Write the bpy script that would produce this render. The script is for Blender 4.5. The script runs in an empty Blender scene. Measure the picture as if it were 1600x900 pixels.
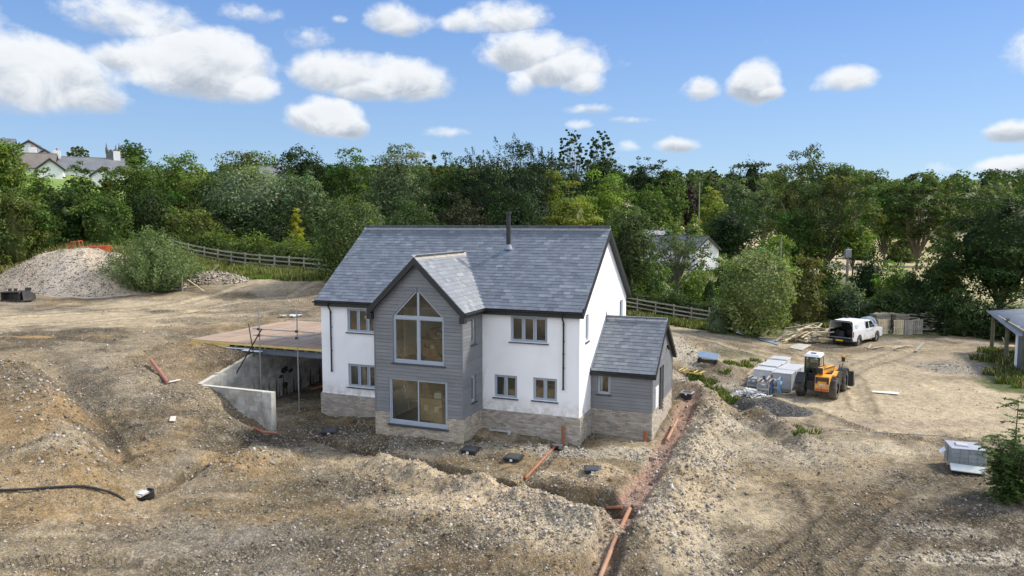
import bpy, math, random
import numpy as np
from mathutils import Vector, Matrix
from mathutils.geometry import tessellate_polygon

random.seed(7)
SC = bpy.context.scene
COL = SC.collection
R = math.radians

# ------------------------------------------------------------------ camera
PITCH, FPX, CAMZ = .09, 1150., 9.0
cam_d = bpy.data.cameras.new("camera")
cam = bpy.data.objects.new("camera", cam_d)
COL.objects.link(cam)
cam.location = (0, 0, CAMZ)
cam.rotation_euler = (math.pi/2 - PITCH, 0, 0)
cam_d.sensor_width = 36
cam_d.lens = FPX/1600*36
cam_d.clip_start = .5
cam_d.clip_end = 6000
SC.camera = cam
SC.view_settings.view_transform = 'Standard'
SC.view_settings.look = 'None'
SC.view_settings.exposure = 1.4
SC.view_settings.gamma = 1
SC.cycles.max_bounces = 6
SC.cycles.transparent_max_bounces = 12
SC.cycles.sample_clamp_indirect = 6

# house frame: origin at the front right corner, u along the front, v to the back
HX, HY, HYAW = 2.74, 29.572, .375
UD = np.array([math.cos(HYAW), -math.sin(HYAW)])
VD = np.array([math.sin(HYAW), math.cos(HYAW)])

# ------------------------------------------------------------------ sun
SUN_EL = R(43)
sl = np.array([.74, .62]); sl /= np.linalg.norm(sl)
sxy = UD*sl[0] + VD*sl[1]
SUN_AZ = math.atan2(sxy[0], sxy[1])          # clockwise from +Y
sun_d = bpy.data.lights.new("sun", 'SUN')
sun = bpy.data.objects.new("sun", sun_d)
COL.objects.link(sun)
sun_d.energy = 2.05
sun_d.angle = R(9)
sun_d.color = (1, .93, .82)
sun.location = (30, 60, 60)
sdir = Vector((sxy[0]*math.cos(SUN_EL), sxy[1]*math.cos(SUN_EL), math.sin(SUN_EL)))
sun.rotation_euler = sdir.to_track_quat('Z', 'Y').to_euler()


def ray(px, py):
    a = (px-800)/FPX; b = (450-py)/FPX
    return np.array([a, math.cos(PITCH)+b*math.sin(PITCH), -math.sin(PITCH)+b*math.cos(PITCH)])


def onz(px, py, z=0.):
    d = ray(px, py); t = (z-CAMZ)/d[2]
    return d[:2]*t


def at_dist(px, d):
    """ground point at distance d in the direction of picture column px (on the horizon)"""
    a = ray(px, 346)
    a = a[:2]/np.hypot(*a[:2])
    return a*d


def hz(py, d):
    """height seen on picture row py at distance d near the centre"""
    q = ray(800, py)
    return CAMZ + q[2]/q[1]*d


def loc2w(u, v):
    return np.array([HX, HY]) + u*UD + v*VD


# ------------------------------------------------------------------ node helpers
class NT:
    def __init__(s, tree):
        s.t = tree; s.n = tree.nodes; s.l = tree.links

    def new(s, typ, **kw):
        n = s.n.new(typ)
        for k, v in kw.items():
            if k.startswith('_'):
                setattr(n, k[1:], v)
            else:
                n.inputs[k].default_value = v
        return n

    def link(s, a, b):
        s.l.new(a, b)

    def val(s, x, sock):
        if isinstance(x, (int, float)):
            sock.default_value = x
        elif isinstance(x, tuple):
            sock.default_value = x
        else:
            s.l.new(x, sock)

    def m(s, op, a, b=None, c=None, clamp=False):
        n = s.n.new('ShaderNodeMath'); n.operation = op; n.use_clamp = clamp
        s.val(a, n.inputs[0])
        if b is not None: s.val(b, n.inputs[1])
        if c is not None: s.val(c, n.inputs[2])
        return n.outputs[0]

    def mr(s, x, a, b, c=0., d=1., smooth=False):
        n = s.n.new('ShaderNodeMapRange')
        if smooth: n.interpolation_type = 'SMOOTHSTEP'
        s.val(x, n.inputs[0])
        for i, q in enumerate((a, b, c, d)): n.inputs[i+1].default_value = q
        return n.outputs[0]

    def mix(s, f, a, b, blend='MIX'):
        n = s.n.new('ShaderNodeMix'); n.data_type = 'RGBA'; n.blend_type = blend
        s.val(f, n.inputs[0]); s.val(a, n.inputs[6]); s.val(b, n.inputs[7])
        return n.outputs[2]

    def noise(s, vec, scale, detail=4, rough=.55, dist=0.):
        n = s.n.new('ShaderNodeTexNoise')
        if vec is not None: s.l.new(vec, n.inputs['Vector'])
        n.inputs['Scale'].default_value = scale; n.inputs['Detail'].default_value = detail
        n.inputs['Roughness'].default_value = rough; n.inputs['Distortion'].default_value = dist
        return n.outputs['Fac']


# ------------------------------------------------------------------ sky with clouds
def make_world():
    w = bpy.data.worlds.new("World"); SC.world = w; w.use_nodes = True
    g = NT(w.node_tree); g.n.clear()
    out = g.new('ShaderNodeOutputWorld')
    sky = g.new('ShaderNodeTexSky', _sky_type='NISHITA')
    sky.sun_disc = False
    sky.sun_elevation = SUN_EL
    sky.sun_rotation = SUN_AZ
    sky.altitude = 50; sky.air_density = 1.0; sky.dust_density = .25; sky.ozone_density = 4.0
    bg = g.new('ShaderNodeBackground', Strength=.13)
    tc0 = g.new('ShaderNodeTexCoord'); sp0 = g.new('ShaderNodeSeparateXYZ'); g.link(tc0.outputs['Generated'], sp0.inputs[0])
    low = g.mr(sp0.outputs[2], 0., .42, 0, 1)
    tone = g.mix(low, (.31, .32, .35, 1), (.27, .31, .43, 1))
    nish = g.mix(1., sky.outputs[0], tone, 'MULTIPLY')
    # even clear-sky gradient by elevation, mixed with the physical sky
    k = 1/.13
    gr = g.mix(g.mr(sp0.outputs[2], 0., .30), (.20*k, .285*k, .37*k, 1), (.075*k, .158*k, .325*k, 1))
    gr = g.mix(g.mr(sp0.outputs[2], .30, 1.), gr, (.05*k, .11*k, .25*k, 1))
    g.link(g.mix(.6, nish, gr), bg.inputs[0])
    # clouds: a field over azimuth and elevation
    cl = bpy.data.node_groups.new("cloud_field", 'ShaderNodeTree')
    cl.interface.new_socket('Az', in_out='INPUT', socket_type='NodeSocketFloat')
    cl.interface.new_socket('El', in_out='INPUT', socket_type='NodeSocketFloat')
    cl.interface.new_socket('D', in_out='OUTPUT', socket_type='NodeSocketFloat')
    cl.interface.new_socket('T', in_out='OUTPUT', socket_type='NodeSocketFloat')
    c = NT(cl)
    gi = c.new('NodeGroupInput'); go = c.new('NodeGroupOutput')
    az, el = gi.outputs[0], gi.outputs[1]
    # picture column, row of the cloud centre, half width, half height, density
    blobs = [(60, 125, 105, 50, 1), (10, 118, 90, 52, 1), (135, 150, 50, 28, .9), (300, 112, 110, 44, 1), (215, 95, 62, 26, .9),
             (345, 100, 75, 40, 1), (390, 140, 40, 26, .8), (190, 30, 75, 34, .55), (215, 48, 50, 16, .5),
             (400, 22, 50, 18, .3), (480, 62, 45, 22, .35), (530, 118, 75, 34, .95), (625, 130, 72, 34, .85), (575, 140, 70, 24, .8),
             (510, 186, 58, 30, 1), (540, 198, 34, 20, .9), (622, 32, 50, 22, .55), (530, 30, 14, 9, .35),
             (800, 30, 62, 28, .6), (725, 38, 36, 18, .5), (830, 85, 80, 34, .85), (875, 110, 62, 32, .9), (905, 128, 34, 24, .7), (815, 130, 24, 26, .45),
             (695, 208, 45, 11, .42), (905, 196, 24, 10, .45), (915, 172, 45, 10, .25), (985, 188, 40, 8, .2),
             (1090, 142, 30, 19, .5), (1180, 132, 38, 32, 1), (1200, 145, 28, 14, .9), (1318, 128, 42, 18, .75), (1285, 136, 30, 12, .4),
             (1062, 228, 38, 13, .4), (1590, 207, 36, 17, .85), (1590, 260, 46, 14, .8), (975, 232, 26, 12, .25), (1470, 262, 34, 14, .05),
             (670, 245, 26, 14, .3),
             # the same kind of sky goes on outside the frame
             (-160, 60, 110, 60, .9), (-420, 150, 160, 60, .9), (-300, -150, 150, 60, .8), (250, -180, 150, 55, .7), (800, -220, 160, 60, .7),
             (1350, -160, 130, 50, .7), (1800, 60, 120, 46, .9), (2050, 170, 130, 46, .9), (1900, -220, 150, 60, .7), (600, -420, 200, 80, .6), (1300, -450, 220, 90, .6)]
    acc = None; tacc = None
    for (px, py, hw, hh, dn) in blobs:
        q = ray(px, py); a0 = math.atan2(q[0], q[1]); e0 = math.atan2(q[2], math.hypot(q[0], q[1]))
        wa = hw/FPX*1.12; he = hh/FPX*1.18
        a = c.m('MULTIPLY', c.m('SUBTRACT', az, a0), 1/wa)
        e = c.m('SUBTRACT', el, e0); hgt = c.m('MULTIPLY', e, 1/he)
        # flat below, domed above
        e = c.m('MAXIMUM', c.m('MULTIPLY', e, 1/he), c.m('MULTIPLY', e, -1.35/he))
        d2 = c.m('ADD', c.m('MULTIPLY', a, a), c.m('MULTIPLY', e, e))
        v = c.m('SUBTRACT', dn, c.m('MULTIPLY', d2, max(dn, .55)))
        v = c.m('MAXIMUM', v, -.6)
        if acc is None: acc = v; tacc = hgt
        else:
            k_ = c.mr(c.m('SUBTRACT', v, acc), -.12, .12); tacc = c.m('ADD', c.m('MULTIPLY', hgt, k_), c.m('MULTIPLY', tacc, c.m('SUBTRACT', 1., k_)))
            n = c.n.new('ShaderNodeMath'); n.operation = 'SMOOTH_MAX'
            c.l.new(acc, n.inputs[0]); c.l.new(v, n.inputs[1]); n.inputs[2].default_value = .25
            acc = n.outputs[0]
    # behind the camera: unseen cumulus, made denser to add fill light
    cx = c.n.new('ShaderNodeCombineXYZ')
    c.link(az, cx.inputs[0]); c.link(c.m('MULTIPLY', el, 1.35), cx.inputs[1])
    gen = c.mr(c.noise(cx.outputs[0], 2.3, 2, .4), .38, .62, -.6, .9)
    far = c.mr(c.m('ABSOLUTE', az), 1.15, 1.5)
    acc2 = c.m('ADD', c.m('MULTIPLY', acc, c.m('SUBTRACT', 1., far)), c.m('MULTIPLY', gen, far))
    n1 = c.noise(cx.outputs[0], 11, 6, .55, .3)
    n2 = c.noise(cx.outputs[0], 46, 5, .6, .4)
    f = c.m('ADD', c.m('MULTIPLY', c.m('SUBTRACT', n1, .47), 1.9), c.m('MULTIPLY', c.m('SUBTRACT', n2, .5), .7))
    c.link(c.m('ADD', acc2, f), go.inputs[0])
    c.link(c.m('ADD', tacc, c.m('MULTIPLY', c.m('SUBTRACT', c.noise(cx.outputs[0], 19, 5, .6, .5), .5), 2.2)), go.inputs[1])

    tc = g.new('ShaderNodeTexCoord')
    sp = g.new('ShaderNodeSeparateXYZ'); g.link(tc.outputs['Generated'], sp.inputs[0])
    A = g.m('ARCTAN2', sp.outputs[0], sp.outputs[1])
    E = g.m('ARCSINE', sp.outputs[2])

    def field(da, de):
        n = g.n.new('ShaderNodeGroup'); n.node_tree = cl
        g.link(g.m('ADD', A, da), n.inputs[0]); g.link(g.m('ADD', E, de), n.inputs[1])
        return n.outputs
    d0, T = field(0., 0.)
    alpha = g.mr(d0, -.05, .68, 0, 1, True)
    alpha = g.m('MULTIPLY', alpha, g.mr(E, .0, .05))
    br = g.m('ADD', g.mr(T, -.75, .35, 0, .78, True), g.mr(d0, .1, 1.0, .26, .0), clamp=True)
    ccol = g.mix(br, (.16, .185, .222, 1), (.375, .385, .395, 1))
    # clouds outside the frame made brighter, added fill for the shaded front wall
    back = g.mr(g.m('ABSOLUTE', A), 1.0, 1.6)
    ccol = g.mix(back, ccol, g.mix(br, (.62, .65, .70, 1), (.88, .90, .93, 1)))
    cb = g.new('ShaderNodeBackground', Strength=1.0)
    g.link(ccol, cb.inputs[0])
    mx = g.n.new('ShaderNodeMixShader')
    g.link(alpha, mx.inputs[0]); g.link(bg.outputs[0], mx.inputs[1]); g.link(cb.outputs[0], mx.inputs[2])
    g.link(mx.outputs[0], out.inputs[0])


make_world()

# ------------------------------------------------------------------ materials
MATS = {}


def mat(name, col, rough=.7, metal=0., var=.12, vs=3., bump=0., bs=40., dirt=None, attr=False, spec=.5, objvar=0., splash=None):
    """plain surface: base colour with two scales of variation, fine relief, optional per-piece colour"""
    if name in MATS: return MATS[name]
    m = bpy.data.materials.new(name); m.use_nodes = True
    g = NT(m.node_tree); b = g.n['Principled BSDF']
    b.inputs['Roughness'].default_value = rough; b.inputs['Metallic'].default_value = metal
    b.inputs['Specular IOR Level'].default_value = spec
    tc = g.new('ShaderNodeTexCoord'); v = tc.outputs['Object']
    c4 = (*col, 1)
    if attr:
        at = g.new('ShaderNodeAttribute', _attribute_name='Col')
        base = g.mix(1., c4, at.outputs['Color'], 'MULTIPLY')
    else:
        rgb = g.new('ShaderNodeRGB'); rgb.outputs[0].default_value = c4; base = rgb.outputs[0]
    n = g.noise(v, vs, 5, .6)
    f = g.mr(n, .3, .7, 1-var, 1+var)
    cc = g.new('ShaderNodeCombineXYZ')
    for i in range(3): g.link(f, cc.inputs[i])
    base = g.mix(1., base, cc.outputs[0], 'MULTIPLY')
    if splash:      # mud thrown up from the ground: colour, lower and upper height, strength
        sz = g.new('ShaderNodeSeparateXYZ'); g.link(v, sz.inputs[0])
        k = g.m('MULTIPLY', g.mr(sz.outputs[2], splash[1], splash[2], splash[3], 0.), g.mr(g.noise(v, 2.6, 6, .7), .36, .62), clamp=True)
        base = g.mix(k, base, (*splash[0], 1))
    if objvar:
        oi = g.new('ShaderNodeObjectInfo')
        f2 = g.mr(oi.outputs['Random'], 0, 1, 1-objvar, 1+objvar)
        cc2 = g.new('ShaderNodeCombineXYZ')
        for i in range(3): g.link(f2, cc2.inputs[i])
        base = g.mix(1., base, cc2.outputs[0], 'MULTIPLY')
    if dirt:
        n2 = g.noise(v, dirt[1], 6, .65)
        base = g.mix(g.mr(n2, .48, .72, 0, dirt[2]), base, (*dirt[0], 1))
    g.link(base, b.inputs['Base Color'])
    if bump:
        bn = g.new('ShaderNodeBump', Strength=bump, Distance=.02)
        g.link(g.noise(v, bs, 4, .6), bn.inputs['Height']); g.link(bn.outputs[0], b.inputs['Normal'])
    MATS[name] = m
    return m


def leaf_mat():
    m = bpy.data.materials.new("foliage"); m.use_nodes = True
    g = NT(m.node_tree); g.n.clear()
    out = g.new('ShaderNodeOutputMaterial')
    at = g.new('ShaderNodeAttribute', _attribute_name='Col')
    d = g.new('ShaderNodeBsdfPrincipled', Roughness=.55); d.inputs['Specular IOR Level'].default_value = .18
    t = g.new('ShaderNodeBsdfTranslucent')
    g.link(at.outputs['Color'], d.inputs['Base Color'])
    c2 = g.mix(1., at.outputs['Color'], (1.25, 1.35, .6, 1), 'MULTIPLY')
    g.link(c2, t.inputs[0])
    mx = g.n.new('ShaderNodeMixShader'); mx.inputs[0].default_value = .38
    g.link(d.outputs[0], mx.inputs[1]); g.link(t.outputs[0], mx.inputs[2]); g.link(mx.outputs[0], out.inputs[0])
    return m


def attr_mat(name, rough=.9, bump=0., bs=30., spec=.2, var=.0, vs=20.):
    m = bpy.data.materials.new(name); m.use_nodes = True
    g = NT(m.node_tree); b = g.n['Principled BSDF']
    b.inputs['Roughness'].default_value = rough; b.inputs['Specular IOR Level'].default_value = spec
    at = g.new('ShaderNodeAttribute', _attribute_name='Col')
    base = at.outputs['Color']
    tc = g.new('ShaderNodeTexCoord')
    if var:
        f = g.mr(g.noise(tc.outputs['Object'], vs, 6, .65), .3, .7, 1-var, 1+var)
        cc = g.new('ShaderNodeCombineXYZ')
        for i in range(3): g.link(f, cc.inputs[i])
        base = g.mix(1., base, cc.outputs[0], 'MULTIPLY')
    g.link(base, b.inputs['Base Color'])
    if bump:
        bn = g.new('ShaderNodeBump', Strength=bump, Distance=.05)
        g.link(g.noise(tc.outputs['Object'], bs, 6, .65), bn.inputs['Height']); g.link(bn.outputs[0], b.inputs['Normal'])
    return m


def glass_mat(name='glass', tint=(.95, .98, .96), refl=1.0):
    m = bpy.data.materials.new(name); m.use_nodes = True
    g = NT(m.node_tree); g.n.clear()
    out = g.new('ShaderNodeOutputMaterial')
    tr = g.new('ShaderNodeBsdfTransparent'); tr.inputs[0].default_value = (*tint, 1)
    gl = g.new('ShaderNodeBsdfGlossy', Roughness=.01)
    fr = g.new('ShaderNodeFresnel', IOR=1.5)
    mx = g.n.new('ShaderNodeMixShader')
    g.link(g.m('MULTIPLY', fr.outputs[0], 2.3*refl, clamp=True), mx.inputs[0])
    g.link(tr.outputs[0], mx.inputs[1]); g.link(gl.outputs[0], mx.inputs[2]); g.link(mx.outputs[0], out.inputs[0])
    return m


def ground_mat():
    m = bpy.data.materials.new("bare_ground"); m.use_nodes = True
    g = NT(m.node_tree); b = g.n['Principled BSDF']
    b.inputs['Roughness'].default_value = .95; b.inputs['Specular IOR Level'].default_value = .15
    at = g.new('ShaderNodeAttribute', _attribute_name='Col')
    ar = g.new('ShaderNodeAttribute', _attribute_name='rough')     # how stony
    tr = g.new('ShaderNodeAttribute', _attribute_name='tread')     # along, across, strength
    tc = g.new('ShaderNodeTexCoord'); P = tc.outputs['Object']
    stony = ar.outputs['Fac']
    n1 = g.noise(P, .5, 5, .6, .3); n2 = g.noise(P, 3.2, 6, .68, .2); n3 = g.noise(P, 14, 6, .75)
    # small stones and clods: cells with a colour of their own
    vo = g.new('ShaderNodeTexVoronoi', Scale=9.); g.link(P, vo.inputs['Vector'])
    vo2 = g.new('ShaderNodeTexVoronoi', Scale=21.); g.link(P, vo2.inputs['Vector'])
    s1 = g.new('ShaderNodeSeparateColor'); g.link(vo.outputs['Color'], s1.inputs[0])
    s2 = g.new('ShaderNodeSeparateColor'); g.link(vo2.outputs['Color'], s2.inputs[0])
    k = g.m('ADD', g.mr(n1, .3, .7, -.16, .18), g.mr(n2, .3, .72, -.36, .36))
    k = g.m('ADD', k, g.mr(n3, .3, .7, -.40, .40))
    k = g.m('ADD', k, 1.)
    cc = g.new('ShaderNodeCombineXYZ')
    for i in range(3): g.link(k, cc.inputs[i])
    base = g.mix(1., at.outputs['Color'], cc.outputs[0], 'MULTIPLY')
    st1 = g.m('MULTIPLY', g.mr(s1.outputs[0], .70, .78), g.mr(vo.outputs['Distance'], .35, .5, 1, 0))
    st2 = g.m('MULTIPLY', g.mr(s2.outputs[1], .66, .76), g.mr(vo2.outputs['Distance'], .4, .55, 1, 0))
    st = g.m('MULTIPLY', g.m('MAXIMUM', st1, st2), g.mr(stony, 0, 1, .10, .85))
    base = g.mix(st, base, (.44, .41, .36, 1))
    dk = g.m('MULTIPLY', g.mr(s2.outputs[2], .72, .8), g.mr(stony, 0, 1, .15, .7))
    base = g.mix(dk, base, (.07, .06, .045, 1))
    h = g.m('ADD', g.m('MULTIPLY', n2, .6), g.m('MULTIPLY', n3, .55))
    h = g.m('ADD', h, g.m('MULTIPLY', g.m('SUBTRACT', .5, vo.outputs['Distance']), g.m('MULTIPLY', stony, .7)))
    h = g.m('ADD', h, g.m('MULTIPLY', g.m('SUBTRACT', .5, vo2.outputs['Distance']), .3))
    sx = g.new('ShaderNodeSeparateXYZ'); g.link(tr.outputs['Vector'], sx.inputs[0])
    ph = g.m('ADD', g.m('MULTIPLY', sx.outputs[0], 2*math.pi/.15), g.m('MULTIPLY', g.m('ABSOLUTE', sx.outputs[1]), 14.))
    wv = g.m('MULTIPLY', g.mr(g.m('SINE', ph), -.3, .5), sx.outputs[2])
    wv = g.m('MULTIPLY', wv, g.mr(n2, .35, .55))
    h = g.m('ADD', h, g.m('MULTIPLY', wv, 1.4))
    base = g.mix(g.m('MULTIPLY', g.m('SUBTRACT', sx.outputs[2], wv), .28), base, (.09, .075, .05, 1))
    g.link(base, b.inputs['Base Color'])
    bn = g.new('ShaderNodeBump', Strength=.85, Distance=.07)
    g.link(h, bn.inputs['Height']); g.link(bn.outputs[0], b.inputs['Normal'])
    return m


M_LEAF = leaf_mat()
M_GLASS = glass_mat()
M_SLATE = mat('slate', (1, 1, 1), .56, 0, .14, 9., .2, 60, attr=True, spec=1.0)
M_BRICK = mat('brick', (1, 1, 1), .9, 0, .15, 20., .3, 120, attr=True, spec=.2)
M_RENDER = mat('white_render', (.86, .865, .87), .85, 0, .025, .8, .12, 60, dirt=((.66, .68, .66), .5, .3), spec=.2, splash=((.42, .35, .27), .95, 1.75, .75))
M_MORTAR = mat('mortar', (.33, .30, .27), .95, 0, .15, 6, .3, 80)
M_CLAD = mat('grey_cladding', (.158, .166, .174), .5, 0, .12, 1.5, .25, 30, objvar=.12, spec=.7)
M_BLACK = mat('black_plastic', (.018, .02, .022), .45, 0, .1, 3)
M_FRAME = mat('grey_window_frame', (.34, .39, .45), .45, 0, .05, 3)
M_SILL = mat('dark_slate_sill', (.045, .05, .06), .5, 0, .1, 5)
M_LEAD = mat('lead', (.22, .25, .29), .5, .4, .12, 4)
M_PLASTER = mat('plaster', (.76, .78, .72), .9, 0, .08, 1.2)
M_FLOORIN = mat('screed_floor', (.12, .11, .09), .9, 0, .2, 2)
M_CONC = mat('block_concrete', (.40, .395, .36), .92, 0, .22, 3.2, .7, 30, dirt=((.13, .12, .09), 1.1, .85), objvar=.14)
M_COPE = mat('pale_mortar_top', (.52, .49, .42), .9, 0, .1, 3, .3, 40)
M_PLY = mat('deck_sheet', (.36, .262, .185), .8, 0, .16, 1.4, .15, 60, objvar=.12, dirt=((.30, .20, .14), .7, .5))
M_TIMBER = mat('yellow_timber', (.56, .42, .15), .8, 0, .16, 3, .2, 40, objvar=.12)
M_OLDWOOD = mat('weathered_wood', (.30, .27, .22), .9, 0, .22, 4, .4, 40, objvar=.18)
M_PALEWOOD = mat('pale_scrap_wood', (.56, .46, .30), .9, 0, .22, 3, .3, 30, objvar=.22)
M_REDWOOD = mat('reddish_timber', (.38, .17, .10), .85, 0, .15, 3, .2, 30)
M_WORN = mat('worn_bucket_steel', (.10, .095, .09), .55, .4, .25, 3, dirt=((.2, .16, .11), 2, .6))
M_STEEL = mat('grey_steel_beam', (.12, .14, .17), .55, .3, .12, 2)
M_GALV = mat('galvanised_tube', (.34, .35, .36), .5, .6, .15, 8)
M_TERRA = mat('terracotta_pipe', (.29, .10, .045), .5, 0, .12, 2, dirt=((.36, .27, .19), 2.5, .5))
M_PALEPIPE = mat('dusty_orange_pipe', (.37, .18, .10), .55, 0, .12, 2, dirt=((.42, .34, .25), 2.5, .5))
M_ORANGE = mat('orange_machine_paint', (.86, .37, .02), .42, 0, .06, 2, dirt=((.30, .22, .13), 1.7, .6), splash=((.25, .19, .12), .4, 1.3, .9))
M_RED = mat('red_orange_paint', (.55, .10, .035), .5, 0, .1, 3)
M_TRUCK = mat('muddy_white_paint', (.74, .75, .76), .35, 0, .03, 2, splash=((.30, .24, .17), .35, 1.15, .95))
M_WHITEP = mat('white_paint', (.78, .79, .80), .35, 0, .02, 2)
M_TYRE = mat('tyre_rubber', (.04, .038, .035), .85, 0, .3, 5, .4, 30, dirt=((.20, .16, .11), 1.6, .75))
M_SHADEWOOD = mat('shaded_old_wood', (.11, .105, .075), .95, 0, .25, 4, .4, 40)  # old wood with the shade on the short fence put into its colour
M_DARKM = mat('dark_metal', (.03, .03, .032), .55, .2, .2, 4)
M_RIM = mat('alloy_rim', (.45, .46, .47), .35, .6, .08, 4)
M_DGLASS = mat('dark_vehicle_glass', (.02, .025, .03), .08, 0, 0, 1, spec=.8)
M_BARK = mat('bark', (.11, .09, .065), .95, 0, .3, 5, .6, 20)
M_PALEBARK = mat('pale_bark', (.2, .18, .15), .95, 0, .3, 5, .6, 20)
M_WRAP = mat('white_shrink_wrap', (.54, .545, .55), .35, 0, .14, 3, .5, 12)
M_GREYWRAP = mat('grey_blocks_in_wrap', (.40, .42, .45), .35, 0, .12, 3, .5, 12)
M_BLUEWRAP = mat('blue_black_film', (.03, .06, .12), .3, 0, .5, 5, .6, 14)
M_BLUETARP = mat('blue_sheet', (.14, .30, .50), .4, 0, .3, 4, .5, 12)
M_CORR = mat('weathered_roof_sheet', (.30, .32, .34), .6, .1, .15, 1.2, .2, 14, dirt=((.2, .19, .17), .8, .5))
M_BLACKHOSE = mat('black_hose', (.02, .02, .02), .45)
M_CARD = mat('brown_cardboard', (.38, .27, .13), .85, 0, .1, 3)
M_STONEWALL = mat('dark_church_stone', (.13, .13, .12), .9, 0, .2, .5)
M_FARROOF = mat('far_slate_roof', (.15, .155, .165), .7, 0, .15, .8)
M_FARWHITE = mat('far_white_wall', (.78, .78, .77), .85, 0, .03, .4)
M_YELLOW = mat('number_plate_yellow', (.75, .55, .02), .5)
M_REDLAMP = mat('red_lamp', (.4, .01, .01), .3)
M_BLUEGREY = mat('blue_grey_sheet_metal', (.30, .38, .46), .4, .3, .15, 2)


# ------------------------------------------------------------------ mesh helpers
class MB:
    def __init__(s):
        s.v = []; s.f = []; s.mi = []; s.c = []; s.cm = 0; s.cc = (1, 1, 1)

    def add(s, vs, fs):
        o = len(s.v); s.v += [tuple(map(float, q)) for q in vs]
        for f in fs:
            s.f.append([o+i for i in f]); s.mi.append(s.cm); s.c.append(s.cc)
        return s

    def hexa(s, p):
        """eight corners: bottom four then top four, same order"""
        return s.add(p, [(3, 2, 1, 0), (4, 5, 6, 7), (0, 1, 5, 4), (1, 2, 6, 5), (2, 3, 7, 6), (3, 0, 4, 7)])

    def box(s, x0, x1, y0, y1, z0, z1, tx=0, ty=0):
        return s.hexa([(x0, y0, z0), (x1, y0, z0), (x1, y1, z0), (x0, y1, z0), (x0+tx, y0+ty, z1), (x1-tx, y0+ty, z1), (x1-tx, y1-ty, z1), (x0+tx, y1-ty, z1)])

    def bar(s, a, b, w, h, up=(0, 0, 1)):
        """rectangular bar from a to b"""
        a = Vector(a); b = Vector(b); d = (b-a).normalized(); up = Vector(up)
        sd = d.cross(up)
        if sd.length < 1e-4: sd = d.cross(Vector((1, 0, 0)))
        sd.normalize(); up = sd.cross(d).normalized()
        sd *= w/2; up *= h/2
        return s.hexa([a-sd-up, a+sd-up, b+sd-up, b-sd-up, a-sd+up, a+sd+up, b+sd+up, b-sd+up])

    def tube(s, pts, r, n=8, cap=True, r2=None):
        pts = [Vector(p) for p in pts]; rings = []; N = len(pts)
        prev = None
        for i, p in enumerate(pts):
            d = (pts[min(i+1, N-1)]-pts[max(i-1, 0)]).normalized()
            x = d.cross(Vector((0, 0, 1)) if abs(d.z) < .95 else Vector((1, 0, 0))).normalized()
            if prev is not None:
                x = (prev - d*prev.dot(d)).normalized()
            prev = x; y = d.cross(x)
            rr = r if r2 is None else r+(r2-r)*i/max(1, N-1)
            rings.append([p+(x*math.cos(2*math.pi*k/n)+y*math.sin(2*math.pi*k/n))*rr for k in range(n)])
        vs = [q for rg in rings for q in rg]
        fs = [(i*n+k, i*n+(k+1) % n, (i+1)*n+(k+1) % n, (i+1)*n+k) for i in range(N-1) for k in range(n)]
        if cap: fs += [tuple(reversed(range(n))), tuple((N-1)*n+k for k in range(n))]
        return s.add(vs, fs)

    def cyl(s, c, axis, r, h, n=16, r2=None):
        c = Vector(c); a = Vector(axis).normalized()
        return s.tube([c-a*h/2, c+a*h/2], r, n, True, r2)

    def prism(s, poly, ext):
        """planar polygon (3d points) extruded by a vector"""
        n = len(poly); e = Vector(ext); poly = [Vector(p) for p in poly]
        return s.add(poly+[p+e for p in poly], [tuple(range(n)), tuple(reversed(range(n, 2*n)))]+[(i, (i+1) % n, n+(i+1) % n, n+i) for i in range(n)])

    def holed(s, outer, holes, fr, t):
        """wall: outline and holes in (a,z); fr maps (a,o,z) to 3d; t thickness inwards"""
        loops = [outer]+holes
        flat = [Vector((a, z, 0)) for lp in loops for (a, z) in lp]
        tris = tessellate_polygon([[Vector((a, z, 0)) for (a, z) in lp] for lp in loops])
        n = len(flat)
        vs = [fr(p.x, 0, p.y) for p in flat]+[fr(p.x, -t, p.y) for p in flat]
        fs = [tuple(q) for q in tris]+[tuple(n+i for i in reversed(q)) for q in tris]
        o = 0
        for lp in loops:
            m = len(lp)
            for i in range(m):
                j = (i+1) % m; fs.append((o+i, o+j, n+o+j, n+o+i))
            o += m
        return s.add(vs, fs)

    def mesh(s, name, mats, smooth=False, col=False):
        me = bpy.data.meshes.new(name); me.from_pydata(s.v, [], s.f)
        for m in (mats if isinstance(mats, (list, tuple)) else [mats]): me.materials.append(m)
        if any(s.mi): me.polygons.foreach_set('material_index', s.mi)
        if col:
            ca = me.attributes.new('Col', 'FLOAT_COLOR', 'CORNER')
            arr = np.array([(*c, 1.) for c, f in zip(s.c, s.f) for _ in f], dtype=np.float32)
            ca.data.foreach_set('color', arr.ravel())
        if smooth: me.polygons.foreach_set('use_smooth', [True]*len(me.polygons))
        me.update(); return me

    def build(s, name, mats, parent=None, smooth=False, col=False, bevel=0.):
        o = bpy.data.objects.new(name, s.mesh(name, mats, smooth, col)); COL.objects.link(o)
        if parent: o.parent = parent
        if bevel:
            b = o.modifiers.new('bevel', 'BEVEL'); b.width = bevel; b.segments = 2; b.limit_method = 'ANGLE'; b.angle_limit = R(40)
        return o


def tag(o, label=None, cat=None, group=None, kind=None):
    if label: o['label'] = label
    if cat: o['category'] = cat
    if group: o['group'] = group
    if kind: o['kind'] = kind
    return o


def thing(name, label, cat, loc=(0, 0, 0), rz=0., group=None):
    o = bpy.data.objects.new(name, None); COL.objects.link(o); o.empty_display_size = .3
    o.location = tuple(float(q) for q in loc); o.rotation_euler = (0, 0, rz)
    return tag(o, label, cat, group)


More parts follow.
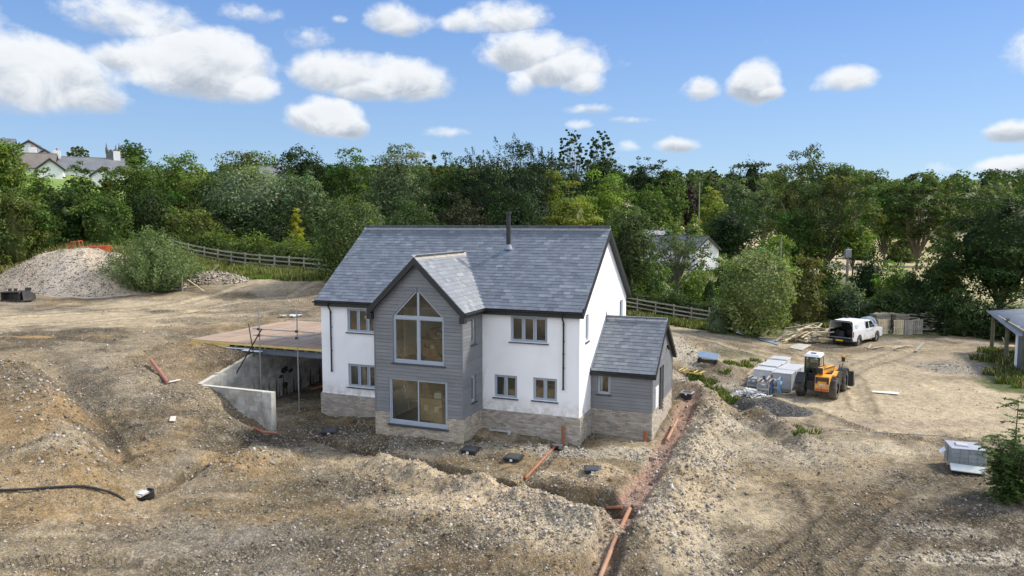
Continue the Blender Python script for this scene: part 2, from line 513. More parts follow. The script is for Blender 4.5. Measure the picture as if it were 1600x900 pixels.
def npmesh(name, V, F, mat_, col=None, attrs=None, smooth=False, parent=None):
    V = np.ascontiguousarray(V, dtype=np.float32); F = np.ascontiguousarray(F, dtype=np.int32)
    me = bpy.data.meshes.new(name); k = F.shape[1]; m = len(F)
    me.vertices.add(len(V)); me.vertices.foreach_set('co', V.ravel())
    me.loops.add(m*k); me.loops.foreach_set('vertex_index', F.ravel())
    me.polygons.add(m); me.polygons.foreach_set('loop_start', np.arange(0, m*k, k, dtype=np.int32))
    me.polygons.foreach_set('loop_total', np.full(m, k, dtype=np.int32))
    if smooth: me.polygons.foreach_set('use_smooth', np.ones(m, dtype=bool))
    if col is not None:
        c = np.ones((len(V), 4), np.float32); c[:, :3] = col
        me.attributes.new('Col', 'FLOAT_COLOR', 'POINT').data.foreach_set('color', c.ravel())
    for kx, (ty, arr) in (attrs or {}).items():
        a = me.attributes.new(kx, ty, 'POINT')
        a.data.foreach_set('vector' if ty == 'FLOAT_VECTOR' else 'value', np.ascontiguousarray(arr, dtype=np.float32).ravel())
    me.update(calc_edges=True); me.validate()
    me.materials.append(mat_)
    o = bpy.data.objects.new(name, me); COL.objects.link(o)
    if parent: o.parent = parent
    return o


def dup(o, parent=None, **kw):
    c = o.copy(); COL.objects.link(c)
    if parent is not None: c.parent = parent
    for ch in list(o.children): dup(ch, c)
    return c


# ------------------------------------------------------------------ noise
def vnoise(x, y, seed=0):
    xi = np.floor(x).astype(np.int64); yi = np.floor(y).astype(np.int64)
    fx = x-xi; fy = y-yi; fx = fx*fx*(3-2*fx); fy = fy*fy*(3-2*fy)

    def h(a, b):
        n = (a*374761393+b*668265263+seed*1442695041) & 0x7fffffff
        n = ((n ^ (n >> 13))*1274126177) & 0x7fffffff
        return ((n ^ (n >> 16)) & 0xffff)/65535.
    a = h(xi, yi); b = h(xi+1, yi); c = h(xi, yi+1); d = h(xi+1, yi+1)
    return (a+(b-a)*fx)+((c+(d-c)*fx)-(a+(b-a)*fx))*fy


def fbm(x, y, sc, oct_=4, gain=.5, seed=0):
    s = 0; a = 1; t = 0
    for i in range(oct_):
        s = s+a*(vnoise(x*sc+17.3*i, y*sc-9.1*i, seed+i)-.5); t += a; a *= gain; sc *= 2.03
    return s/t*2


def sstep(a, b, x):
    t = np.clip((x-a)/(b-a), 0, 1); return t*t*(3-2*t)


# ------------------------------------------------------------------ terrain
CP = [(1280, 640, 0), (1500, 600, 0), (1595, 650, 0), (1340, 545, .05), (1200, 530, .25), (1080, 512, .4), (1000, 507, .5), (1450, 520, .1), (1590, 560, .05),
      (1595, 780, 0), (1595, 895, 0), (1300, 895, 0), (1300, 760, 0), (1150, 895, -.1), (1700, 700, 0), (1750, 500, 0), (1180, 600, -.1), (1100, 560, .3), (1100, 600, -.15), (1150, 640, 0),
      (905, 693, -.1), (800, 720, -.1), (583, 673, 0), (500, 645, 0), (1016, 694, -.25), (1060, 620, .1), (1050, 700, -.1), (650, 800, 0), (800, 895, 0), (950, 760, -.1),
      (430, 680, .1), (470, 700, .05), (380, 672, .75), (340, 645, 1.3), (306, 612, 1.7), (290, 590, 1.95), (250, 590, 2.2), (297, 540, 2.85), (250, 540, 2.8), (404, 558, 2.6),
      (200, 640, 1.6), (300, 700, .75), (240, 770, .55), (180, 700, 1.15), (60, 590, 2.6), (0, 620, 2.4), (60, 660, 2.05), (0, 700, 1.7), (100, 720, 1.5), (0, 780, 1.2), (0, 895, .7), (-200, 700, 2.2), (-300, 600, 3.),
      (200, 895, .35), (400, 895, .05), (420, 760, .1), (330, 800, .3), (120, 800, .8),
      (0, 530, 3.), (150, 520, 3.), (300, 480, 3.1), (450, 462, 3.3), (0, 480, 3.2), (150, 475, 3.2), (20, 430, 4.3), (-300, 450, 4.2),
      (455, 500, 3.05), (500, 500, 3.05), (380, 505, 3.0), (340, 515, 2.95)]
for _px, _py, _d in [(300, 455, 57), (300, 438, 61.5), (300, 410, 68), (300, 380, 75), (400, 448, 57.5), (400, 427, 63.5), (400, 408, 69.5), (60, 388, 72), (500, 440, 58), (500, 424, 63.5), (450, 416, 66.5), (540, 430, 61.5),
                     (200, 455, 57), (200, 440, 60), (130, 470, 53.5), (60, 440, 58), (60, 402, 66), (0, 400, 66), (120, 396, 67), (200, 400, 68), (255, 392, 70), (350, 392, 74), (-150, 410, 66)]:
    CP.append((_px, _py, 9-(_py-346)/1150*_d))
CL = [(-12, 9.5, 3.0), (-6, 10.5, 2.2), (-1, 11, 1.0), (3, 10, .6), (-16.8, -3.7, 1.72), (-17.2, -2, 2.2), (-17, 0, 2.62), (-18.5, 3, 2.75), (-17.5, 6, 2.8), (-14.6, -3.9, .85), (-12.6, -4.2, .1), (-12.6, -1, 0), (-20.8, 0, 2.72), (-20.8, 4, 2.8),
      (-4, 20, 2.2), (3, 22, .8)]
CD = [(-100, 110, 9), (150, 130, 14), (0, 160, 19), (300, 120, 8.5), (500, 110, 6), (700, 90, 3.5), (700, 140, 7), (500, 160, 13), (150, 250, 24), (850, 100, 2), (1000, 90, .6), (900, 160, 5), (1100, 110, 0), (1100, 170, 1.), (1300, 120, 0), (1300, 270, -.5), (1450, 270, -.5),
      (1080, 230, 4), (1090, 330, 14), (1090, 430, 24), (1300, 420, 18), (1500, 440, 22), (1500, 300, 3), (1300, 560, 34), (1090, 560, 34), (1600, 560, 34), (1500, 90, 0), (1700, 100, 0), (1700, 300, 4), (850, 260, 14), (850, 420, 26), (500, 300, 26), (0, 400, 36), (-300, 250, 24), (1900, 300, 4), (1900, 90, 0),
      (0, 1000, 40), (800, 1000, 44), (1600, 1000, 44), (0, 2500, 40), (800, 2500, 44), (1600, 2500, 44), (-400, 40, 2.6), (-400, 18, 1.5), (2000, 40, 0), (2000, 18, 0), (400, 9, .3), (1200, 9, 0)]
cps = []
for px, py, z in CP:
    q = onz(px, py, z); cps.append((*q, z))
for u_, v_, z in CL: cps.append((*loc2w(u_, v_), z))
for px, d_, z in CD: cps.append((*at_dist(px, d_), z))
cps = np.array(cps)


def feat(x, y):
    r = np.maximum(np.hypot(x, y), 8.); a = np.clip(np.arctan2(x, y), -1.05, 1.05)
    return np.stack([a*1.0, np.log(r)], -1)


def _k(A, B):
    d = np.sqrt(((A[:, None]-B[None])**2).sum(-1)+1e-6); return -d


_F = feat(cps[:, 0], cps[:, 1]); _n = len(cps)
_A = np.zeros((_n+1, _n+1)); _A[:_n, :_n] = _k(_F, _F)-np.eye(_n)*.004; _A[:_n, _n] = 1; _A[_n, :_n] = 1
_W = np.linalg.solve(_A, np.r_[cps[:, 2], 0])


def base_h(x, y):
    out = np.empty(len(x))
    for i in range(0, len(x), 40000):
        out[i:i+40000] = _k(feat(x[i:i+40000], y[i:i+40000]), _F)@_W[:_n]+_W[_n]
    return out


def segd(x, y, pts):
    """distance to a polyline, side (positive left), and length along"""
    best = np.full(x.shape, 1e9); side = np.zeros(x.shape); al = np.zeros(x.shape); L = 0
    for (ax, ay), (bx, by) in zip(pts[:-1], pts[1:]):
        dx, dy = bx-ax, by-ay; l = math.hypot(dx, dy)
        t = np.clip(((x-ax)*dx+(y-ay)*dy)/(l*l), 0, 1)
        ex, ey = x-ax-t*dx, y-ay-t*dy; d = np.hypot(ex, ey)
        k = d < best
        best = np.where(k, d, best); side = np.where(k, np.sign(dx*ey-dy*ex)*d, side); al = np.where(k, L+t*l, al); L += l
    return best, side, al


def PL(*p):
    return [tuple(onz(a, b, c)) for a, b, c in p]


T1 = PL((498, 682, 0), (560, 696, 0), (637, 715, 0), (720, 737, 0), (817, 758, 0), (880, 778, -.1), (950, 796, -.2), (980, 803, -.2))
T2 = PL((925, 935, -.4), (942, 895, -.4), (962, 850, -.4), (985, 803, -.3), (1012, 757, -.2), (1040, 700, -.15), (1058, 665, 0), (1082, 620, .1))
T3 = PL((880, 692, -.2), (850, 722, -.2), (819, 755, -.2))
T4 = PL((425, 682, .1), (380, 702, .35), (320, 728, .55), (225, 775, .6))
RIDGES = [(PL((600, 722, .2), (690, 748, .2), (780, 770, .2), (870, 792, .2), (945, 815, .2)), .62, .50),
          (PL((700, 800, 0), (800, 835, 0), (900, 860, 0)), 1.5, .28),
          (PL((1010, 840, 0), (1035, 790, 0), (1068, 735, 0), (1095, 690, 0)), .75, .45),
          (PL((1040, 880, 0), (1085, 800, 0), (1130, 720, 0)), 1.0, .22),
          (PL((1100, 690, 0), (1120, 650, 0), (1110, 620, 0)), .9, .35),
          (PL((1130, 620, 0), (1180, 645, 0), (1225, 672, 0), (1262, 692, 0)), .42, .38),
          (PL((925, 735, 0), (965, 752, 0)), .9, .30),
          (PL((845, 745, 0), (900, 765, 0), (960, 775, 0)), .35, .25),
          (PL((350, 745, .2), (400, 722, .2), (440, 715, .2)), .7, .35),
          (PL((10, 590, 2.5), (75, 632, 2.2), (105, 690, 1.7), (120, 740, 1.3)), 1.15, .55),
          (PL((520, 745, 0), (600, 770, 0)), .8, .18),
          (PL((1075, 560, .3), (1130, 575, .2)), 1.2, .35), (PL((1090, 640, 0), (1130, 665, 0)), .5, .3),
          (PL((205, 600, 2.1), (250, 640, 1.7), (290, 690, 1.2)), .8, .12)]
DIPS = [(PL((70, 575, 2.5), (120, 612, 2.1), (165, 665, 1.6), (185, 710, 1.2)), .75, .5), (PL((1080, 592, 0), (1120, 612, 0), (1160, 640, 0)), .7, .35),
        (PL((1145, 650, 0), (1190, 672, 0), (1240, 700, 0)), .35, .2), (PL((95, 700, 1.5), (150, 745, 1.1)), .6, .12)]
RUTS = [PL((1400, 745, 0), (1330, 795, 0), (1240, 850, 0), (1165, 912, 0)), PL((1440, 750, 0), (1370, 800, 0), (1290, 855, 0), (1225, 915, 0)),
        PL((1230, 760, 0), (1250, 800, 0), (1262, 850, 0), (1262, 915, 0)), PL((1360, 830, 0), (1330, 870, 0), (1300, 915, 0)), PL((1420, 835, 0), (1395, 870, 0), (1365, 915, 0)),
        PL((1290, 770, 0), (1270, 800, 0), (1215, 840, 0), (1130, 895, 0)), PL((1265, 640, 0), (1330, 665, 0), (1400, 680, 0), (1520, 690, 0)),
        PL((240, 900, .3), (300, 880, .2), (400, 860, .1), (500, 850, 0)), PL((0, 880, .8), (100, 870, .7), (200, 880, .4)),
        PL((30, 600, 2.5), (90, 600, 2.3), (150, 640, 1.8), (190, 700, 1.2))]
TRACKS = [PL((-40, 500, 3), (120, 492, 3), (260, 480, 3.05), (380, 462, 3.1), (500, 452, 3.2)), PL((-40, 515, 3), (120, 505, 3), (260, 492, 3), (380, 473, 3.1), (500, 462, 3.1)),
          PL((990, 510, .5), (1080, 528, .4), (1180, 545, .2), (1290, 560, .1), (1380, 570, 0)), PL((990, 522, .5), (1080, 538, .4), (1180, 556, .2), (1280, 572, .1)),
          PL((1290, 560, .1), (1330, 590, 0), (1350, 640, 0)), PL((1290, 600, 0), (1340, 575, 0), (1430, 548, 0), (1540, 540, 0))]


def H(x, y, fine=True):
    x = np.atleast_1d(np.asarray(x, float)); y = np.atleast_1d(np.asarray(y, float))
    h = base_h(x, y)
    az = np.abs(np.arctan2(x, y)); h = h+(1.-h)*sstep(1.3, 2.4, az)
    r = np.hypot(x, y)
    lu = (x-HX)*UD[0]+(y-HY)*UD[1]; lv = (x-HX)*VD[0]+(y-HY)*VD[1]
    near = r < 60
    if near.any():
        X, Y = x[near], y[near]; g = np.zeros(X.shape)
        wob = fbm(X, Y, .9, 3, .5, 5)
        for pts, w, a in RIDGES:
            d, s, al = segd(X, Y, pts); g += a*np.exp(-(d/w)**2)*(1+.55*wob)
        for pts, w, a in DIPS:
            d, s, al = segd(X, Y, pts); g -= a*np.exp(-(d/w)**2)
        w2 = .12*fbm(X, Y, 2.2, 2, .5, 9)
        for pts, w, a in ((T1, .42, .55), (T3, .3, .32), (T4, .22, .16)):
            d, s, al = segd(X, Y, pts); g -= a*(1-sstep(w*.72, w*1.12, d+w2))
        d, s, al = segd(X, Y, T2)
        dep = np.interp(al, [0, 3.4, 4.6, 20], [.5, .5, .2, .15]); g -= dep*(1-sstep(.32, .52, d+w2))
        for pts in RUTS:
            d, s, al = segd(X, Y, pts); g -= .05*np.exp(-(d/.2)**2)-.03*np.exp(-((d-.38)/.12)**2)
        for pts in TRACKS:
            d, s, al = segd(X, Y, pts); g -= .07*np.exp(-(d/.35)**2)-.03*np.exp(-((d-.6)/.25)**2)
        h[near] += g
    if fine:
        rg = roughness(x, y)
        h = h+fbm(x, y, .35, 3, .5, 1)*.10*(r < 200)
        cr_ = fbm(x, y, 1.7, 4, .6, 12); h = h+np.where(cr_ > 0, np.abs(cr_)**.6, -np.abs(cr_)**.6)*.035*sstep(60, 35, r)
        h = h+fbm(x, y, 1.1, 4, .6, 2)*(.05+.13*rg)*sstep(120, 60, r)
        h = h+fbm(x, y, 4.5, 4, .68, 3)*(.05+.10*rg)*sstep(60, 35, r)
        h = h+(r > 300)*fbm(x, y, .01, 3, .5, 4)*3
    # house plinth, carport cut
    ins = (lu > -12.6) & (lu < .05) & (lv > .05) & (lv < 8.9)
    ins |= (lu > -8.3) & (lu < -4.4) & (lv > -1.9) & (lv < 1)
    ins |= (lu > -.1) & (lu < 2.55) & (lv > 1.95) & (lv < 6.9)
    h = np.where(ins, np.minimum(h, -.35), h)
    cut = (lu > -16.62) & (lu < -12.5) & (lv > -3.42) & (lv < 8.2)
    h = np.where(cut, np.minimum(h, .02+.04*fbm(x, y, 2, 3, .5, 6)+.25*sstep(2, 8, lv)+.12*np.exp(-((lu+14)/1.)**2-((lv+1)/1.2)**2)), h)
    return h


# surface patches: column, row, height, half sizes in metres (across, away), colour, strength, stoniness
C_SOIL = np.array([.185, .15, .096]); C_DARK = np.array([.092, .076, .05]); C_TRACK = np.array([.385, .328, .24]); C_RUB = np.array([.40, .365, .30])
C_PINK = np.array([.34, .22, .18]); C_ORG = np.array([.31, .215, .11]); C_GRASS = np.array([.085, .12, .03]); C_STRAW = np.array([.30, .26, .13]); C_SAND = np.array([.45, .37, .265])
C_GREY = np.array([.25, .24, .225]); C_FIELD = np.array([.50, .40, .25]); C_LAWN = np.array([.16, .24, .05])
PATCH = [
    (1400, 620, 0, 9, 10, C_TRACK*1.1, .9, .05), (1300, 700, 0, 7, 5, C_TRACK, .35, .3), (1500, 560, 0, 9, 7, C_TRACK, .7, .1), (1150, 535, .2, 8, 3, C_TRACK, .9, .1), (1010, 515, .5, 6, 3, C_TRACK, .9, .1), (1290, 575, 0, 6, 4, C_TRACK, .9, .1),
    (100, 500, 3, 14, 4, C_TRACK*1.08, .85, .03), (300, 480, 3, 9, 3, C_TRACK*1.08, .85, .03), (430, 458, 3.2, 6, 3, C_TRACK, .8, .1), (40, 527, 3, 1.6, .35, np.array([.36, .25, .12]), .9, 0), (0, 560, 2.9, 5, 2.5, C_TRACK, .35, .2),
    (760, 790, 0, 3.4, 1.6, C_SAND, .8, .7), (860, 830, 0, 2.8, 1.8, C_RUB, .75, 1), (640, 740, 0, 2.2, .9, C_SAND, .6, .5), (900, 745, 0, 2, .9, C_SAND, .55, .8), (800, 775, .2, 3.5, .5, C_SAND, .6, .4),
    (950, 705, -.1, 2.4, .8, C_RUB, .8, 1), (1050, 830, 0, 1.4, 2.5, C_RUB, .7, 1), (1080, 720, 0, 1.8, 2.2, C_RUB, .75, 1), (1110, 600, .1, 2.2, 3.4, C_RUB, .75, 1), (1070, 560, .3, 2.0, 3.2, C_RUB, .9, 1), (1130, 660, 0, 2, 1.6, C_RUB, .7, 1), (1090, 790, 0, .9, 1.2, C_SAND, .8, .3),
    (1200, 700, 0, 4, 2, C_RUB, .35, .8), (1550, 870, 0, 3.2, .5, C_RUB, .8, 1), (1470, 830, 0, 1.8, .5, C_RUB, .75, 1), (1430, 700, 0, 2.4, .8, C_RUB, .35, .7),
    (720, 700, 0, 4, .8, C_RUB, .45, 1), (560, 670, 0, 2.4, 1.2, C_DARK, .6, 1), (640, 690, 0, 3, 1.0, C_DARK, .45, 1), (860, 700, 0, 1.5, .6, C_GREY, .8, 1), (480, 760, 0, 3.5, 1.8, C_DARK, .3, .4),
    (120, 620, 2, 1.8, 2.2, C_DARK, .45, .5), (40, 650, 2.2, 2.2, 3.2, C_ORG, .75, .1), (60, 780, 1, 3, 2.2, C_ORG, .5, .3), (200, 600, 2, 3.5, 4, C_GREY, .3, .4), (270, 560, 2.6, 3.5, 3.5, C_ORG, .3, .5),
    (200, 870, .4, 4, 2, C_DARK, .35, .4), (600, 860, 0, 4.5, 2.2, C_DARK, .5, .6), (520, 770, 0, 3, 1.2, C_DARK, .5, .5), (1330, 830, 0, 3.5, 1.5, C_DARK, .4, .35), (380, 730, .3, 2, .9, C_ORG, .7, .4), (370, 850, .1, 4, 2, C_GREY, .3, .4), (1250, 860, 0, 4.5, 2.2, C_TRACK, .32, .2), (1180, 800, 0, 2.2, 1.5, C_TRACK, .6, .2),
    (1490, 650, 0, 4.5, 2.5, C_TRACK, .6, .1), (1540, 740, 0, 4, 1.6, C_DARK, .5, .4), (1400, 660, 0, 5, .8, np.array([.3, .23, .2]), .4, .3), (1550, 830, 0, 4, 1.4, C_DARK, .3, .5),
    (1505, 575, 0, 2.6, 2.4, C_GREY, .7, 1), (1060, 528, .4, 2.5, .5, C_GREY, .7, .3), (1320, 548, 0, 4, 1.2, C_DARK, .5, .3),  # dark patch before the pickup paints its shadow into the soil colour
    (420, 690, .2, 2.2, 1, C_DARK, .35, .7), (300, 640, 1.2, 2, 2, C_SOIL, .3, .9), (350, 600, 2., 2, 2, C_SOIL, .3, .9), (400, 480, 3, 5, 2, C_SOIL, .6, .8), (330, 500, 3, 4, 1.5, C_SOIL, .6, .8),
    (1180, 590, 0, 4, 2.2, np.array([.22, .17, .13]), .55, .7), (1440, 525, 0, 6, 1.0, C_DARK, .45, .4), (1590, 600, 0, 2.2, 2.4, C_GRASS, .9, 0), (1565, 570, 0, 1.5, 2.2, C_GRASS, .8, .1), (1120, 610, 0, 1.0, 1.6, C_GRASS, .55, .3),
    (1270, 680, 0, 1.0, .35, C_GRASS, .5, .2), (1160, 560, .1, 1.8, 1.0, C_GRASS, .45, .4), (450, 440, 3.8, 3, 1.3, C_GREY, .75, .3), (350, 425, 4.1, 4.5, 2.0, C_GRASS, .9, 0), (420, 433, 3.9, 4, .9, C_LAWN, .7, 0), (300, 437, 3.8, 3, 1.8, C_DARK, .5, .6)]


def _patches():
    out = []
    for px, py, z, rx, ry, c, s, st in PATCH:
        q = onz(px, py, z); out.append((q[0], q[1], rx, ry, np.array(c), s, st))
    return out


_PT = _patches()


def roughness(x, y):
    r = np.full(x.shape, .35)
    n = .35*fbm(x, y, .6, 3, .6, 21)
    for cx, cy, rx, ry, c, s, st in _PT:
        m = (np.abs(x-cx) < rx*2) & (np.abs(y-cy) < ry*2)
        if not m.any(): continue
        w = sstep(1.15, .65, np.hypot((x[m]-cx)/rx, (y[m]-cy)/ry)+1.5*n[m])*s
        r[m] = r[m]*(1-w)+st*w
    return np.clip(r, 0, 1)


def ground_colour(x, y, z):
    r = np.hypot(x, y)
    n = fbm(x, y, .22, 4, .6, 31)[:, None]; n2 = fbm(x, y, .9, 4, .6, 33)[:, None]
    c = C_SOIL*(1+.25*n)+(C_ORG-C_SOIL)*np.clip(.3+n2, 0, 1)*.7
    c = c+(C_GREY-c)*np.clip(fbm(x, y, .35, 3, .6, 35)[:, None]*1.2, 0, .6)
    wn = .38*fbm(x, y, .6, 4, .65, 21)
    # distinct soils: dark damp clay, dry pale dust, brown topsoil
    p1 = sstep(.04, .2, fbm(x, y, .28, 5, .62, 81))[:, None]*.68; c = c*(1-p1)+C_DARK*1.15*p1
    p2 = sstep(.10, .28, fbm(x+40, y, .33, 5, .62, 83))[:, None]*.6; c = c*(1-p2)+C_TRACK*.9*p2
    # drag marks left by machines, running roughly along the tracks
    a_ = .35; sx_, sy_ = x*math.cos(a_)+y*math.sin(a_), -x*math.sin(a_)+y*math.cos(a_)
    st_ = fbm(sx_*.22, sy_*2.6, 1., 4, .6, 87)[:, None]; c = c*(1+.38*st_)
    for cx, cy, rx, ry, cc, s, st in _PT:
        m = (np.abs(x-cx) < rx*2) & (np.abs(y-cy) < ry*2)
        if not m.any(): continue
        w = (sstep(1.15, .6, np.hypot((x[m]-cx)/rx, (y[m]-cy)/ry)+1.5*wn[m])*s)[:, None]
        c[m] = c[m]*(1-w)+cc*w
    X = r < 62
    xs, ys = x[X], y[X]; cs = c[X]
    wob = .15*fbm(xs, ys, 1.5, 3, .6, 41)
    for pts in TRACKS:
        d, s, al = segd(xs, ys, pts)
        w = (np.exp(-((d+wob)/.45)**2)*.55)[:, None]; cs = cs*(1-w)+(C_TRACK*1.12)*w
        w = (np.exp(-((d-.62+wob)/.16)**2)*.45)[:, None]; cs = cs*(1-w)+C_DARK*w
    for pts in RUTS:
        d, s, al = segd(xs, ys, pts)
        w = (np.exp(-((d-.3+wob)/.13)**2)*.25)[:, None]; cs = cs*(1-w)+C_DARK*w
    d, s, al = segd(xs, ys, T2)
    w = (sstep(.6, .3, d+wob)*np.where(al > 3.7, .95, .3))[:, None]; cs = cs*(1-w)+C_PINK*w
    for pts, wd, k in ((T1, .55, .75), (T3, .35, .5), (T4, .3, .55)):
        d, s, al = segd(xs, ys, pts); w = (sstep(wd, wd*.4, d+wob)*k)[:, None]; cs = cs*(1-w)+C_DARK*w
    for (pts, w_, a) in RIDGES[:5]:
        d, s, al = segd(xs, ys, pts); w = (sstep(w_*1.0, w_*.2, d+wob)*.45)[:, None]; cs = cs*(1-w)+C_SAND*w
    c[X] = cs
    # grass and fields by distance
    az = np.arctan2(x, y)
    lu = (x-HX)*UD[0]+(y-HY)*UD[1]; lv = (x-HX)*VD[0]+(y-HY)*VD[1]
    gl = sstep(64, 70, r+3*wn)*(az < -.17)
    # right: verge line runs behind the yard
    yv = np.interp(az, [-.3, .12, .30, .36, .43, .5, .56, .62, .8], [60, 66, 60, 60, 62, 66, 68, 68, 68])
    gr = sstep(-2.5, 0, r-yv+2.5*wn)*(az >= -.17)
    gg = np.maximum(gl, gr)[:, None]*.95
    gcol = C_GRASS*(1+.4*n)+(C_STRAW-C_GRASS)*np.clip(.2+n2*1.2, 0, .7)
    c = c*(1-gg)+gcol*gg
    fld = (sstep(140, 150, r)*sstep(.30, .33, az)*sstep(330, 300, r))[:, None]
    c = c*(1-fld)+C_FIELD*(1+.15*n2)*fld
    f2 = ((r > 210) & (az > .12) & (az <= .33))[:, None]*.8
    c = c*(1-f2)+(C_FIELD*1.0+C_GRASS*0)*f2
    f3 = sstep(95, 105, r)*(az > .45)*(r < 300)
    c = c*(1-f3[:, None])+C_STRAW*1.35*f3[:, None]
    ll = ((r > 118) & (az < -.45) & (r < 160))[:, None]*.9
    c = c*(1-ll)+C_LAWN*1.2*ll
    ff = (r > 330)[:, None]*.8; c = c*(1-ff)+np.array([.10, .12, .05])*ff
    near_ = (r < 70)[:, None]; lum = c.mean(1, keepdims=True)
    c = np.where(near_, c*np.array([.93, .88, .775])*np.clip((lum/.23), .2, 3)**.35, c)
    return np.clip(c, .01, .9)


def make_ground():
    azs = np.concatenate([np.linspace(-math.pi, -.80, 30)[:-1], np.linspace(-.80, .80, 520), np.linspace(.80, math.pi, 30)[1:]])
    rs = [.5, 3, 6, 9, 12, 14.5]; r = 16.
    while r < 75: rs.append(r); r *= 1.0034 if r < 32 else 1.0055
    while r < 3000: rs.append(r); r *= 1.03
    rs = np.array(rs)
    A, Rr = np.meshgrid(azs, rs); x = (Rr*np.sin(A)).ravel(); y = (Rr*np.cos(A)).ravel()
    z = H(x, y); nA, nR = len(azs), len(rs)
    # the two ends of the turn meet behind the camera
    z = z.reshape(nR, nA); z[:, -1] = z[:, 0]; z = z.ravel()
    c = ground_colour(x, y, z); rg = roughness(x, y)
    rg = np.where(np.hypot(x, y) > 70, .1, rg)
    tr = np.zeros((len(x), 3)); best = np.full(len(x), 9.)
    for k, pts in enumerate(RUTS+[TRACKS[2], TRACKS[5], TRACKS[4]]):
        d, s, al = segd(x, y, pts)
        w = sstep(.36, .24, d)*(1. if k < 8 else .5); m = d < best
        tr[m, 0] = al[m]; tr[m, 1] = s[m]; tr[m, 2] = w[m]; best = np.where(m, d, best)
    i = np.arange(nR-1)[:, None]*nA+np.arange(nA-1)[None]
    F = np.stack([i, i+1, i+nA+1, i+nA], -1).reshape(-1, 4)[:, ::-1]
    o = npmesh('ground', np.stack([x, y, z], -1), F, ground_mat(), c, {'rough': ('FLOAT', rg), 'tread': ('FLOAT_VECTOR', tr)}, smooth=True)
    tag(o, kind='structure')


make_ground()
RNG = np.random.default_rng(11)


def gz(x, y):
    return float(H([x], [y])[0])


def on_ground(px, py, z=0.):
    """ground point met first by the line of sight"""
    d = ray(px, py); d = d/np.hypot(d[0], d[1]); t = 14*np.exp(np.linspace(0, 1, 700)*math.log(200/14))
    g = H(d[0]*t, d[1]*t); r = CAMZ+d[2]*t; k = np.argmax(r < g)
    if r[k] >= g[k]: k = len(t)-1
    k = max(k, 1); f = (r[k-1]-g[k-1])/((r[k-1]-g[k-1])-(r[k]-g[k])+1e-9); f = min(max(f, 0), 1); tt = t[k-1]+(t[k]-t[k-1])*f
    return (float(d[0]*tt), float(d[1]*tt), gz(d[0]*tt, d[1]*tt))


OCT_V = np.array([(1, 0, 0), (-1, 0, 0), (0, 1, 0), (0, -1, 0), (0, 0, 1), (0, 0, -1)], float)
OCT_F = np.array([(0, 2, 4), (2, 1, 4), (1, 3, 4), (3, 0, 4), (2, 0, 5), (1, 2, 5), (3, 1, 5), (0, 3, 5)])


def stones(name, P, size, colour, material, flat=.65, parent=None):
    n = len(P); rg = RNG
    V = OCT_V[None]*(1+.35*rg.uniform(-1, 1, (n, 6, 1)))+rg.normal(0, .18, (n, 6, 3))
    a = rg.uniform(0, 6.28, n); ca, sa = np.cos(a), np.sin(a)
    V = V*np.stack([np.ones(n), rg.uniform(.5, 1, n), flat*rg.uniform(.6, 1.2, n)], -1)[:, None]
    t = rg.normal(0, .5, n); ct, st = np.cos(t), np.sin(t)
    V = np.stack([V[..., 0]*ct[:, None]-V[..., 2]*st[:, None], V[..., 1], V[..., 0]*st[:, None]+V[..., 2]*ct[:, None]], -1)
    V = np.stack([V[..., 0]*ca[:, None]-V[..., 1]*sa[:, None], V[..., 0]*sa[:, None]+V[..., 1]*ca[:, None], V[..., 2]], -1)
    V = V*size[:, None, None]*.5+P[:, None]
    F = (OCT_F[None]+np.arange(n)[:, None, None]*6).reshape(-1, 3)
    return npmesh(name, V.reshape(-1, 3), F, material, np.repeat(colour, 6, 0), parent=parent)


M_STONE = attr_mat('loose_stone', .9, 0, spec=.2)


def stone_colour(n, lo=.14, hi=.50):
    b = RNG.uniform(0, 1, n)**1.2*(hi-lo)+lo
    t = RNG.uniform(0, 1, (n, 1))
    tint = np.array([1.05, 1., .92])*(1-t)+np.array([1.12, .96, .76])*t
    return b[:, None]*tint


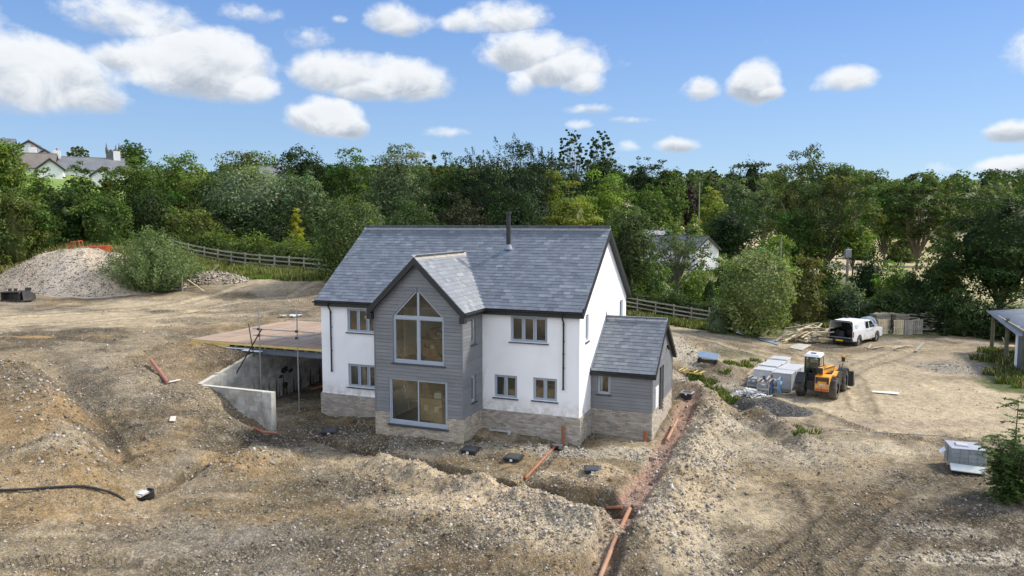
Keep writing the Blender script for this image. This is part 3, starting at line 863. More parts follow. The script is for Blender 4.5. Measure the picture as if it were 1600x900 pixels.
def scatter_stones():
    n = 620000
    # more where the ground is near, so that they fill the picture evenly
    r = 15.5*np.exp(RNG.uniform(0, 1, n)*math.log(62/15.5)); a = RNG.uniform(-.68, .68, n)
    x, y = r*np.sin(a), r*np.cos(a)
    rg = roughness(x, y); cl = fbm(x, y, .8, 3, .6, 71)
    keep = RNG.uniform(0, 1, n) < (.02+.66*rg**1.6)*np.clip(.7+1.5*cl, .05, 1.6)*.62
    lu = (x-HX)*UD[0]+(y-HY)*UD[1]; lv = (x-HX)*VD[0]+(y-HY)*VD[1]
    keep &= ~((lu > -12.7) & (lu < .1) & (lv > -.1) & (lv < 9)) & ~((lu > -8.5) & (lu < -4.2) & (lv > -2.1) & (lv < 1)) & ~((lu > -.1) & (lu < 2.8) & (lv > 1.7) & (lv < 7)) & ~((lu > -16.8) & (lu < -16.4) & (lv > -3.6)) & ~((lu < -12.5) & (lu > -16.8) & (abs(lv+3.5) < .15))
    keep &= (r < 60)
    x, y = x[keep], y[keep]; rg = rg[keep]; m = len(x)
    sz = .022+.12*RNG.uniform(0, 1, m)**5*(.4+rg)+.0008*np.hypot(x, y)
    z = H(x, y)+sz*.12
    loc_c = ground_colour(x, y, z)
    c = stone_colour(m, .06, .62); mixk = RNG.uniform(.2, .95, (m, 1)); c = c*mixk+loc_c*1.1*(1-mixk)
    tag(stones('loose_stones', np.stack([x, y, z], -1), sz, c, M_STONE), 'loose pale and grey stones strewn over the bare building site ground', 'stones', kind='stuff')
    # clods and bigger rocks on the spoil banks
    P = []
    for (pts, w, a_) in RIDGES[:11]:
        for (ax, ay), (bx, by) in zip(pts[:-1], pts[1:]):
            k = int(95*math.hypot(bx-ax, by-ay)*w)
            t = RNG.uniform(0, 1, k); P.append(np.stack([ax+(bx-ax)*t+RNG.normal(0, w*.7, k), ay+(by-ay)*t+RNG.normal(0, w*.7, k)], -1))
    P = np.concatenate(P); lu = (P[:, 0]-HX)*UD[0]+(P[:, 1]-HY)*UD[1]; lv = (P[:, 0]-HX)*VD[0]+(P[:, 1]-HY)*VD[1]
    P = P[~((lu > -12.8) & (lu < 2.9) & (lv > -2.2) & (lv < 8))]
    k = len(P); sz = .05+.15*RNG.uniform(0, 1, k)**4
    z = H(P[:, 0], P[:, 1])+sz*.1; c = stone_colour(k, .12, .52)
    q = RNG.uniform(0, 1, (k, 1)) < .4; c = np.where(q, ground_colour(P[:, 0], P[:, 1], z)*.95, c)
    tag(stones('rubble', np.column_stack([P, z]), sz, c, M_STONE, .8), 'larger stones and clods lying on the spoil banks beside the trenches', 'rubble', kind='stuff')


scatter_stones()

# ================================================================== THE HOUSE
L, D = 12.54, 8.42
ZW = .98                        # top of the brick plinth
ZE, OV = 5.36, .2               # eaves: height of the roof surface there, overhang
ZR = 8.66
SM = (ZR-ZE)/(D/2+OV)           # slope of the main roof
BU0, BU1, BV = -8.39, -4.32, -1.98
BM = (BU0+BU1)/2
BZR, BOV = 7.53, .2
BZE = 5.36
SB = (BZR-BZE)/((BU1-BU0)/2+BOV)
AL, AV0, AV1 = 2.64, 1.82, 6.82
AZE, AZR = 2.66, 4.62
SA = (AZR-AZE)/((AV1-AV0)/2+.2)

house = thing('detached_house', 'newly built two storey house with white render, grey clad gable and slate roof', 'house', (HX, HY, 0), -HYAW)


def frame(ou, ov, ad, od):
    return lambda a, o, z: (ou+ad[0]*a+od[0]*o, ov+ad[1]*a+od[1]*o, z)


F_FRONT = frame(0, 0, (1, 0), (0, -1)); F_BACK = frame(0, D, (1, 0), (0, 1))
F_RIGHT = frame(0, 0, (0, 1), (1, 0)); F_LEFT = frame(-L, 0, (0, 1), (-1, 0))
F_BAY = frame(0, BV, (1, 0), (0, -1)); F_BAYR = frame(BU1, 0, (0, 1), (1, 0)); F_BAYL = frame(BU0, 0, (0, 1), (-1, 0))
F_ANF = frame(0, AV0, (1, 0), (0, -1)); F_ANG = frame(AL, 0, (0, 1), (1, 0)); F_ANB = frame(0, AV1, (1, 0), (0, 1))


def rect(a0, a1, z0, z1): return [(a0, z0), (a1, z0), (a1, z1), (a0, z1)]


W_FRONT = [(-11.1, -9.47, 3.94, 5.03, 3), (-11.1, -9.47, 1.38, 2.46, 3), (-3.01, -1.38, 3.98, 5.06, 3), (-3.76, -2.72, 1.54, 2.51, 2), (-2.0, -.95, 1.56, 2.52, 2)]
W_BAYR = [(-1.13, -.68, 3.92, 5.05, 1), (-1.13, -.68, 1.47, 2.58, 1)]
W_RIGHT = [(.88, 1.36, 4.0, 5.12, 1), (7.0, 7.72, 4.05, 5.12, 1)]
W_BACK = [(-11.8, -8.6, 3.15, 5.15, 3), (-7.4, -5.4, 3.9, 5.05, 2), (-3.2, -1.6, 3.9, 5.05, 2), (-7.9, -4.8, .7, 2.5, 3)]  # unseen rear windows, enlarged and one added downstairs to light the rooms
W_LEFT = [(3.2, 4.4, 3.9, 5.0, 2)]
W_ANF = [(.28, .86, 1.62, 2.49, 1)]
PATIO = [(-7.74, .5), (-5.0, .5), (-5.0, 2.49), (-7.74, 2.49)]
UP_A = [(-7.5, 3.12), (-5.14, 3.12), (-5.14, 5.1), (-6.34, 6.26), (-7.5, 5.1)]
DOOR = (3.42, 4.5, .52, 2.65)


def rects(ws): return [rect(*w[:4]) for w in ws]


ROOF_Z = lambda v: ZE+(v+OV)*SM if v < D/2 else ZE+(D-v+OV)*SM


def walls():
    t = .3
    m = MB(); zt = ROOF_Z(0)-.12
    m.holed([(-L, ZW), (0, ZW), (0, zt), (BU1-.02, zt), (BU1-.02, ZW+.001), (BU1-.02, ZW+.001)][:3]+[(0, zt)][:0]+[(BU1, zt), (BU1, ZW+2e-3)][:1]+[(-L, zt)], rects(W_FRONT)+[rect(BU0+.3, BU1-.3, ZW+.05, 5.2)], F_FRONT, t)
    m.build('front_wall', M_RENDER, house)
    gab = [(.004, ZW), (D-.004, ZW), (D-.004, zt), (D/2, ROOF_Z(D/2)-.12), (.004, zt)]
    m = MB(); m.holed([(t, ZW), (D-t, ZW), (D-t, ROOF_Z(t)-.12), (D/2, ROOF_Z(D/2)-.12), (t, ROOF_Z(t)-.12)], [], F_RIGHT, .01)
    m = MB()
    m.holed(gab, rects(W_RIGHT), lambda a, o, z: F_RIGHT(a, o+.004, z), t); m.build('gable_wall', M_RENDER, house)
    m = MB(); m.holed(gab, rects(W_LEFT), lambda a, o, z: F_LEFT(a, o+.004, z), t); m.build('gable_wall', M_RENDER, house)
    m = MB(); m.holed([(-L, ZW), (0, ZW), (0, zt), (-L, zt)], rects(W_BACK), F_BACK, t); m.build('rear_wall', M_RENDER, house)
    # clad wing walls
    m = MB(); bz = BZE+BOV*SB-.1
    m.holed([(BU0, ZW), (BU0, -.7), (BU1, -.7), (BU1, ZW), (BU1, bz), (BM, BZR-.1), (BU0, bz)], [PATIO, UP_A], lambda a, o, z: F_BAY(a, o-.03, z), .22)
    m.build('wing_wall', M_MORTAR, house)
    m = MB(); m.holed([(BV+.25, -.7), (-.002, -.7), (-.002, 5.25), (BV+.25, 5.25)], rects(W_BAYR), lambda a, o, z: F_BAYR(a, o-.03, z), .22); m.build('wing_wall', M_MORTAR, house)
    m = MB(); m.holed([(BV+.25, -.7), (-.002, -.7), (-.002, 5.25), (BV+.25, 5.25)], [], lambda a, o, z: F_BAYL(a, o-.03, z), .22); m.build('wing_wall', M_MORTAR, house)
    # annex
    az = AZE+.2*SA-.1
    m = MB(); m.holed(rect(.005, AL-.25, -.7, az), rects(W_ANF), lambda a, o, z: F_ANF(a, o-.03, z), .22); m.build('annex_wall', M_MORTAR, house)
    m = MB(); m.holed([(AV0+.03, -.7), (AV1-.03, -.7), (AV1-.03, az), ((AV0+AV1)/2, AZR-.1), (AV0+.03, az)], [rect(*DOOR)], lambda a, o, z: F_ANG(a, o-.03, z), .22); m.build('annex_wall', M_MORTAR, house)
    m = MB(); m.holed(rect(.005, AL-.25, -.7, az), [], lambda a, o, z: F_ANB(a, o-.03, z), .22); m.build('annex_wall', M_MORTAR, house)
    # plinth backing
    m = MB()
    m.box(-L-.06, BU0+.02, -.06, .3, -.7, ZW-.002); m.box(BU1-.02, .06, -.06, .3, -.7, ZW-.002)
    m.box(-L-.06, -L+.2, .3, D, -.7, ZW-.002); m.box(-.2, .06, .3, D, -.7, ZW-.002); m.box(-L+.2, -.2, D-.2, D+.05, -.7, ZW-.002)
    m.build('plinth', M_MORTAR, house)


walls()


def bricks(m, fr, a0, a1, z0, z1, holes=(), o=0., tone=(1, 1, 1), h2=False):
    """running-bond bricks standing proud of the mortar"""
    row = 0; z = z1-.075
    while z > z0-.05:
        x = a0-(.1125 if row % 2 else 0)
        while x < a1:
            b0, b1 = max(x+.004, a0), min(x+.219, a1)
            if b1-b0 > .04 and not any(h[0] < (b0+b1)/2 < h[1] and h[2] < z+.03 < h[3] for h in holes):
                g = random.uniform(.72, 1.14); k = random.random()
                c = (.42, .378, .315) if k < .6 else ((.35, .295, .24) if k < .8 else (.38, .36, .33))
                m.cc = tuple(q*g*w for q, w in zip(c, tone)); pr = o+.012+random.uniform(-.003, .004)
                p = [fr(b0, o-.02, z), fr(b1, o-.02, z), fr(b1, pr, z), fr(b0, pr, z), fr(b0, o-.02, z+.064), fr(b1, o-.02, z+.064), fr(b1, pr, z+.064), fr(b0, pr, z+.064)]
                m.add(p, [(3, 2, 1, 0), (4, 5, 6, 7), (1, 2, 6, 5), (2, 3, 7, 6), (3, 0, 4, 7)])
            x += .225
        z -= .075; row += 1


def all_bricks():
    m = MB()
    bricks(m, F_FRONT, -L-.07, BU0, -.45, ZW, o=.06); bricks(m, F_FRONT, BU1, .07, -.55, ZW, o=.06)
    bricks(m, F_RIGHT, -.06, AV0, -.55, ZW, o=.06)
    pt = [(-7.76, -4.98, .42, 3)]
    bricks(m, F_BAY, BU0-.04, BU1+.04, -.55, ZW, pt, o=.0, tone=(1.15, 1.1, 1.03)); bricks(m, F_BAYR, BV, 0, -.55, ZW, o=.0, tone=(1.15, 1.1, 1.03)); bricks(m, F_BAYL, BV, 0, -.55, ZW, o=.0)
    bricks(m, F_ANF, .06, AL+.02, -.65, ZW, o=.0); bricks(m, F_ANG, AV0, AV1, -.65, ZW, [(DOOR[0]-.02, DOOR[1]+.02, .45, 3)], o=.0, tone=(1.1, 1.08, 1.03))
    o = m.build('brickwork', M_BRICK, house, col=True); o['kind'] = 'stuff'


all_bricks()


def inter(poly, z):
    """intervals of a closed outline at height z"""
    xs = []
    for i in range(len(poly)):
        (a0, z0), (a1, z1) = poly[i], poly[(i+1) % len(poly)]
        if (z0 <= z < z1) or (z1 <= z < z0): xs.append(a0+(a1-a0)*(z-z0)/(z1-z0))
    xs.sort(); return [(xs[i], xs[i+1]) for i in range(0, len(xs)-1, 2)]


def spans(outer, holes, z):
    out = inter(outer, z)
    for h in holes:
        for (c, d) in inter(h, z):
            nx = []
            for (a, b) in out:
                if d <= a or c >= b: nx.append((a, b)); continue
                if c > a: nx.append((a, c))
                if d < b: nx.append((d, b))
            out = nx
    return [s for s in out if s[1]-s[0] > .02]


def clad(outer, holes, fr, z0, z1, step=.148, name='cladding_board', joints=3.6):
    z = z0; k = 0
    while z < z1-.01:
        zt = min(z+step-.009, z1)
        zm = (z+zt)/2
        sm = spans(outer, holes, zm); s0 = spans(outer, holes, z+.001); s1 = spans(outer, holes, zt-.001)
        if not (len(s0) == len(s1) == len(sm)): s0 = s1 = sm
        for (a0, a1), (b0, b1) in zip(s0, s1):
            cuts = [0, 1]
            if a1-a0 > joints: cuts = [0, random.choice((.35, .5, .65)), 1]
            for c0, c1 in zip(cuts[:-1], cuts[1:]):
                e = .002
                A0 = a0+(a1-a0)*c0+e; A1 = a0+(a1-a0)*c1-e; B0 = b0+(b1-b0)*c0+e; B1 = b0+(b1-b0)*c1-e
                if max(A1-A0, B1-B0) < .02: continue
                m = MB(); w = random.uniform(-.0015, .0015)
                m.hexa([fr(A0, .026+w, z), fr(A1, .026+w, z), fr(A1, -.025, z), fr(A0, -.025, z), fr(B0, .012+w, zt), fr(B1, .012+w, zt), fr(B1, -.025, zt), fr(B0, -.025, zt)])
                m.build(name, M_CLAD, house)
        z += step; k += 1


bz = BZE+BOV*SB-.06
clad([(BU0, 0), (BU1, 0), (BU1, bz), (BM, BZR-.06), (BU0, bz)], [PATIO, UP_A], F_BAY, ZW+.01, BZR-.12)
clad(rect(BV+.03, -.01, 0, 5.4), rects(W_BAYR), F_BAYR, ZW+.01, 5.32)
clad(rect(.02, AL-.01, 0, 5), rects(W_ANF), F_ANF, ZW+.01, AZE+.06)
clad([(AV0+.03, 0), (AV1-.03, 0), (AV1-.03, AZE+.2*SA-.06), ((AV0+AV1)/2, AZR-.06), (AV0+.03, AZE+.2*SA-.06)], [rect(*DOOR)], F_ANG, ZW+.01, AZR-.12)
# corner trims
def solo(name, mt, *bx):
    for b_ in bx: m_ = MB(); m_.box(*b_); m_.build(name, mt, house)


solo('corner_trim', M_CLAD, (BU1-.02, BU1+.035, BV-.035, BV+.03, ZW+.005, 5.38), (BU0-.035, BU0+.02, BV-.035, BV+.03, ZW+.005, 5.38), (AL-.02, AL+.035, AV0-.035, AV0+.03, ZW+.005, AZE+.05), (AL-.02, AL+.035, AV1-.03, AV1+.035, ZW+.005, AZE+.05))
solo('render_bead', M_RENDER, (-L-.02, BU0-.04, -.03, 0, ZW-.001, ZW+.035), (BU1+.04, .02, -.03, 0, ZW-.001, ZW+.035), (0.004, .03, 0, AV0-.03, ZW-.001, ZW+.035))


def fpoly(m, fr, outer, inner, o0, o1):
    """frame between two outlines with the same number of corners"""
    n = len(outer)
    for i in range(n):
        j = (i+1) % n
        a, b, c, d = outer[i], outer[j], inner[j], inner[i]
        m.hexa([fr(a[0], o0, a[1]), fr(b[0], o0, b[1]), fr(c[0], o0, c[1]), fr(d[0], o0, d[1]), fr(a[0], o1, a[1]), fr(b[0], o1, b[1]), fr(c[0], o1, c[1]), fr(d[0], o1, d[1])])


def shrink(r, d): return rect(r[0]+d, r[1]-d, r[2]+d, r[3]-d)


def window(fr, a0, a1, z0, z1, n, depth=-.07, name='window'):
    m = MB(); R0 = (a0, a1, z0, z1); fw = .055
    fpoly(m, fr, rect(*R0), shrink(R0, fw), depth-.07, depth)
    w = (a1-a0-2*fw)/n; panes = []
    for i in range(1, n):
        x = a0+fw+w*i; p = [(x-.028, z0+fw), (x+.028, z0+fw), (x+.028, z1-fw), (x-.028, z1-fw)]
        m.prism([fr(q[0], depth-.065, q[1]) for q in p], Vector(fr(0, .06, 0))-Vector(fr(0, 0, 0)))
    for i in range(n):
        x0 = a0+fw+w*i+(.03 if i else 0); x1 = a0+fw+w*(i+1)-(.03 if i < n-1 else 0)
        s = (x0+.003, x1-.003, z0+fw+.003, z1-fw-.003)
        fpoly(m, fr, rect(*s), shrink(s, .045), depth-.05, depth+.012); panes.append((s[0]+.04, s[1]-.04, s[2]+.04, s[3]-.04))
    o = m.build(name, M_FRAME, house)
    for p in panes:
        g = MB(); e = Vector(fr(0, -.012, 0))-Vector(fr(0, 0, 0)); g.prism([fr(a, depth-.02, z) for a, z in rect(*p)], e); g.build('pane', M_GLASS, o)
    s = MB(); s.hexa([fr(a0-.07, depth-.05, z0-.045), fr(a1+.07, depth-.05, z0-.045), fr(a1+.07, .075, z0-.055), fr(a0-.07, .075, z0-.055), fr(a0-.07, depth-.05, z0-.004), fr(a1+.07, depth-.05, z0-.004), fr(a1+.07, .075, z0-.022), fr(a0-.07, .075, z0-.022)])
    s.build('sill', M_SILL, o); return o


for w in W_FRONT: window(F_FRONT, *w)
for w in W_BAYR: window(F_BAYR, *w)
for w in W_RIGHT: window(F_RIGHT, *w)
for w in W_BACK: window(F_BACK, *w)
for w in W_LEFT: window(F_LEFT, *w)
for w in W_ANF: window(F_ANF, *w)


def big_glazing():
    fr = F_BAY
    # sliding door
    m = MB(); R0 = (-7.74, -5.0, .5, 2.49); fpoly(m, fr, rect(*R0), [(R0[0]+.06, R0[2]+.13), (R0[1]-.06, R0[2]+.13), (R0[1]-.06, R0[3]-.06), (R0[0]+.06, R0[3]-.06)], -.12, -.03)
    xm = -6.36; pn = [(-7.68, xm+.03, .63, 2.43), (xm-.03, -5.06, .63, 2.43)]
    for i, p in enumerate(pn): fpoly(m, fr, rect(*p), shrink(p, .05), -.10+.03*i, -.07+.03*i)
    o = m.build('patio_door', M_FRAME, house)
    for i, p in enumerate(pn):
        g = MB(); q = (p[0]+.045, p[1]-.045, p[2]+.045, p[3]-.045); g.prism([fr(a, -.09+.03*i, z) for a, z in rect(*q)], Vector((0, .012, 0))); g.build('pane', M_GLASS, o)
    s = MB(); s.box(-7.8, -4.94, BV-.09, BV+.05, .43, .495); s.build('sill', M_SILL, o)
    # gable window
    m = MB(); zs, zt0, zt1 = 3.12, 5.0, 5.12
    inn = [(-7.44, 3.24), (-5.2, 3.24), (-5.2, 5.07), (-6.34, 6.17), (-7.44, 5.07)]
    fpoly(m, fr, UP_A, inn, -.12, -.03)
    m.box(-7.44, -5.2, BV+.035, BV+.115, zt0-.02, zt1)
    m.box(-6.375, -6.285, BV+.036, BV+.112, zt1, 6.12); m.box(-6.375, -6.285, BV+.03, BV+.112, 3.24, zt0-.02)
    pn = [(-7.44, -6.375, 3.24, 4.98), (-6.285, -5.2, 3.24, 4.98)]
    for p in pn: fpoly(m, fr, rect(*p), shrink(p, .035), -.11, -.05)
    o = m.build('gable_window', M_FRAME, house)
    for p in pn:
        g = MB(); g.prism([fr(a, -.08, z) for a, z in rect(*p)], Vector((0, .012, 0))); g.build('pane', M_GLASS, o)
    for tri in ([(-7.38, 5.12), (-6.375, 5.12), (-6.375, 6.1)], [(-6.285, 5.12), (-5.26, 5.12), (-6.285, 6.1)]):
        g = MB(); g.prism([fr(a, -.08, z) for a, z in tri], Vector((0, .012, 0))); g.build('pane', M_GLASS, o)
    s = MB(); s.box(-7.58, -5.06, BV-.08, BV+.05, 3.06, 3.115); s.build('sill', M_SILL, o)
    # annex door in its deep dark reveal
    m = MB(); a0, a1, z0, z1 = DOOR
    fpoly(m, F_ANG, rect(*DOOR), shrink(DOOR, .06), -.2, -.12); m.prism([F_ANG(a, -.18, z) for a, z in shrink(DOOR, .06)], (.04, 0, 0))
    o = m.build('door', M_DARKM, house)
    m = MB(); m.cyl(F_ANG(a0+.16, -.1, 1.5), (0, 1, 0), .015, .14, 8); m.build('handle', M_GALV, o)
    m = MB(); m.box(AL-.02, AL+.05, 2.45, 3.1, 1.0, 1.92); o = m.build('meter_box', M_WHITEP, house, bevel=.01)
    m = MB(); m.box(AL+.03, AL+.12, 5.15, 5.28, 3.2, 3.36); m.cyl((AL+.13, 5.21, 3.2), (0, 0, 1), .06, .12, 12); m.build('wall_lamp', M_DARKM, house)
    m = MB(); m.tube([(-4.0, -.03, 2.98), (-4.06, -.035, 2.95), (-4.13, -.04, 2.75), (-4.2, -.04, 2.4), (-4.22, -.04, 1.85)], .014, 6); m.build('hanging_cable', M_WHITEP, house)


big_glazing()


# ------------------------------------------------------------------ roof
def roof_slab():
    m = MB(); t = .11

    def slab(p, n):      # p: upper surface polygon
        n = Vector(n).normalized()*-t; m.prism(p, n)
    nf = (0, -SM, 1); nb = (0, SM, 1); g = .2
    zt = lambda v: ROOF_Z(v)-.03
    # front plane, cut where the wing roof meets it
    vr = (BZR-ZE)/SM-OV
    slab([(-L-g, -OV, zt(-OV)), (g, -OV, zt(-OV)), (g, D/2, zt(D/2)), (-L-g, D/2, zt(D/2))], nf)
    slab([(g, D/2, zt(D/2)-.002), (g, D+OV, zt(-OV)), (-L-g, D+OV, zt(-OV)), (-L-g, D/2, zt(D/2)-.002)][::-1], nb)
    # wing
    f = BV-.22; e = (BU1-BU0)/2+BOV
    for s in (-1, 1):
        slab([(BM+s*e, f, BZE-.03), (BM, f, BZR-.03), (BM, vr, BZR-.03), (BM+s*e, -OV, BZE-.03)][::s], (s*SB, 0, 1))
    # annex
    c = (AV0+AV1)/2
    slab([(.012, AV0-.2, AZE-.03), (AL+.17, AV0-.2, AZE-.03), (AL+.17, c, AZR-.03), (.012, c, AZR-.03)], (0, -SA, 1))
    slab([(.012, c, AZR-.032), (AL+.17, c, AZR-.032), (AL+.17, AV1+.2, AZE-.03), (.012, AV1+.2, AZE-.03)], (0, SA, 1))
    return m.build('roof', M_DARKM, house)


roof = roof_slab()
SW, SG, SLn, STh = .30, .205, .44, .009
PAL = [(.20, .225, .26), (.17, .195, .23), (.225, .25, .28), (.145, .17, .20), (.28, .30, .325), (.19, .21, .235)]
PW = [5, 6, 4, 4, 1.1, 5]


def slate_geo(m, O, A, S, N, a, s, w, col, lift):
    O = Vector(O)
    b0, b1 = a+.003, a+w-.003
    L0, L1 = s, s+SLn
    h0, h1 = .027+lift, .004+lift*.3
    P = lambda x, y, z: O+A*x+S*y+N*z
    m.cc = col
    m.hexa([P(b0, L0, h0-STh), P(b1, L0, h0-STh), P(b1, L1, h1-STh), P(b0, L1, h1-STh), P(b0, L0, h0), P(b1, L0, h0), P(b1, L1, h1), P(b0, L1, h1)])


slate_list = []


def lay(O, A, S, N, width, length, clip, jit, tone=1.):
    """collect slates: plane origin at the eave, A along, S up the slope"""
    A, S, N = (Vector(q).normalized() for q in (A, S, N))
    k = 0; s = -.02
    while s < length-.08:
        x = -(SW/2 if k % 2 else 0.)
        while x < width-.02:
            a0, a1 = max(x, 0), min(x+SW, width)
            r = clip(a0, a1, s+.1)
            if r and r[1]-r[0] > .05:
                c = random.choices(PAL, PW)[0]; g = random.uniform(.9, 1.1)*tone*.74
                slate_list.append((Vector(O), A, S, N, r[0], s, r[1]-r[0], tuple(q*g for q in c), random.uniform(0, .006), random.random(), jit))
            x += SW
        s += SG; k += 1


def full(a0, a1, s): return (a0, a1)


cf = math.cos(math.atan(SM)); sf = math.sin(math.atan(SM))
LM = (D/2+OV)/cf
WM = L+.4


def clip_main(a0, a1, s):
    v = -OV+s*cf; u0, u1 = -L-.2+a0, -L-.2+a1
    z = ZE+(v+OV)*SM; half = (BZR-z)/SB+.05
    if half <= 0: return (a0, a1)
    l, r = BM-half, BM+half
    if u1 <= l or u0 >= r: return (a0, a1)
    if u0 < l: return (a0, l+L+.2)
    if u1 > r: return (r+L+.2, a1)
    return None


lay((-L-.2, -OV, ZE), (1, 0, 0), (0, cf, sf), (0, -sf, cf), WM, LM, clip_main, 'main')
lay((.2, D+OV, ZE), (-1, 0, 0), (0, -cf, sf), (0, sf, cf), WM, LM, full, 'back')
cb = math.cos(math.atan(SB)); sb = math.sin(math.atan(SB)); EB = (BU1-BU0)/2+BOV; LB = EB/cb; WB = ((BZR-ZE)/SM-OV)-(BV-.22)


def clip_bay(a0, a1, s):
    z = BZE+s*sb; vmax = (z-ZE)/SM-OV-(BV-.22)-.04
    return (a0, min(a1, vmax)) if a0 < vmax else None


lay((BM+EB, BV-.22, BZE), (0, 1, 0), (-cb, 0, sb), (sb, 0, cb), WB, LB, clip_bay, 'bay')
lay((BM-EB, BV-.22, BZE), (0, 1, 0), (cb, 0, sb), (-sb, 0, cb), WB, LB, clip_bay, 'bayl')
ca = math.cos(math.atan(SA)); sa = math.sin(math.atan(SA)); LA = ((AV1-AV0)/2+.2)/ca
lay((.03, AV0-.2, AZE), (1, 0, 0), (0, ca, sa), (0, -sa, ca), AL+.14, LA, full, 'annex', .9)
lay((.03, AV1+.2, AZE), (1, 0, 0), (0, -ca, sa), (0, sa, ca), AL+.14, LA, full, 'annexb')


def place_slates():
    def dist(q):
        O, A, S, N, a, s, w = q[:7]; p = O+A*(a+w/2)+S*s
        W = loc2w(p.x, p.y); c = Vector((W[0], W[1], p.z-CAMZ)); return c.length
    vis = [q for q in slate_list if q[10] in ('main', 'bay', 'annex') and q[6] > .26]
    fore = sorted(vis, key=lambda q: dist(q)-(2.5 if q[10] == 'bay' else 0))[:296]
    ids = set(map(id, fore)); rest = MB()
    for q in slate_list:
        if id(q) not in ids: slate_geo(rest, *q[:4], q[4], q[5], q[6], q[7], q[8])
    o = rest.build('slates', M_SLATE, roof, col=True); o['kind'] = 'stuff'
    protos = {}
    for q in fore:
        O, A, S, N, a, s, w, c, lift, rnd, j = q
        key = (int(rnd*12),)
        if key not in protos:
            m = MB(); slate_geo(m, (0, 0, 0), Vector((1, 0, 0)), Vector((0, 1, 0)), Vector((0, 0, 1)), 0, 0, SW, c, 0); protos[key] = m.mesh('slate', M_SLATE, col=True)
        ob = bpy.data.objects.new('slate', protos[key]); COL.objects.link(ob); ob.parent = roof
        M = Matrix((A, S, N)).transposed().to_4x4(); M.translation = O+A*a+S*s+N*lift*.6
        ob.matrix_local = M @ Matrix.Diagonal((w/SW, 1, 1, 1))


place_slates()


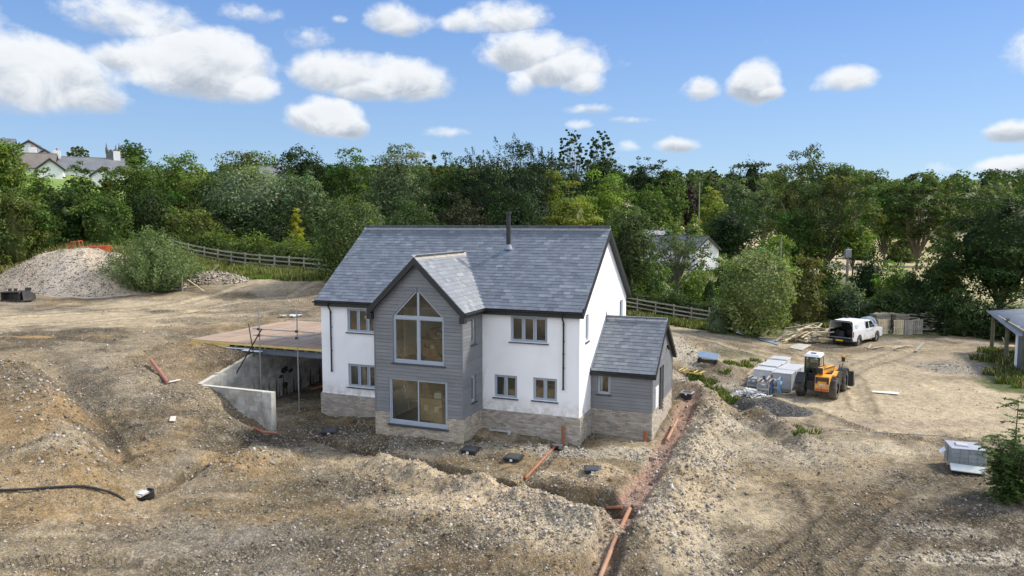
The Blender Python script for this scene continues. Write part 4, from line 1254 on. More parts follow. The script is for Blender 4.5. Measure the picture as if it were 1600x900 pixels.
def roof_trim():
    def ridge(a, b, n, sz=.13, sl=.8, lift=.0, col=None):
        a = Vector(a); b = Vector(b); d = (b-a)/n
        for i in range(n):
            m = MB(); p = a+d*i; q = a+d*(i+1)-d*.03; dd = d.normalized(); sd = dd.cross(Vector((0, 0, 1)))
            e = .006*(i % 2)
            pts = [sd*-sz+Vector((0, 0, -sz*sl)), Vector((0, 0, 0)), sd*sz+Vector((0, 0, -sz*sl)), sd*sz+Vector((0, 0, -sz*sl-.018)), Vector((0, 0, -.03)), sd*-sz+Vector((0, 0, -sz*sl-.018))]
            m.prism([p+w+Vector((0, 0, .055+e+lift)) for w in pts], q-p); m.build('ridge_tile', M_COPE if col is None else col, roof)
    mr_ = mat('ridge_slate', (.40, .41, .425), .6, 0, .1, 3)
    ridge((-L-.21, D/2, ZR), (.21, D/2, ZR), 27, col=mr_)
    ridge((BM, BV-.24, BZR), (BM, (BZR-ZE)/SM-OV+.1, BZR), 9, sl=1., col=mat('ridge_tan', (.34, .31, .28), .7, 0, .1, 3))
    ridge((.02, (AV0+AV1)/2, AZR), (AL+.19, (AV0+AV1)/2, AZR), 6, col=mr_)
    # valleys and flashings
    for s in (-1, 1):
        m = MB(); vr = (BZR-ZE)/SM-OV
        a = Vector((BM+s*EB, -OV, BZE+.02)); b = Vector((BM, vr, BZR+.03)); m.bar(a, b, .18, .016, (0, -.5, 1)); m.build('lead_valley', M_LEAD, roof)
    m = MB(); c = (AV0+AV1)/2
    m.bar((.035, AV0-.2, AZE+.05), (.035, c, AZR+.06), .05, .09, (0, -SA, 1)); m.bar((.035, AV1+.2, AZE+.05), (.035, c, AZR+.06), .05, .09, (0, SA, 1)); m.build('lead_flashing', M_LEAD, roof)
    m = MB(); m.hexa([(.012, c-.08, AZR+.02), (.06, c-.08, AZR+.02), (.06, c+.08, AZR+.02), (.012, c+.08, AZR+.02), (.012, c-.01, AZR+.3), (.02, c-.01, AZR+.3), (.02, c+.01, AZR+.3), (.012, c+.01, AZR+.3)]); m.build('lead_apex', M_LEAD, roof)
    # fascias, soffits, bargeboards
    for (u0, u1) in ((-L-.2, BM-EB+.02), (BM+EB-.02, .2)):
        solo('fascia', M_BLACK, (u0, u1, -OV+.004, -OV+.03, ZE-.26, ZE-.05)); solo('soffit', M_BLACK, (u0, u1, -OV+.03, -.005, ZE-.25, ZE-.235))
    solo('fascia', M_BLACK, (-L-.2, .2, D+OV-.03, D+OV-.004, ZE-.26, ZE-.05), (BM+EB-.03, BM+EB-.004, BV-.2, -OV, BZE-.24, BZE-.05), (BM-EB+.004, BM-EB+.03, BV-.2, -OV, BZE-.24, BZE-.05), (.02, AL+.16, AV0-.2+.004, AV0-.17, AZE-.22, AZE-.05))
    solo('soffit', M_BLACK, (BU1, BM+EB-.03, BV-.19, -.01, BZE-.23, BZE-.215), (.02, AL+.16, AV0-.17, AV0-.04, AZE-.21, AZE-.195))

    def barge(name, p, q, up, h, t, out):
        """board under a verge from p to q"""
        mm = MB(); p, q, out = Vector(p), Vector(q), Vector(out)
        dn = Vector((0, 0, -h)); mm.hexa([p+dn, q+dn, q+dn+out*t, p+dn+out*t, p, q, q+out*t, p+out*t]); mm.build(name, M_BLACK, house)
    for sgn, u in ((1, .2), (-1, -L-.2)):
        for v0 in (-OV, D+OV):
            barge('bargeboard', (u, v0, ZE+.0), (u, D/2, ZR+.0), 0, .26, .025, (sgn, 0, 0))
            barge('verge_soffit', (u-.2*sgn, v0, ZE-.2), (u-.2*sgn, D/2, ZR-.2), 0, .02, .2, (sgn, 0, 0))
    for s in (-1, 1):
        barge('bargeboard', (BM+s*(EB+.02), BV-.245, BZE-.0), (BM, BV-.245, BZR+.02), 0, .30, .028, (0, -1, 0))
        barge('verge_soffit', (BM+s*(EB), BV-.01, BZE-.2), (BM, BV-.01, BZR-.2), 0, .02, .24, (0, -1, 0))
        mm = MB(); u0, u1 = sorted((BM+s*(EB+.025), BM+s*(EB-.2))); mm.box(u0, u1, BV-.28, BV-.03, BZE-.42, BZE-.16); mm.build('box_end', M_BLACK, house)
    c = (AV0+AV1)/2
    for v0 in (AV0-.2, AV1+.2):
        barge('bargeboard', (AL+.17, v0, AZE), (AL+.17, c, AZR), 0, .22, .025, (1, 0, 0))
        barge('verge_soffit', (AL+.03, v0, AZE-.17), (AL+.03, c, AZR-.17), 0, .02, .14, (1, 0, 0))
    # gutters: half-round channels
    def gutter(a, b, r=.062):
        mm = MB(); a, b = Vector(a), Vector(b); d = (b-a).normalized(); sd = d.cross(Vector((0, 0, 1)))
        ring = [(math.cos(math.pi*k/8), -math.sin(math.pi*k/8)) for k in range(9)]
        prof = [sd*x*r+Vector((0, 0, y*r)) for x, y in ring]+[sd*x*(r-.006)+Vector((0, 0, y*(r-.006))) for x, y in reversed(ring)]
        n = len(prof); vs = [a+p for p in prof]+[b+p for p in prof]
        mm.add(vs, [(i, (i+1) % n, n+(i+1) % n, n+i) for i in range(n)]); 
        mm.add([a+p for p in prof[:9]]+[a+p*1 for p in prof[:9]], [tuple(range(9))]); mm.add([b+p for p in prof[:9]], [tuple(range(9))])
        L_ = (b-a).length; k = int(L_/.9)
        for i in range(k+1):
            c0 = a+d*(L_*i/max(k, 1)); mm.bar(c0+Vector((0, 0, -.05))-d*.012, c0+Vector((0, 0, -.05))+d*.012, .12, .045)
        mm.build('gutter', M_BLACK, house)
    gy = -OV-.06
    gutter((-L-.24, gy, ZE-.035), (BM-EB-.02, gy, ZE-.04)); gutter((BM+EB+.02, gy, ZE-.04), (.22, gy, ZE-.035))
    gutter((BM+EB+.06, BV-.22, BZE-.04), (BM+EB+.06, -OV-.02, BZE-.04)); gutter((0.04, AV0-.26, AZE-.04), (AL+.2, AV0-.26, AZE-.035), .055)
    for u, zb in ((-.68, 2.1), (-11.99, 2.02)):
        mm = MB(); mm.tube([(u, gy, ZE-.08), (u, gy, ZE-.2), (u+.02, -.12, ZE-.4), (u+.02, -.07, ZE-.5), (u+.02, -.07, zb)], .036, 10)
        for z in (zb+.03, 3.6, ZE-.55): mm.cyl((u+.02, -.07, z), (0, 0, 1), .046, .05, 10)
        for z in (3.0, 4.1): mm.box(u-.03, u+.07, -.05, 0, z, z+.03)
        mm.build('downpipe', M_BLACK, house)
    mm = MB(); mm.tube([(AL-.22, AV0-.26, AZE-.09), (AL-.22, AV0-.26, AZE-.22)], .036, 10); mm.build('gutter_outlet', M_BLACK, house)
    # flue
    mm = MB(); zf = ROOF_Z(2.95); mm.cyl((-4.28, 2.95, zf+.85), (0, 0, 1), .105, 1.75, 16); mm.cyl((-4.28, 2.95, zf+.75), (0, 0, 1), .112, .05, 16); mm.cyl((-4.28, 2.95, zf+1.68), (0, 0, 1), .14, .14, 16)
    fl = mm.build('flue', M_DARKM, house, smooth=False); mm = MB(); mm.cyl((-4.28, 2.95, zf+.12), (0, 0, 1), .2, .22, 16, .12); mm.bar((-4.28, 2.55, ROOF_Z(2.55)+.025), (-4.28, 3.3, ROOF_Z(3.3)+.025), .6, .02, (0, -SM, 1)); mm.build('flue_flashing', M_LEAD, fl)


roof_trim()


def interior():
    m = MB(); m.box(-L+.3, -.3, .3, D-.3, .36, .45); m.box(BU0+.26, BU1-.26, BV+.26, .3, .36, .449); m.build('ground_floor', M_FLOORIN, house)
    m = MB(); m.box(-L+.3, -.3, .3, D-.3, 2.72, 2.98); m.box(BU0+.26, BU1-.26, BV+.3, .3, 2.721, 2.979); m.build('first_floor', mat('chipboard_floor', (.19, .17, .13), .8), house)
    solo('ceiling', M_PLASTER, (-L+.31, -.31, .31, D-.31, 2.69, 2.718), (BU0+.27, BU1-.27, BV+.3, .29, 2.69, 2.719), (-L+.31, -8.2, .31, D-.31, 5.16, 5.19), (-4.5, -.31, .31, D-.31, 5.16, 5.19))
    m = MB(); m.prism([(-8.1, .3, ROOF_Z(.3)-.17), (-4.6, .3, ROOF_Z(.3)-.17), (-4.6, D/2, ROOF_Z(D/2)-.17), (-8.1, D/2, ROOF_Z(D/2)-.17)], (0, 0, -.02)); m.build('sloped_ceiling', M_PLASTER, house)
    for s_ in (-1, 1):
        m = MB(); m.prism([(BM+s_*1.8, BV+.25, BZE+.35), (BM, BV+.25, BZR-.2), (BM, -.1, BZR-.2), (BM+s_*1.8, -.1, BZE+.35)][::s_], (0, 0, -.02)); m.build('sloped_ceiling', M_PLASTER, house)
    m = MB()
    for z0, z1 in ((.45, 2.72), (2.98, 5.2)):
        m.box(-8.2, -8.1, .3, D-.3, z0, z1); m.box(-4.6, -4.5, .3, D-.3, z0, z1)
    m.box(-8.1, -6.9, 4.3, 4.4, .45, 2.72); m.box(-5.4, -4.6, 4.3, 4.4, .45, 2.72); m.box(-8.1, -6.6, 5.2, 5.3, 2.98, 6.6)
    m.build('inner_wall', M_PLASTER, house)
    m = MB(); m.box(-6.1, -5.2, 5.15, 5.19, 2.98, 5.0); m.box(-7.9, -7.0, 4.25, 4.29, .45, 2.5); m.build('inner_door', M_DARKM, house)
    m = MB(); m.box(BU0+.2, BU0+.26, BV+.2, .3, .45, 2.7); m.box(BU1-.26, BU1-.2, BV+.25, .3, .45, 1.4); m.build('plaster_lining', M_PLASTER, house)


interior()


def crate(label, u, v, z, w, d, h, m_, rz=0., cat='box', name='cardboard_box', group=None):
    q = loc2w(u, v); t = thing(name, label, cat, (q[0], q[1], z), -HYAW+rz, group)
    m = MB(); m.box(-w/2, w/2, -d/2, d/2, 0, h); m.build('carton', m_, t, bevel=.01)
    m = MB(); m.box(-w/2, w/2, -.03, .03, h, h+.004); m.box(-.1, .1, -d/2-.004, -d/2, h*.45, h*.7); m.build('tape', mat('pale_tape', (.55, .5, .4), .5), t); return t


crate('tall tan carton behind the left sliding pane of the ground floor glazing', -6.55, -.7, .45, .55, .5, 1.0, M_CARD)
crate('tall tan carton with a pale label, beside the central bar of the ground floor glazing', -5.95, -.95, .45, .5, .5, 1.05, M_CARD, .1)
crate('grey wrapped pack standing at the right behind the ground floor glazing', -5.35, -.5, .45, .4, .45, 1.15, mat('grey_film', (.3, .32, .3), .5), .2, 'pack', 'wrapped_pack')
crate('small pale box resting on top of the tan cartons indoors', -5.95, -.95, 1.504, .3, .3, .25, mat('pale_card', (.5, .52, .45), .7), .3)
crate('wide brown carton on the floor behind the upper left glazing pane', -7.0, .9, 2.98, 1.5, .8, .75, mat('dark_card', (.16, .10, .055), .8), .05)
crate('second brown carton stacked on the wide carton upstairs', -6.8, 1.0, 3.734, .9, .6, .45, mat('dark_card', (.16, .10, .055), .8), .2)

# ================================================================== CARPORT DECK AND RETAINING WALL
DU0, DU1, DV1, DZ = -20.55, -12.56, 7.74, 3.05


def deck():
    t = thing('timber_deck', 'flat timber roof deck of pinkish boards beside the left end of the house', 'deck', (HX, HY, 0), -HYAW)
    # sheets laid in rows from front to back
    nrow = 14; rw = DV1/nrow
    sw = .73; k = 0; u = DU0
    while u < DU1-.05:
        u1 = min(u+sw, DU1); v = -.02-(1.22 if k % 2 else 0)
        while v < DV1-.02:
            a, b = max(v, -.02), min(v+2.44, DV1)
            if b-a > .05:
                m = MB(); j = random.uniform(-.002, .002)
                m.box(u+.024, u1-.024, a+.012, b-.012, DZ-.022+j, DZ+j); m.build('deck_board', M_PLY, t)
            v += 2.44
        u += sw; k += 1
    m = MB(); v = .06
    m.box(DU0+.02, DU1, 0, .05, DZ-.14, DZ-.022); m.box(DU0+.02, -18.05, -.012, .04, DZ-.32, DZ-.15)
    m.build('edge_timber', M_TIMBER, t)
    m = MB(); m.box(DU0, DU0+.05, 0, DV1, DZ-.32, DZ-.022); m.build('edge_timber', M_TIMBER, t)
    u = DU0+.4
    while u < DU1-.1:
        m = MB(); m.box(u, u+.05, .06, DV1, DZ-.22, DZ-.023); m.build('joist', M_TIMBER, t); u += .6
    m = MB()
    for z in (DZ-.47, DZ-.245): m.box(-18.2, DU1-.0, -.04, .12, z, z+.018)
    m.box(-18.2, DU1, .03, .05, DZ-.452, DZ-.245); m.build('steel_beam', M_STEEL, t)
    m = MB(); m.box(-18.15, -16.7, -.10, -.04, DZ-.30, DZ-.26); m.box(-17.0, -15.9, -.30, -.1, DZ-.33, DZ-.305); m.build('white_strip', M_WHITEP, t)


deck()


def ret_wall():
    t = thing('retaining_wall', 'grey concrete block retaining wall with a stepped corner below the timber deck', 'wall', (HX, HY, 0), -HYAW)
    x0, x1 = -16.7, -16.5
    top = lambda v: 2.55 if v > 0 else 2.55+v*(2.55-1.75)/3.5
    bl, bh = .44, .215

    def block(fr, a0, a1, z0, z1, za, zb):
        m = MB(); pr = random.uniform(-.007, .007)
        m.hexa([fr(a0+.005, 0, z0), fr(a1-.005, 0, z0), fr(a1-.005, .2+pr, z0), fr(a0+.005, .2+pr, z0), fr(a0+.005, 0, za), fr(a1-.005, 0, zb), fr(a1-.005, .2+pr, zb), fr(a0+.005, .2+pr, za)])
        m.build('concrete_block', M_CONC, t)
    frA = lambda a, o, z: (x0+o, a, z)
    k = 0; z = -.1
    while z < 2.5:
        v = -3.4-(bl/2 if k % 2 else 0)
        while v < 7.6:
            a, b = max(v, -3.4), min(v+bl, 7.6)
            za, zb = min(z+bh-.01, top(a)), min(z+bh-.01, top(b))
            if max(za, zb) > z+.02 and b-a > .03 and not (z > 0.2 and z < 2 and v > 5.5):
                block(frA, a, b, z, z, max(za, z+.01), max(zb, z+.01))
            elif max(za, zb) > z+.02 and b-a > .03: block(frA, a, b, z, z, max(za, z+.01), max(zb, z+.01))
            v += bl
        z += bh; k += 1
    frB = lambda a, o, z: (a, -3.3-o, z)
    z = -.25; k = 0
    while z < 1.62:
        u = -16.7-(bl/2 if k % 2 else 0)
        while u < -12.62:
            a, b = max(u, -16.7), min(u+bl, -12.62)
            if b-a > .03: block(frB, a, b, z, z, min(z+bh-.01, 1.68), min(z+bh-.01, 1.68))
            u += bl
        z += bh; k += 1
    m = MB(); m.box(x0+.006, x1-.006, -3.39, 7.6, -.2, 1.7); m.hexa([(x0+.006, -3.39, 1.7), (x1-.006, -3.39, 1.7), (x1-.006, 0, 1.7), (x0+.006, 0, 1.7), (x0+.006, -3.39, top(-3.5)), (x1-.006, -3.39, top(-3.5)), (x1-.006, 0, 2.54), (x0+.006, 0, 2.54)])
    m.box(-16.69, -12.63, -3.494, -3.306, -.3, 1.66); m.build('mortar_core', M_MORTAR, t)
    # thick pier at the free end
    m = MB(); m.box(-13.08, -12.60, -3.56, -3.26, -.35, 1.69); m.build('end_pier', M_CONC, t, bevel=.008)
    m = MB(); m.hexa([(x0-.01, -3.5, top(-3.5)), (x1+.01, -3.5, top(-3.5)), (x1+.01, 0, 2.552), (x0-.01, 0, 2.552), (x0-.01, -3.5, top(-3.5)+.03), (x1+.01, -3.5, top(-3.5)+.03), (x1+.01, 0, 2.58), (x0-.01, 0, 2.58)])
    m.box(-16.72, -12.59, -3.51, -3.29, 1.692, 1.72); m.build('coping', M_COPE, t)
    m = MB(); m.box(-16.72, -16.5, 0, 7.6, 2.552, 2.575); m.build('wall_plate', M_TIMBER, t)
    m = MB()   # damp dark patches left by bitumen on the inner face
    for v, z, s in ((2.2, 1.35, .32), (2.7, 1.2, .2), (1.9, 1.05, .18), (2.2, .55, .26)):
        m.prism([(x1+.0105, v+s*math.cos(a)*random.uniform(.7, 1.2), z+s*.55*math.sin(a)*random.uniform(.7, 1.2)) for a in np.linspace(0, 6.28, 12)[:-1]], (-.003, 0, 0))
    m.build('bitumen_patch', M_DARKM, t)


ret_wall()


def scaffold():
    t = thing('scaffold', 'galvanised scaffold tubes standing in front of the timber deck', 'scaffold', (HX, HY, 0), -HYAW)
    a = onv_uz(404, 482, -.55); b = onv_uz(463.5, 486, -.55)
    def up(u, v, z1):
        m = MB(); q = loc2w(u, v); g = gz(*q); m.tube([(u, v, g-.05), (u, v, z1)], .026, 8); m.build('upright', M_GALV, t)
        m = MB(); m.box(u-.09, u+.09, v-.09, v+.09, g-.02, g+.012); m.build('base_plate', M_GALV, t)
    up(a[0], -.55, a[1]); up(b[0], -.55, b[1])
    r0, r1 = onv_uz(404, 514, -.6), onv_uz(404, 524, -.6)
    for z in (r0[1], r1[1]):
        m = MB(); m.tube([(a[0]-.35, -.6, z), (b[0]+1.0, -.6, z)], .026, 8); m.build('ledger', M_GALV, t)
        for u in (a[0], b[0]):
            m = MB(); m.box(u-.05, u+.05, -.66, -.52, z-.05, z+.05); m.build('coupler', M_DARKM, t)
    p = onv_uz(408.5, 514, -.7); q = onv_uz(367, 606, -.7)
    t2 = thing('scaffold_tube', 'dark loose scaffold tube leaning from the retaining wall up to the deck rail', 'tube', (HX, HY, 0), -HYAW)
    m = MB(); m.tube([(q[0], -1.6, .6), (p[0], -.68, p[1])], .03, 8); m.build('tube', M_DARKM, t2)
    p = onv_uz(389.5, 506, -.75); q = onv_uz(396, 545, -.75)
    t3 = thing('scaffold_tube', 'short dark scaffold tube tilted left, propped at the front edge of the deck', 'tube', (HX, HY, 0), -HYAW)
    m = MB(); m.tube([(q[0]+.02, -.75, q[1]-.4), (p[0], -.8, p[1])], .024, 8); m.build('tube', M_DARKM, t3)
    t4 = thing('timber_board', 'reddish timber boards leaning on the block wall inside the carport', 'boards', (HX, HY, 0), -HYAW)
    m = MB(); m.bar((-15.6, 3.2, .18), (-13.3, 5.4, .85), .2, .05); m.build('board', M_REDWOOD, t4); m = MB(); m.bar((-15.3, 3.6, .28), (-13.3, 5.6, .98), .2, .04); m.build('board', M_REDWOOD, t4)


def onv_uz(px, py, vv):
    d = ray(px, py); c0 = np.array([HX, HY]); t = (vv+c0@VD)/(d[:2]@VD)
    return float((d[:2]*t-c0)@UD), float(CAMZ+t*d[2])


scaffold()

# ================================================================== VEGETATION
def leaf_mesh(C, N, size, col, rg, aspect=.62):
    """one folded leaf spray (quad) per centre, facing roughly along its normal"""
    n = len(C); N = N/np.maximum(np.linalg.norm(N, axis=1, keepdims=True), 1e-6)
    t = rg.normal(0, 1, (n, 3)); t -= N*(t*N).sum(1, keepdims=True); t /= np.maximum(np.linalg.norm(t, axis=1, keepdims=True), 1e-6)
    b = np.cross(N, t); s = (size*rg.uniform(.6, 1.4, n))[:, None]
    bend = N*s*rg.uniform(-.25, .1, (n, 1))
    V = np.stack([C-t*s*.5+bend, C-b*s*aspect*.5, C+t*s*.5+bend, C+b*s*aspect*.5], 1)
    F = np.arange(n*4).reshape(n, 4)
    return V.reshape(-1, 3), F, np.repeat(col, 4, 0)


def core(rx, ry, rz, c, tint, rg, nu=18, nv=10, rough_=.16):
    u = np.linspace(0, 2*math.pi, nu, endpoint=False); v = np.linspace(.08, math.pi-.08, nv)
    U, Vv = np.meshgrid(u, v); d = np.stack([np.sin(Vv)*np.cos(U), np.sin(Vv)*np.sin(U), np.cos(Vv)], -1).reshape(-1, 3)
    k = 1+rg.uniform(-rough_, rough_, len(d)); P = d*np.array([rx, ry, rz])*k[:, None]+c
    i = np.arange(nv-1)[:, None]*nu; j = np.arange(nu)[None]; j2 = (j+1) % nu
    F = np.stack([i+j, i+j2, i+nu+j2, i+nu+j], -1).reshape(-1, 4)
    return P, F, np.tile(np.array(tint)*.8, (len(P), 1))


def merge(parts):
    V, F, C = [], [], []; o = 0
    for v, f, c in parts: V.append(v); F.append(f+o); C.append(c); o += len(v)
    return np.concatenate(V), np.concatenate(F), np.concatenate(C)


def fib_dirs(n, rg, zmin=-1.):
    i = np.arange(n)+.5; z = 1-(1-zmin)*i/n; a = i*2.399963+rg.uniform(0, 6.28)
    r = np.sqrt(np.maximum(0, 1-z*z)); d = np.stack([r*np.cos(a), r*np.sin(a), z], -1)+rg.normal(0, .12, (n, 3))
    return d/np.linalg.norm(d, axis=1, keepdims=True)


def limb_tubes(m, base, targets, r0, rg, split=.35, mid=.5):
    base = Vector(base)
    for t in targets:
        t = Vector([float(q) for q in t]); md = base.lerp(t, mid)+Vector((rg.normal(0, .06), rg.normal(0, .06), .10))*(t-base).length
        m.tube([base, md, t], r0, 5, False, r0*.2)


def crown_parts(kind, W, Hc, zc, n, ls, tint, rg, shape=1.):
    """leaves of a crown W wide and Hc high whose underside is at zc; returns mesh parts and limb targets"""
    tint = np.array(tint); parts = []; tg = []
    if kind in ('broad', 'bush', 'open', 'layer', 'airy', 'ball'):
        ball = kind == 'ball'; kind = 'bush' if ball else kind
        nc = {'broad': 46, 'bush': 60, 'open': 120, 'layer': 60, 'airy': 130}[kind]
        zmin = {'broad': -.75, 'bush': -.15, 'open': -.35, 'layer': -.85, 'airy': -.75}[kind]
        D_ = fib_dirs(nc, rg, zmin)
        if ball: cz, rz = zc+Hc*.46, Hc*.54; D_ = fib_dirs(nc, rg, -.8)
        elif kind == 'bush': cz, rz = zc+Hc*.16, Hc*.80
        else: cz, rz = zc+Hc*.5, Hc*.5
        # uneven outline: low-frequency lobes
        lob = 1+.16*np.sin(D_[:, 0]*3.1+rg.uniform(0, 6))+.14*np.sin(D_[:, 1]*4.2+D_[:, 2]*3+rg.uniform(0, 6))
        rf = rg.uniform(.66, .93, nc)*(lob if not ball else lob**.4)
        if kind == 'open': rf = rg.uniform(.6, 1.0, nc)
        if kind == 'airy': rf = rg.uniform(.25, 1.0, nc)**.6*lob
        cc = D_*np.array([W/2, W/2, rz])*rf[:, None]*np.array([1, 1, 1])
        if kind == 'layer': cc[:, 2] = np.round(cc[:, 2]/(Hc*.16))*Hc*.16+rg.normal(0, Hc*.015, nc)
        cc += np.array([0, 0, cz])
        cr = W*.5*rg.uniform(.17, .30, nc)*{'broad': 1, 'bush': .9, 'open': .34, 'layer': 1.05, 'airy': .62}[kind]
        cr = np.minimum(cr, Hc*.28)
        w = cr**2; w = w/w.sum(); idx = rg.choice(nc, n, p=w)
        q = rg.normal(0, 1, (n, 3)); q /= np.linalg.norm(q, axis=1, keepdims=True)
        q[:, 2] = np.where(rg.uniform(0, 1, n) < (.55 if kind not in ('open', 'airy') else .1), np.abs(q[:, 2]), q[:, 2])
        fl = {'layer': .45}.get(kind, .8)
        rr = rg.uniform(.35, 1.12, n)**.6
        C = cc[idx]+q*(cr[idx]*rr)[:, None]*np.array([1.12, 1.12, fl])
        if kind in ('broad', 'bush', 'layer'):
            sh = rg.uniform(0, 1, n) < (.72 if ball else .42); ns = int(sh.sum()); Ds = rg.normal(0, 1, (ns, 3)); Ds /= np.linalg.norm(Ds, axis=1, keepdims=True)
            if kind == 'bush' and not ball: Ds[:, 2] = np.where(Ds[:, 2] < -.25, -Ds[:, 2], Ds[:, 2])
            ks = .78+.16*np.sin(Ds[:, 0]*6+2)*np.sin(Ds[:, 1]*7+1)+.10*np.sin(Ds[:, 2]*11+Ds[:, 0]*9)
            C[sh] = Ds*np.array([W/2, W/2, rz])*((ks*.55+.42 if ball else ks)*rg.uniform(.80, 1.05, ns))[:, None]+np.array([0, 0, cz]); q[sh] = Ds
        N = q*np.array([1, 1, 1.4])+rg.normal(0, .55, (n, 3))+np.array([0, 0, .35])
        cf_ = rg.uniform(.55, 1.45, nc)[idx]; lf = rg.uniform(.6, 1.4, n)
        hue = 1+np.stack([.22*rg.normal(0, 1, nc)[idx]*.6, np.zeros(n), np.zeros(n)], -1)
        col = tint*hue*(cf_*lf)[:, None]
        parts.append(leaf_mesh(C, N, ls, col, rg))
        if kind in ('broad', 'layer'): parts.append(core(W*.25, W*.25, rz*.5, (0, 0, cz), tint, rg, 14, 8, .3))
        if kind == 'bush': parts.append(core(W*.30, W*.30, rz*.60, (0, 0, cz), tint, rg, 14, 8, .3))
        tg = [cc[i] for i in rg.choice(nc, min(nc, 14 if kind not in ('open', 'airy') else 54), replace=False)]
    elif kind == 'conifer':
        nb = 90; h = rg.uniform(0, 1, nb)**.8; a = rg.uniform(0, 6.28, nb)
        R0 = W/2*(1-h**1.3*.88)*rg.uniform(.65, 1.1, nb)*shape
        idx = rg.choice(nb, n, p=(R0+.2)/(R0+.2).sum()); t = rg.uniform(.15, 1.05, n)
        rise = (.18+.35*h)[idx]*t**1.5*R0[idx]
        C = np.stack([np.cos(a[idx])*R0[idx]*t, np.sin(a[idx])*R0[idx]*t, zc+Hc*.94*h[idx]+rise], -1)
        wd = (R0[idx]*.16*(1.25-t)+.06*W*.3)[:, None]
        C += rg.normal(0, 1, (n, 3))*wd*np.array([1, 1, .7])
        N = np.stack([np.cos(a[idx])*.5, np.sin(a[idx])*.5, np.ones(n)*.9], -1)+rg.normal(0, .6, (n, 3))
        col = tint*(rg.uniform(.7, 1.3, nb)[idx]*rg.uniform(.6, 1.4, n))[:, None]
        parts.append(leaf_mesh(C, N, ls, col, rg, .4))
        parts.append(core(W*.15, W*.15, Hc*.3, (0, 0, zc+Hc*.36), tint, rg))
        tg = []
    elif kind == 'windswept':
        # ragged evergreen: a dense irregular body with sprays flung up and to the left
        nb_ = int(n*.72); pp, tg = crown_parts('broad', W*1.0, Hc*.88, zc, nb_, ls, tint, rg); parts += pp; n = n-nb_
        nb = 60; d0 = fib_dirs(nb, rg, -.1); b0 = d0*np.array([W*.40, W*.40, Hc*.36])+np.array([0, 0, zc+Hc*.46])
        dr = d0*.55+np.array([-.30, -.1, .85]); dr /= np.linalg.norm(dr, axis=1, keepdims=True); ln = W*rg.uniform(.10, .34, nb)
        idx = rg.choice(nb, n, p=ln/ln.sum()); t = rg.uniform(0, 1.0, n)
        C = b0[idx]+dr[idx]*(ln[idx]*t)[:, None]+rg.normal(0, 1, (n, 3))*(W*.034*(1.2-t))[:, None]
        N = dr[idx]*.4+np.array([0, 0, .7])+rg.normal(0, .6, (n, 3))
        col = tint*(rg.uniform(.6, 1.1, nb)[idx]*rg.uniform(.6, 1.4, n))[:, None]
        parts.append(leaf_mesh(C, N, ls, col, rg, .4))
    elif kind == 'shoots':
        nb = 420; a = rg.uniform(0, 6.28, nb); e = rg.uniform(0, 1, nb)**.7
        # shoots rise from the ground and arch outwards
        reach = W/2*e; top = Hc*(1-.62*e**2)*rg.uniform(.8, 1.06, nb)
        idx = rg.choice(nb, n); t = rg.uniform(.03, 1, n)**.75
        rr = reach[idx]*(.35+.65*t)
        C = np.stack([np.cos(a[idx])*rr, np.sin(a[idx])*rr, zc+top[idx]*t], -1)+rg.normal(0, 1, (n, 3))*W*.018
        N = np.stack([np.cos(a[idx]), np.sin(a[idx]), np.full(n, .5)], -1)+rg.normal(0, .7, (n, 3))
        col = tint*(rg.uniform(.75, 1.25, nb)[idx]*rg.uniform(.6, 1.4, n))[:, None]
        v, f, c = leaf_mesh(C, N, ls, col, rg, .35); parts.append((v, f, c))
        parts.append(core(W*.18, W*.18, Hc*.36, (0, 0, zc+Hc*.1), tint, rg, 14, 8, .3))
    elif kind == 'column':
        z = rg.uniform(0, 1, n); a = rg.uniform(0, 6.28, n); rr = W/2*np.sin(np.clip(z*.9+.12, 0, 1)*math.pi)**.6*rg.uniform(.6, 1.1, n)
        C = np.stack([np.cos(a)*rr, np.sin(a)*rr, zc+z*Hc], -1); N = np.stack([np.cos(a), np.sin(a), np.full(n, .5)], -1)+rg.normal(0, .6, (n, 3))
        parts.append(leaf_mesh(C, N, ls, tint*rg.uniform(.6, 1.4, (n, 1)), rg)); parts.append(core(W*.35, W*.35, Hc*.42, (0, 0, zc+Hc*.5), tint, rg))
    return parts, tg


TREE_N = [0]


